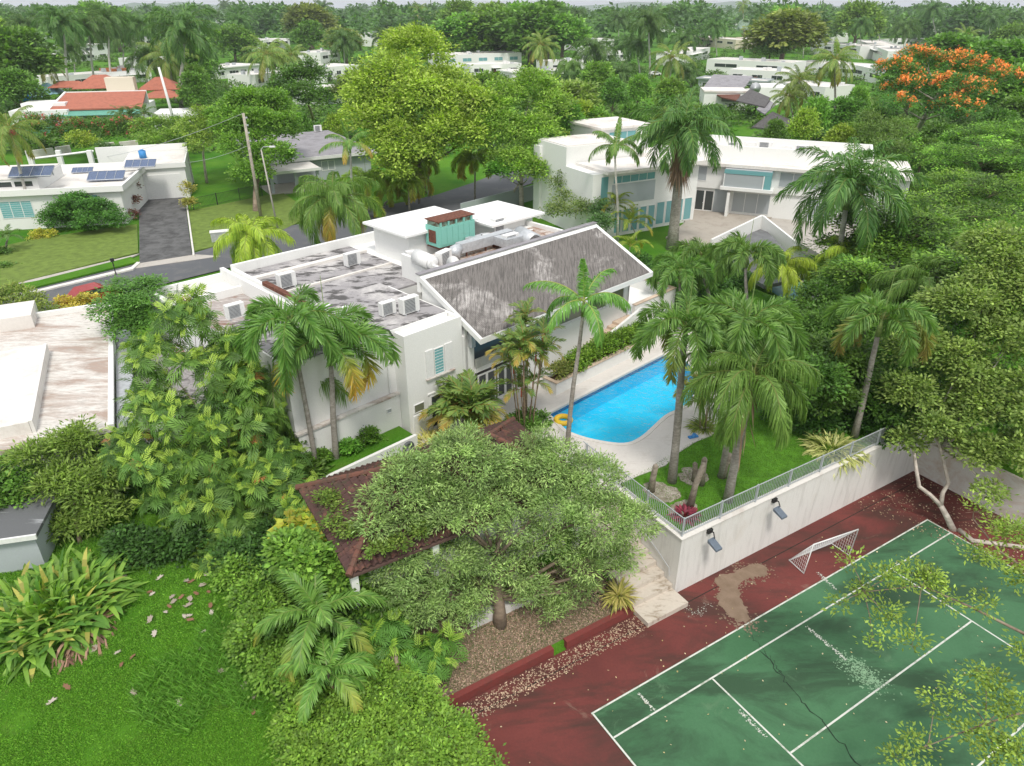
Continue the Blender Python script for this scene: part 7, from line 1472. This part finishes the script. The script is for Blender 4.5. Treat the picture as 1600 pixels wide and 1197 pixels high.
# ------------------------------------------------------------------ BACKGROUND TREES AND PALMS
K = dict(sub=1, ncl=520, npl=16, L=.72, Wd=.22, cr=.95, Rr=5.2, H=7, z0=2.4, n=9, r0=.35)
TT = {'dark': tree_template('background_tree', 201, c0=(.05, .155, .02), c1=(.12, .28, .035), **K),
      'bushy': tree_template('background_tree', 202, c0=(.08, .22, .025), c1=(.18, .36, .045), **K),
      'olive': tree_template('background_tree', 203, c0=(.11, .20, .03), c1=(.23, .31, .07), **K),
      'lime': tree_template('background_tree', 204, c0=(.15, .30, .02), c1=(.28, .43, .04), **K),
      'spreading': tree_template('background_tree', 205, c0=(.06, .18, .02), c1=(.14, .32, .03), **{**K, 'flat': .42, 'Rr': 6.5, 'n': 12})}
HT = 10.0
LM = [(40, 'the teal roofed corner of the estate'), (125, 'the leftmost two storey house'), (200, 'the orange roofed house'), (370, 'the long low white house'), (450, 'the low white bungalow'), (520, 'the dark clerestory house'), (620, 'the yellow green tree'), (750, 'the teal windowed house'), (840, 'the low house above the middle tree'), (900, 'the small white house'), (985, 'the centre palms'), (1105, 'the long cream house'), (1165, 'the silver fan palm'), (1240, 'the dark parked car'), (1310, 'the right coconut palm'), (1370, 'the house by the flame tree'), (1460, 'the flame tree'), (1530, 'the brown fascia house'), (1600, 'the top right corner house')]
ORD = ['first', 'second', 'third', 'fourth', 'fifth', 'sixth', 'seventh', 'eighth', 'ninth', 'tenth', 'eleventh', 'twelfth']
def bgrow(rows):
    """rows of (px, py_top, Y, kind, wscale); labels tell kind, landmark and order"""
    cnt = {}; 
    for (x, yt, Y, kd, ws) in sorted(rows, key=lambda r: r[0]):
        lm = min(LM, key=lambda l: abs(l[0] - x))[1]; rel = 'far behind' if Y > 330 else ('behind' if Y > 215 else 'near'); key = (kd, lm, rel); cnt.setdefault(key, []).append((x, yt, Y, ws))
    for (kd, lm, rel), L_ in cnt.items():
        for i, (x, yt, Y, ws) in enumerate(L_):
            p = AY(x, yt, Y); h = max(5.0, p.z - 3.3); s_ = h / HT; kn = {'dark': 'dark green', 'bushy': 'bushy green', 'olive': 'olive green', 'lime': 'lime green', 'spreading': 'flat topped'}[kd]
            lab = '%s tree %s %s' % (kn, rel, lm) if len(L_) == 1 else '%s tree %s %s, %s from the left' % (kn, rel, lm, ORD[i])
            place(TT[kd], (p.x, Y, 3.3), (x * 1.7) % 6.28, (s_ * ws, s_ * ws, s_), lab, 'background trees among the houses')
rows = []; rg = random.Random(12); ks = ['dark', 'bushy', 'dark', 'olive', 'spreading', 'bushy', 'lime', 'dark']
for i in range(40): rows.append((-30 + i * 42 + rg.uniform(-9, 9), rg.uniform(-6, 12) if not 300 < i * 42 < 420 else rg.uniform(8, 16), rg.uniform(400, 470), rg.choice(ks), rg.uniform(.9, 1.3)))
for i in range(27): rows.append((-20 + i * 62 + rg.uniform(-10, 10), rg.uniform(24, 44), rg.uniform(330, 385), rg.choice(ks), rg.uniform(.9, 1.25)))
rows = [r for r in rows if not (680 < r[0] < 900 and r[2] < 380 and False) and not (1330 < r[0] < 1400 and r[2] < 380) and not (1060 < r[0] < 1200 and r[2] < 340)]
# hand placed nearer trees
rows += [(10, 40, 190, 'dark', 1.1), (35, 75, 200, 'dark', 1.0), (60, 60, 215, 'bushy', 1), (15, 105, 165, 'dark', .9), (300, 75, 210, 'dark', 1.0), (250, 70, 240, 'dark', 1), (345, 60, 250, 'dark', 1.1), (400, 50, 270, 'dark', 1.1), (440, 45, 270, 'bushy', 1.1), (385, 70, 262, 'dark', .9), (425, 75, 262, 'olive', .9), (300, 100, 200, 'bushy', .8),
         (480, 60, 255, 'dark', .9), (570, 70, 235, 'bushy', .9), (600, 40, 260, 'olive', 1.0), (640, 60, 225, 'dark', .9), (560, 25, 300, 'dark', 1.2), (620, 18, 300, 'bushy', 1.1), (720, 18, 330, 'spreading', 1.3), (775, 10, 330, 'spreading', 1.4), (830, 6, 320, 'dark', 1.4), (880, 20, 320, 'bushy', 1.2), (820, 70, 262, 'bushy', .8), (870, 72, 262, 'lime', .8), (920, 70, 235, 'olive', .9), (760, 110, 150, 'bushy', 1.0), (820, 115, 145, 'bushy', 1.0), (860, 105, 155, 'lime', .9), (895, 120, 140, 'olive', 1.0), (740, 115, 160, 'olive', .9),
         (930, 30, 300, 'dark', 1.2), (960, 25, 320, 'bushy', 1.2), (1040, 20, 320, 'bushy', 1.1), (1085, 25, 330, 'dark', 1.1), (1120, 22, 340, 'bushy', 1.1), (1210, 45, 300, 'dark', .9), (1235, 10, 300, 'olive', 1.3), (1270, 25, 300, 'bushy', 1.1), (1420, 40, 230, 'dark', 1.2), (1460, 60, 200, 'dark', 1.2), (1500, 50, 210, 'dark', 1.2), (1550, 60, 190, 'dark', 1.2), (1595, 60, 180, 'dark', 1.2), (1400, 60, 200, 'bushy', 1.1), (1440, 75, 175, 'bushy', 1.0), (1590, 100, 150, 'bushy', 1.0), (1345, 135, 140, 'bushy', .5), (1330, 150, 128, 'dark', .9), (1370, 165, 122, 'dark', .9), (1280, 150, 128, 'bushy', .6), (1262, 165, 122, 'lime', .6), (1350, 190, 113, 'bushy', .9),
         (1320, 190, 112, 'lime', .7), (1565, 170, 125, 'dark', 1.1), (1600, 150, 130, 'dark', 1.1), (1475, 190, 115, 'dark', 1.0), (1500, 205, 108, 'bushy', 1.1), (1550, 215, 104, 'dark', 1.1), (1600, 220, 103, 'bushy', 1.1), (1450, 215, 106, 'dark', .9), (1570, 240, 96, 'dark', .9), (1510, 245, 95, 'dark', .9), (1420, 200, 112, 'bushy', .9), (1045, 165, 120, 'olive', .6), (935, 95, 190, 'bushy', .9), (1000, 115, 175, 'bushy', .7), (960, 120, 165, 'dark', .7), (1050, 120, 160, 'bushy', .8), (1085, 160, 125, 'bushy', .7), (990, 160, 125, 'dark', .7), (930, 165, 118, 'bushy', .8), (1060, 190, 112, 'dark', .6), (905, 150, 118, 'lime', .8), (300, 110, 160, 'dark', .7), (520, 175, 132, 'lime', .7), (470, 175, 130, 'dark', .6), (1215, 185, 118, 'dark', .6), (275, 180, 128, 'dark', .7)]
def hides(r):
    for hx0, hx1, hy, hY in BGH:
        if hx0 - 20 < r[0] < hx1 + 20 and r[2] < hY + 6 and r[1] < hy + 6 and r[2] > 105: return True
    return False
rows = [r for r in rows if not hides(r)]
bgrow(rows)
# background palms: shared crowns on their own trunks
bp_ = [('royal', 283, 170, 283, 45, 2.5, 'tall royal palm with white trunk left of the bright green tree', .4), ('coconut', 275, 160, 262, 90, 2.0, 'palm with yellowing skirt beside the tall royal palm', .35), ('royal', 110, 150, 95, 35, 2.1, 'first tall palm of the left background group', .3), ('royal', 150, 140, 135, 40, 2.1, 'second tall palm of the left background group', .3), ('royal', 175, 130, 165, 30, 2.1, 'third tall palm of the left background group', .3), ('royal', 195, 120, 190, 55, 1.8, 'shorter bright palm of the left background group', .25), ('royal', 205, 125, 215, 40, 2.0, 'rightmost tall palm of the left background group', .3), ('royal', 50, 120, 40, 40, 2.0, 'leftmost tall background palm', .3), ('royal', 120, 130, 112, 75, 1.6, 'small palm in front of the leftmost two storey house', .2),
       ('coconut', 455, 112, 456, 85, 2.1, 'golden coconut palm between the long low white houses', .2), ('coconut', 686, 68, 684, 32, 2.6, 'lone coconut palm against the dark trees', .25), ('royal', 1015, 125, 1015, 35, 2.3, 'tall dark palm at the centre beyond the white car', .3), ('royal', 980, 110, 975, 70, 2.0, 'lower palm left of the tall centre palm', .25), ('royal', 955, 140, 968, 115, 1.8, 'bright palm in front of the centre palms', .2), ('royal', 965, 80, 968, 30, 2.2, 'palm behind the centre palms', .25), ('royal', 1070, 110, 1070, 60, 1.9, 'palm left of the grey carport house', .2), ('royal', 1080, 135, 1072, 112, 1.6, 'low palm below the grey carport house', .2), ('royal', 910, 140, 905, 150, 1.7, 'bright green palm beside the modern house roof', .2), ('queen', 900, 135, 890, 105, 1.8, 'feathery palm above the middle tree', .2),
       ('royal', 1220, 55, 1222, 20, 2.6, 'tall palm beyond the silver fan palm', .3), ('royal', 1310, 60, 1290, 25, 2.6, 'tall palm behind the right coconut palm', .3), ('royal', 1462, 75, 1460, 15, 2.6, 'tall palm above the flame tree', .35), ('royal', 1375, 80, 1372, 30, 2.2, 'palm left of the flame tree', .3), ('royal', 1560, 60, 1585, 55, 2.0, 'palm below the top right corner house', .3), ('coconut', 1265, 200, 1248, 125, 1.2, 'slim palm with orange fronds before the grey roofs', .2), ('coconut', 1240, 205, 1232, 150, 1.0, 'small palm beside the folded grey roofs', .15), ('queen', 1345, 200, 1350, 165, 1.5, 'feathery palm left of the flame tree trunk', .15), ('foxtail', 700, 150, 712, 165, .01, '', 0), ('royal', 1600, 110, 1590, 70, 1.8, 'palm at the right edge below the corner houses', .25), ('royal', 505, 55, 505, 12, 3.0, 'distant palm near the clerestory house', .3), ('royal', 350, 40, 352, 8, 3.2, 'distant palm under the green hill', .3), ('queen', 930, 130, 925, 130, 1.6, 'feathery palm right of the middle tree', .2)]
_r = random.Random(31)
for i_, (x_, y_, lb_) in enumerate([(70, 100, 'first thin palm behind the estate, beside the two storey house'), (230, 95, 'thin palm right of the orange roofed house'), (320, 85, 'palm left of the long low white house'), (420, 90, 'slim palm behind the low white bungalow'), (540, 70, 'slim palm above the clerestory house'), (598, 62, 'slim palm left of the yellow green treetop'), (845, 75, 'palm above the annex of the teal windowed house'), (930, 85, 'slim palm above the small white house'), (1000, 75, 'slim palm right behind the tall centre palm'), (1045, 95, 'bushy palm right of the white car'), (1120, 48, 'slim palm above the long cream house'), (1195, 40, 'slim palm right of the silver fan palm'), (1255, 45, 'slim palm beyond the parked cars'), (1345, 45, 'slim palm above the house by the flame tree'), (1410, 50, 'slim palm left above the flame tree'), (1510, 62, 'slim palm right above the flame tree'), (1545, 35, 'slim palm before the brown fascia house'), (380, 40, 'far palm above the long low white house'), (650, 22, 'far palm left of the lone coconut palm'), (800, 20, 'far palm above the teal windowed house'), (900, 28, 'far palm left of the tall centre palm'), (1160, 12, 'far palm above the silver fan palm'), (20, 70, 'far palm at the top left corner')]):
    bp_.append(('royal' if i_ % 3 else 'coconut', x_, y_ + 46, x_ + _r.uniform(-6, 6), y_ - 6, _r.uniform(1.6, 2.2), lb_, .22))
for i, (kn, bx, by, tx, ty, s_, lab, r) in enumerate(bp_):
    if s_ < .1: continue
    pp(kn, (bx, by), (tx, min(ty, by - 14)), s_, lab, var=70 + i % 4, rz=i * .9, r=r, bark_=PALE, spear=0)
# silver fan palm
B0 = G(1163, 82, 3.4); tp = AY(1163, 42, B0.y); o = empty('fan_palm', B0, 0, 'silver blue fan palm beside the cream house', 'palm tree'); MB().tube([B0, tp], .45, 10).build('trunk', TREEB, o, True)
rng = np.random.default_rng(5); Vs = []; Cs = []
for i in range(34):
    d = nrm(rng.normal(0, 1, 3)); d[2] = abs(d[2]) - .35 if i > 6 else abs(d[2]); d = d / np.linalg.norm(d); u = nrm(np.cross(d, [.1, .2, 1])); v = np.cross(d, u); c = np.array(tp - B0) + d * 3.0
    for k in range(22):
        a = k / 22 * 6.28; e = np.cos(a) * u + np.sin(a) * v * .9 + d * .25; Vs.append(quads(c[None], nrm(e)[None], d[None], [2.1], [.26])[0]); Cs.append(leafcol(rng, 1, (.28, .36, .33), (.44, .52, .50), .1)[0])
link_mesh('crown', np_mesh('crown', np.array(Vs), 4, np.array(Cs)), FROND, o)
# far wood as one mass
rng = np.random.default_rng(6); lob = []
for i in range(900):
    Y = 480 + 1500 * rng.random() ** 1.3; x = (rng.random() * 2 - 1) * Y * .85; r = rng.uniform(6, 11); lob.append((x, Y, 3 + rng.uniform(5, 17), r, r * .75))
o = link_mesh('distant_forest', crown_mesh('distant_forest', rng, lob, 24000, 8, 3.4, 1.2, 4.0, (.03, .10, .02), (.09, .19, .04), inner=.0), LEAF); tag(o, 'far off wooded suburb reaching to the horizon', 'woodland', kind='stuff')
lob = []
for i in range(1100):
    Y = 125 + 340 * rng.random(); x = (rng.random() * 2 - 1) * Y * .85; r = rng.uniform(1.6, 3.0); lob.append((x, Y, 3.6, r, r * .6))
o = link_mesh('understorey', crown_mesh('understorey', rng, lob, 26000, 9, .8, .26, 1.2, (.03, .10, .015), (.10, .2, .03), inner=0), LEAF); tag(o, 'low bushes filling the gaps between the background houses', 'undergrowth', kind='stuff')
# hills
def hill(x, Y, wd, h, label):
    vs = []; fs = []; n = 40
    for j, dy in enumerate((0, 200, 500, 900)):
        for i in range(n + 1):
            t = i / n; vs.append((x + (t - .5) * wd, Y + dy, (0 if j in (0, 3) else h * (math.sin(math.pi * t) ** 1.4) * (1 + .12 * math.sin(t * 23) + .08 * math.sin(t * 57 + 1)) * (1 if j == 1 else .8)) + 2))
    fs = [(j * (n + 1) + i, j * (n + 1) + i + 1, (j + 1) * (n + 1) + i + 1, (j + 1) * (n + 1) + i) for j in range(3) for i in range(n)]
    return tag(MB().add(vs, fs).build('hill', simple('hill_woods', (.10, .17, .09), .95, .3, .02), smooth=True), label, 'hill', kind='structure')
hill(-1900, 4200, 1100, 42, 'rounded green hill on the horizon left of centre'); hill(1300, 5200, 3200, 50, 'long low hill on the horizon to the right'); hill(-400, 6000, 2400, 40, 'low distant ridge behind the centre')

# ------------------------------------------------------------------ haze
hm = bpy.data.materials.new('haze'); hm.use_nodes = True; nt = hm.node_tree; nt.nodes.remove(nt.nodes['Principled BSDF'])
pvn = nt.nodes.new('ShaderNodeVolumePrincipled'); pvn.inputs['Color'].default_value = (.90, .94, 1.0, 1); pvn.inputs['Density'].default_value = 0.00016; pvn.inputs['Anisotropy'].default_value = 0.2
nt.links.new(pvn.outputs[0], nt.nodes['Material Output'].inputs['Volume'])
tag(MB().box(ID, -13500, 13500, -13500, 13500, -2.2, 75).build('haze', hm), 'thin pale haze over the suburb', 'haze', kind='stuff')
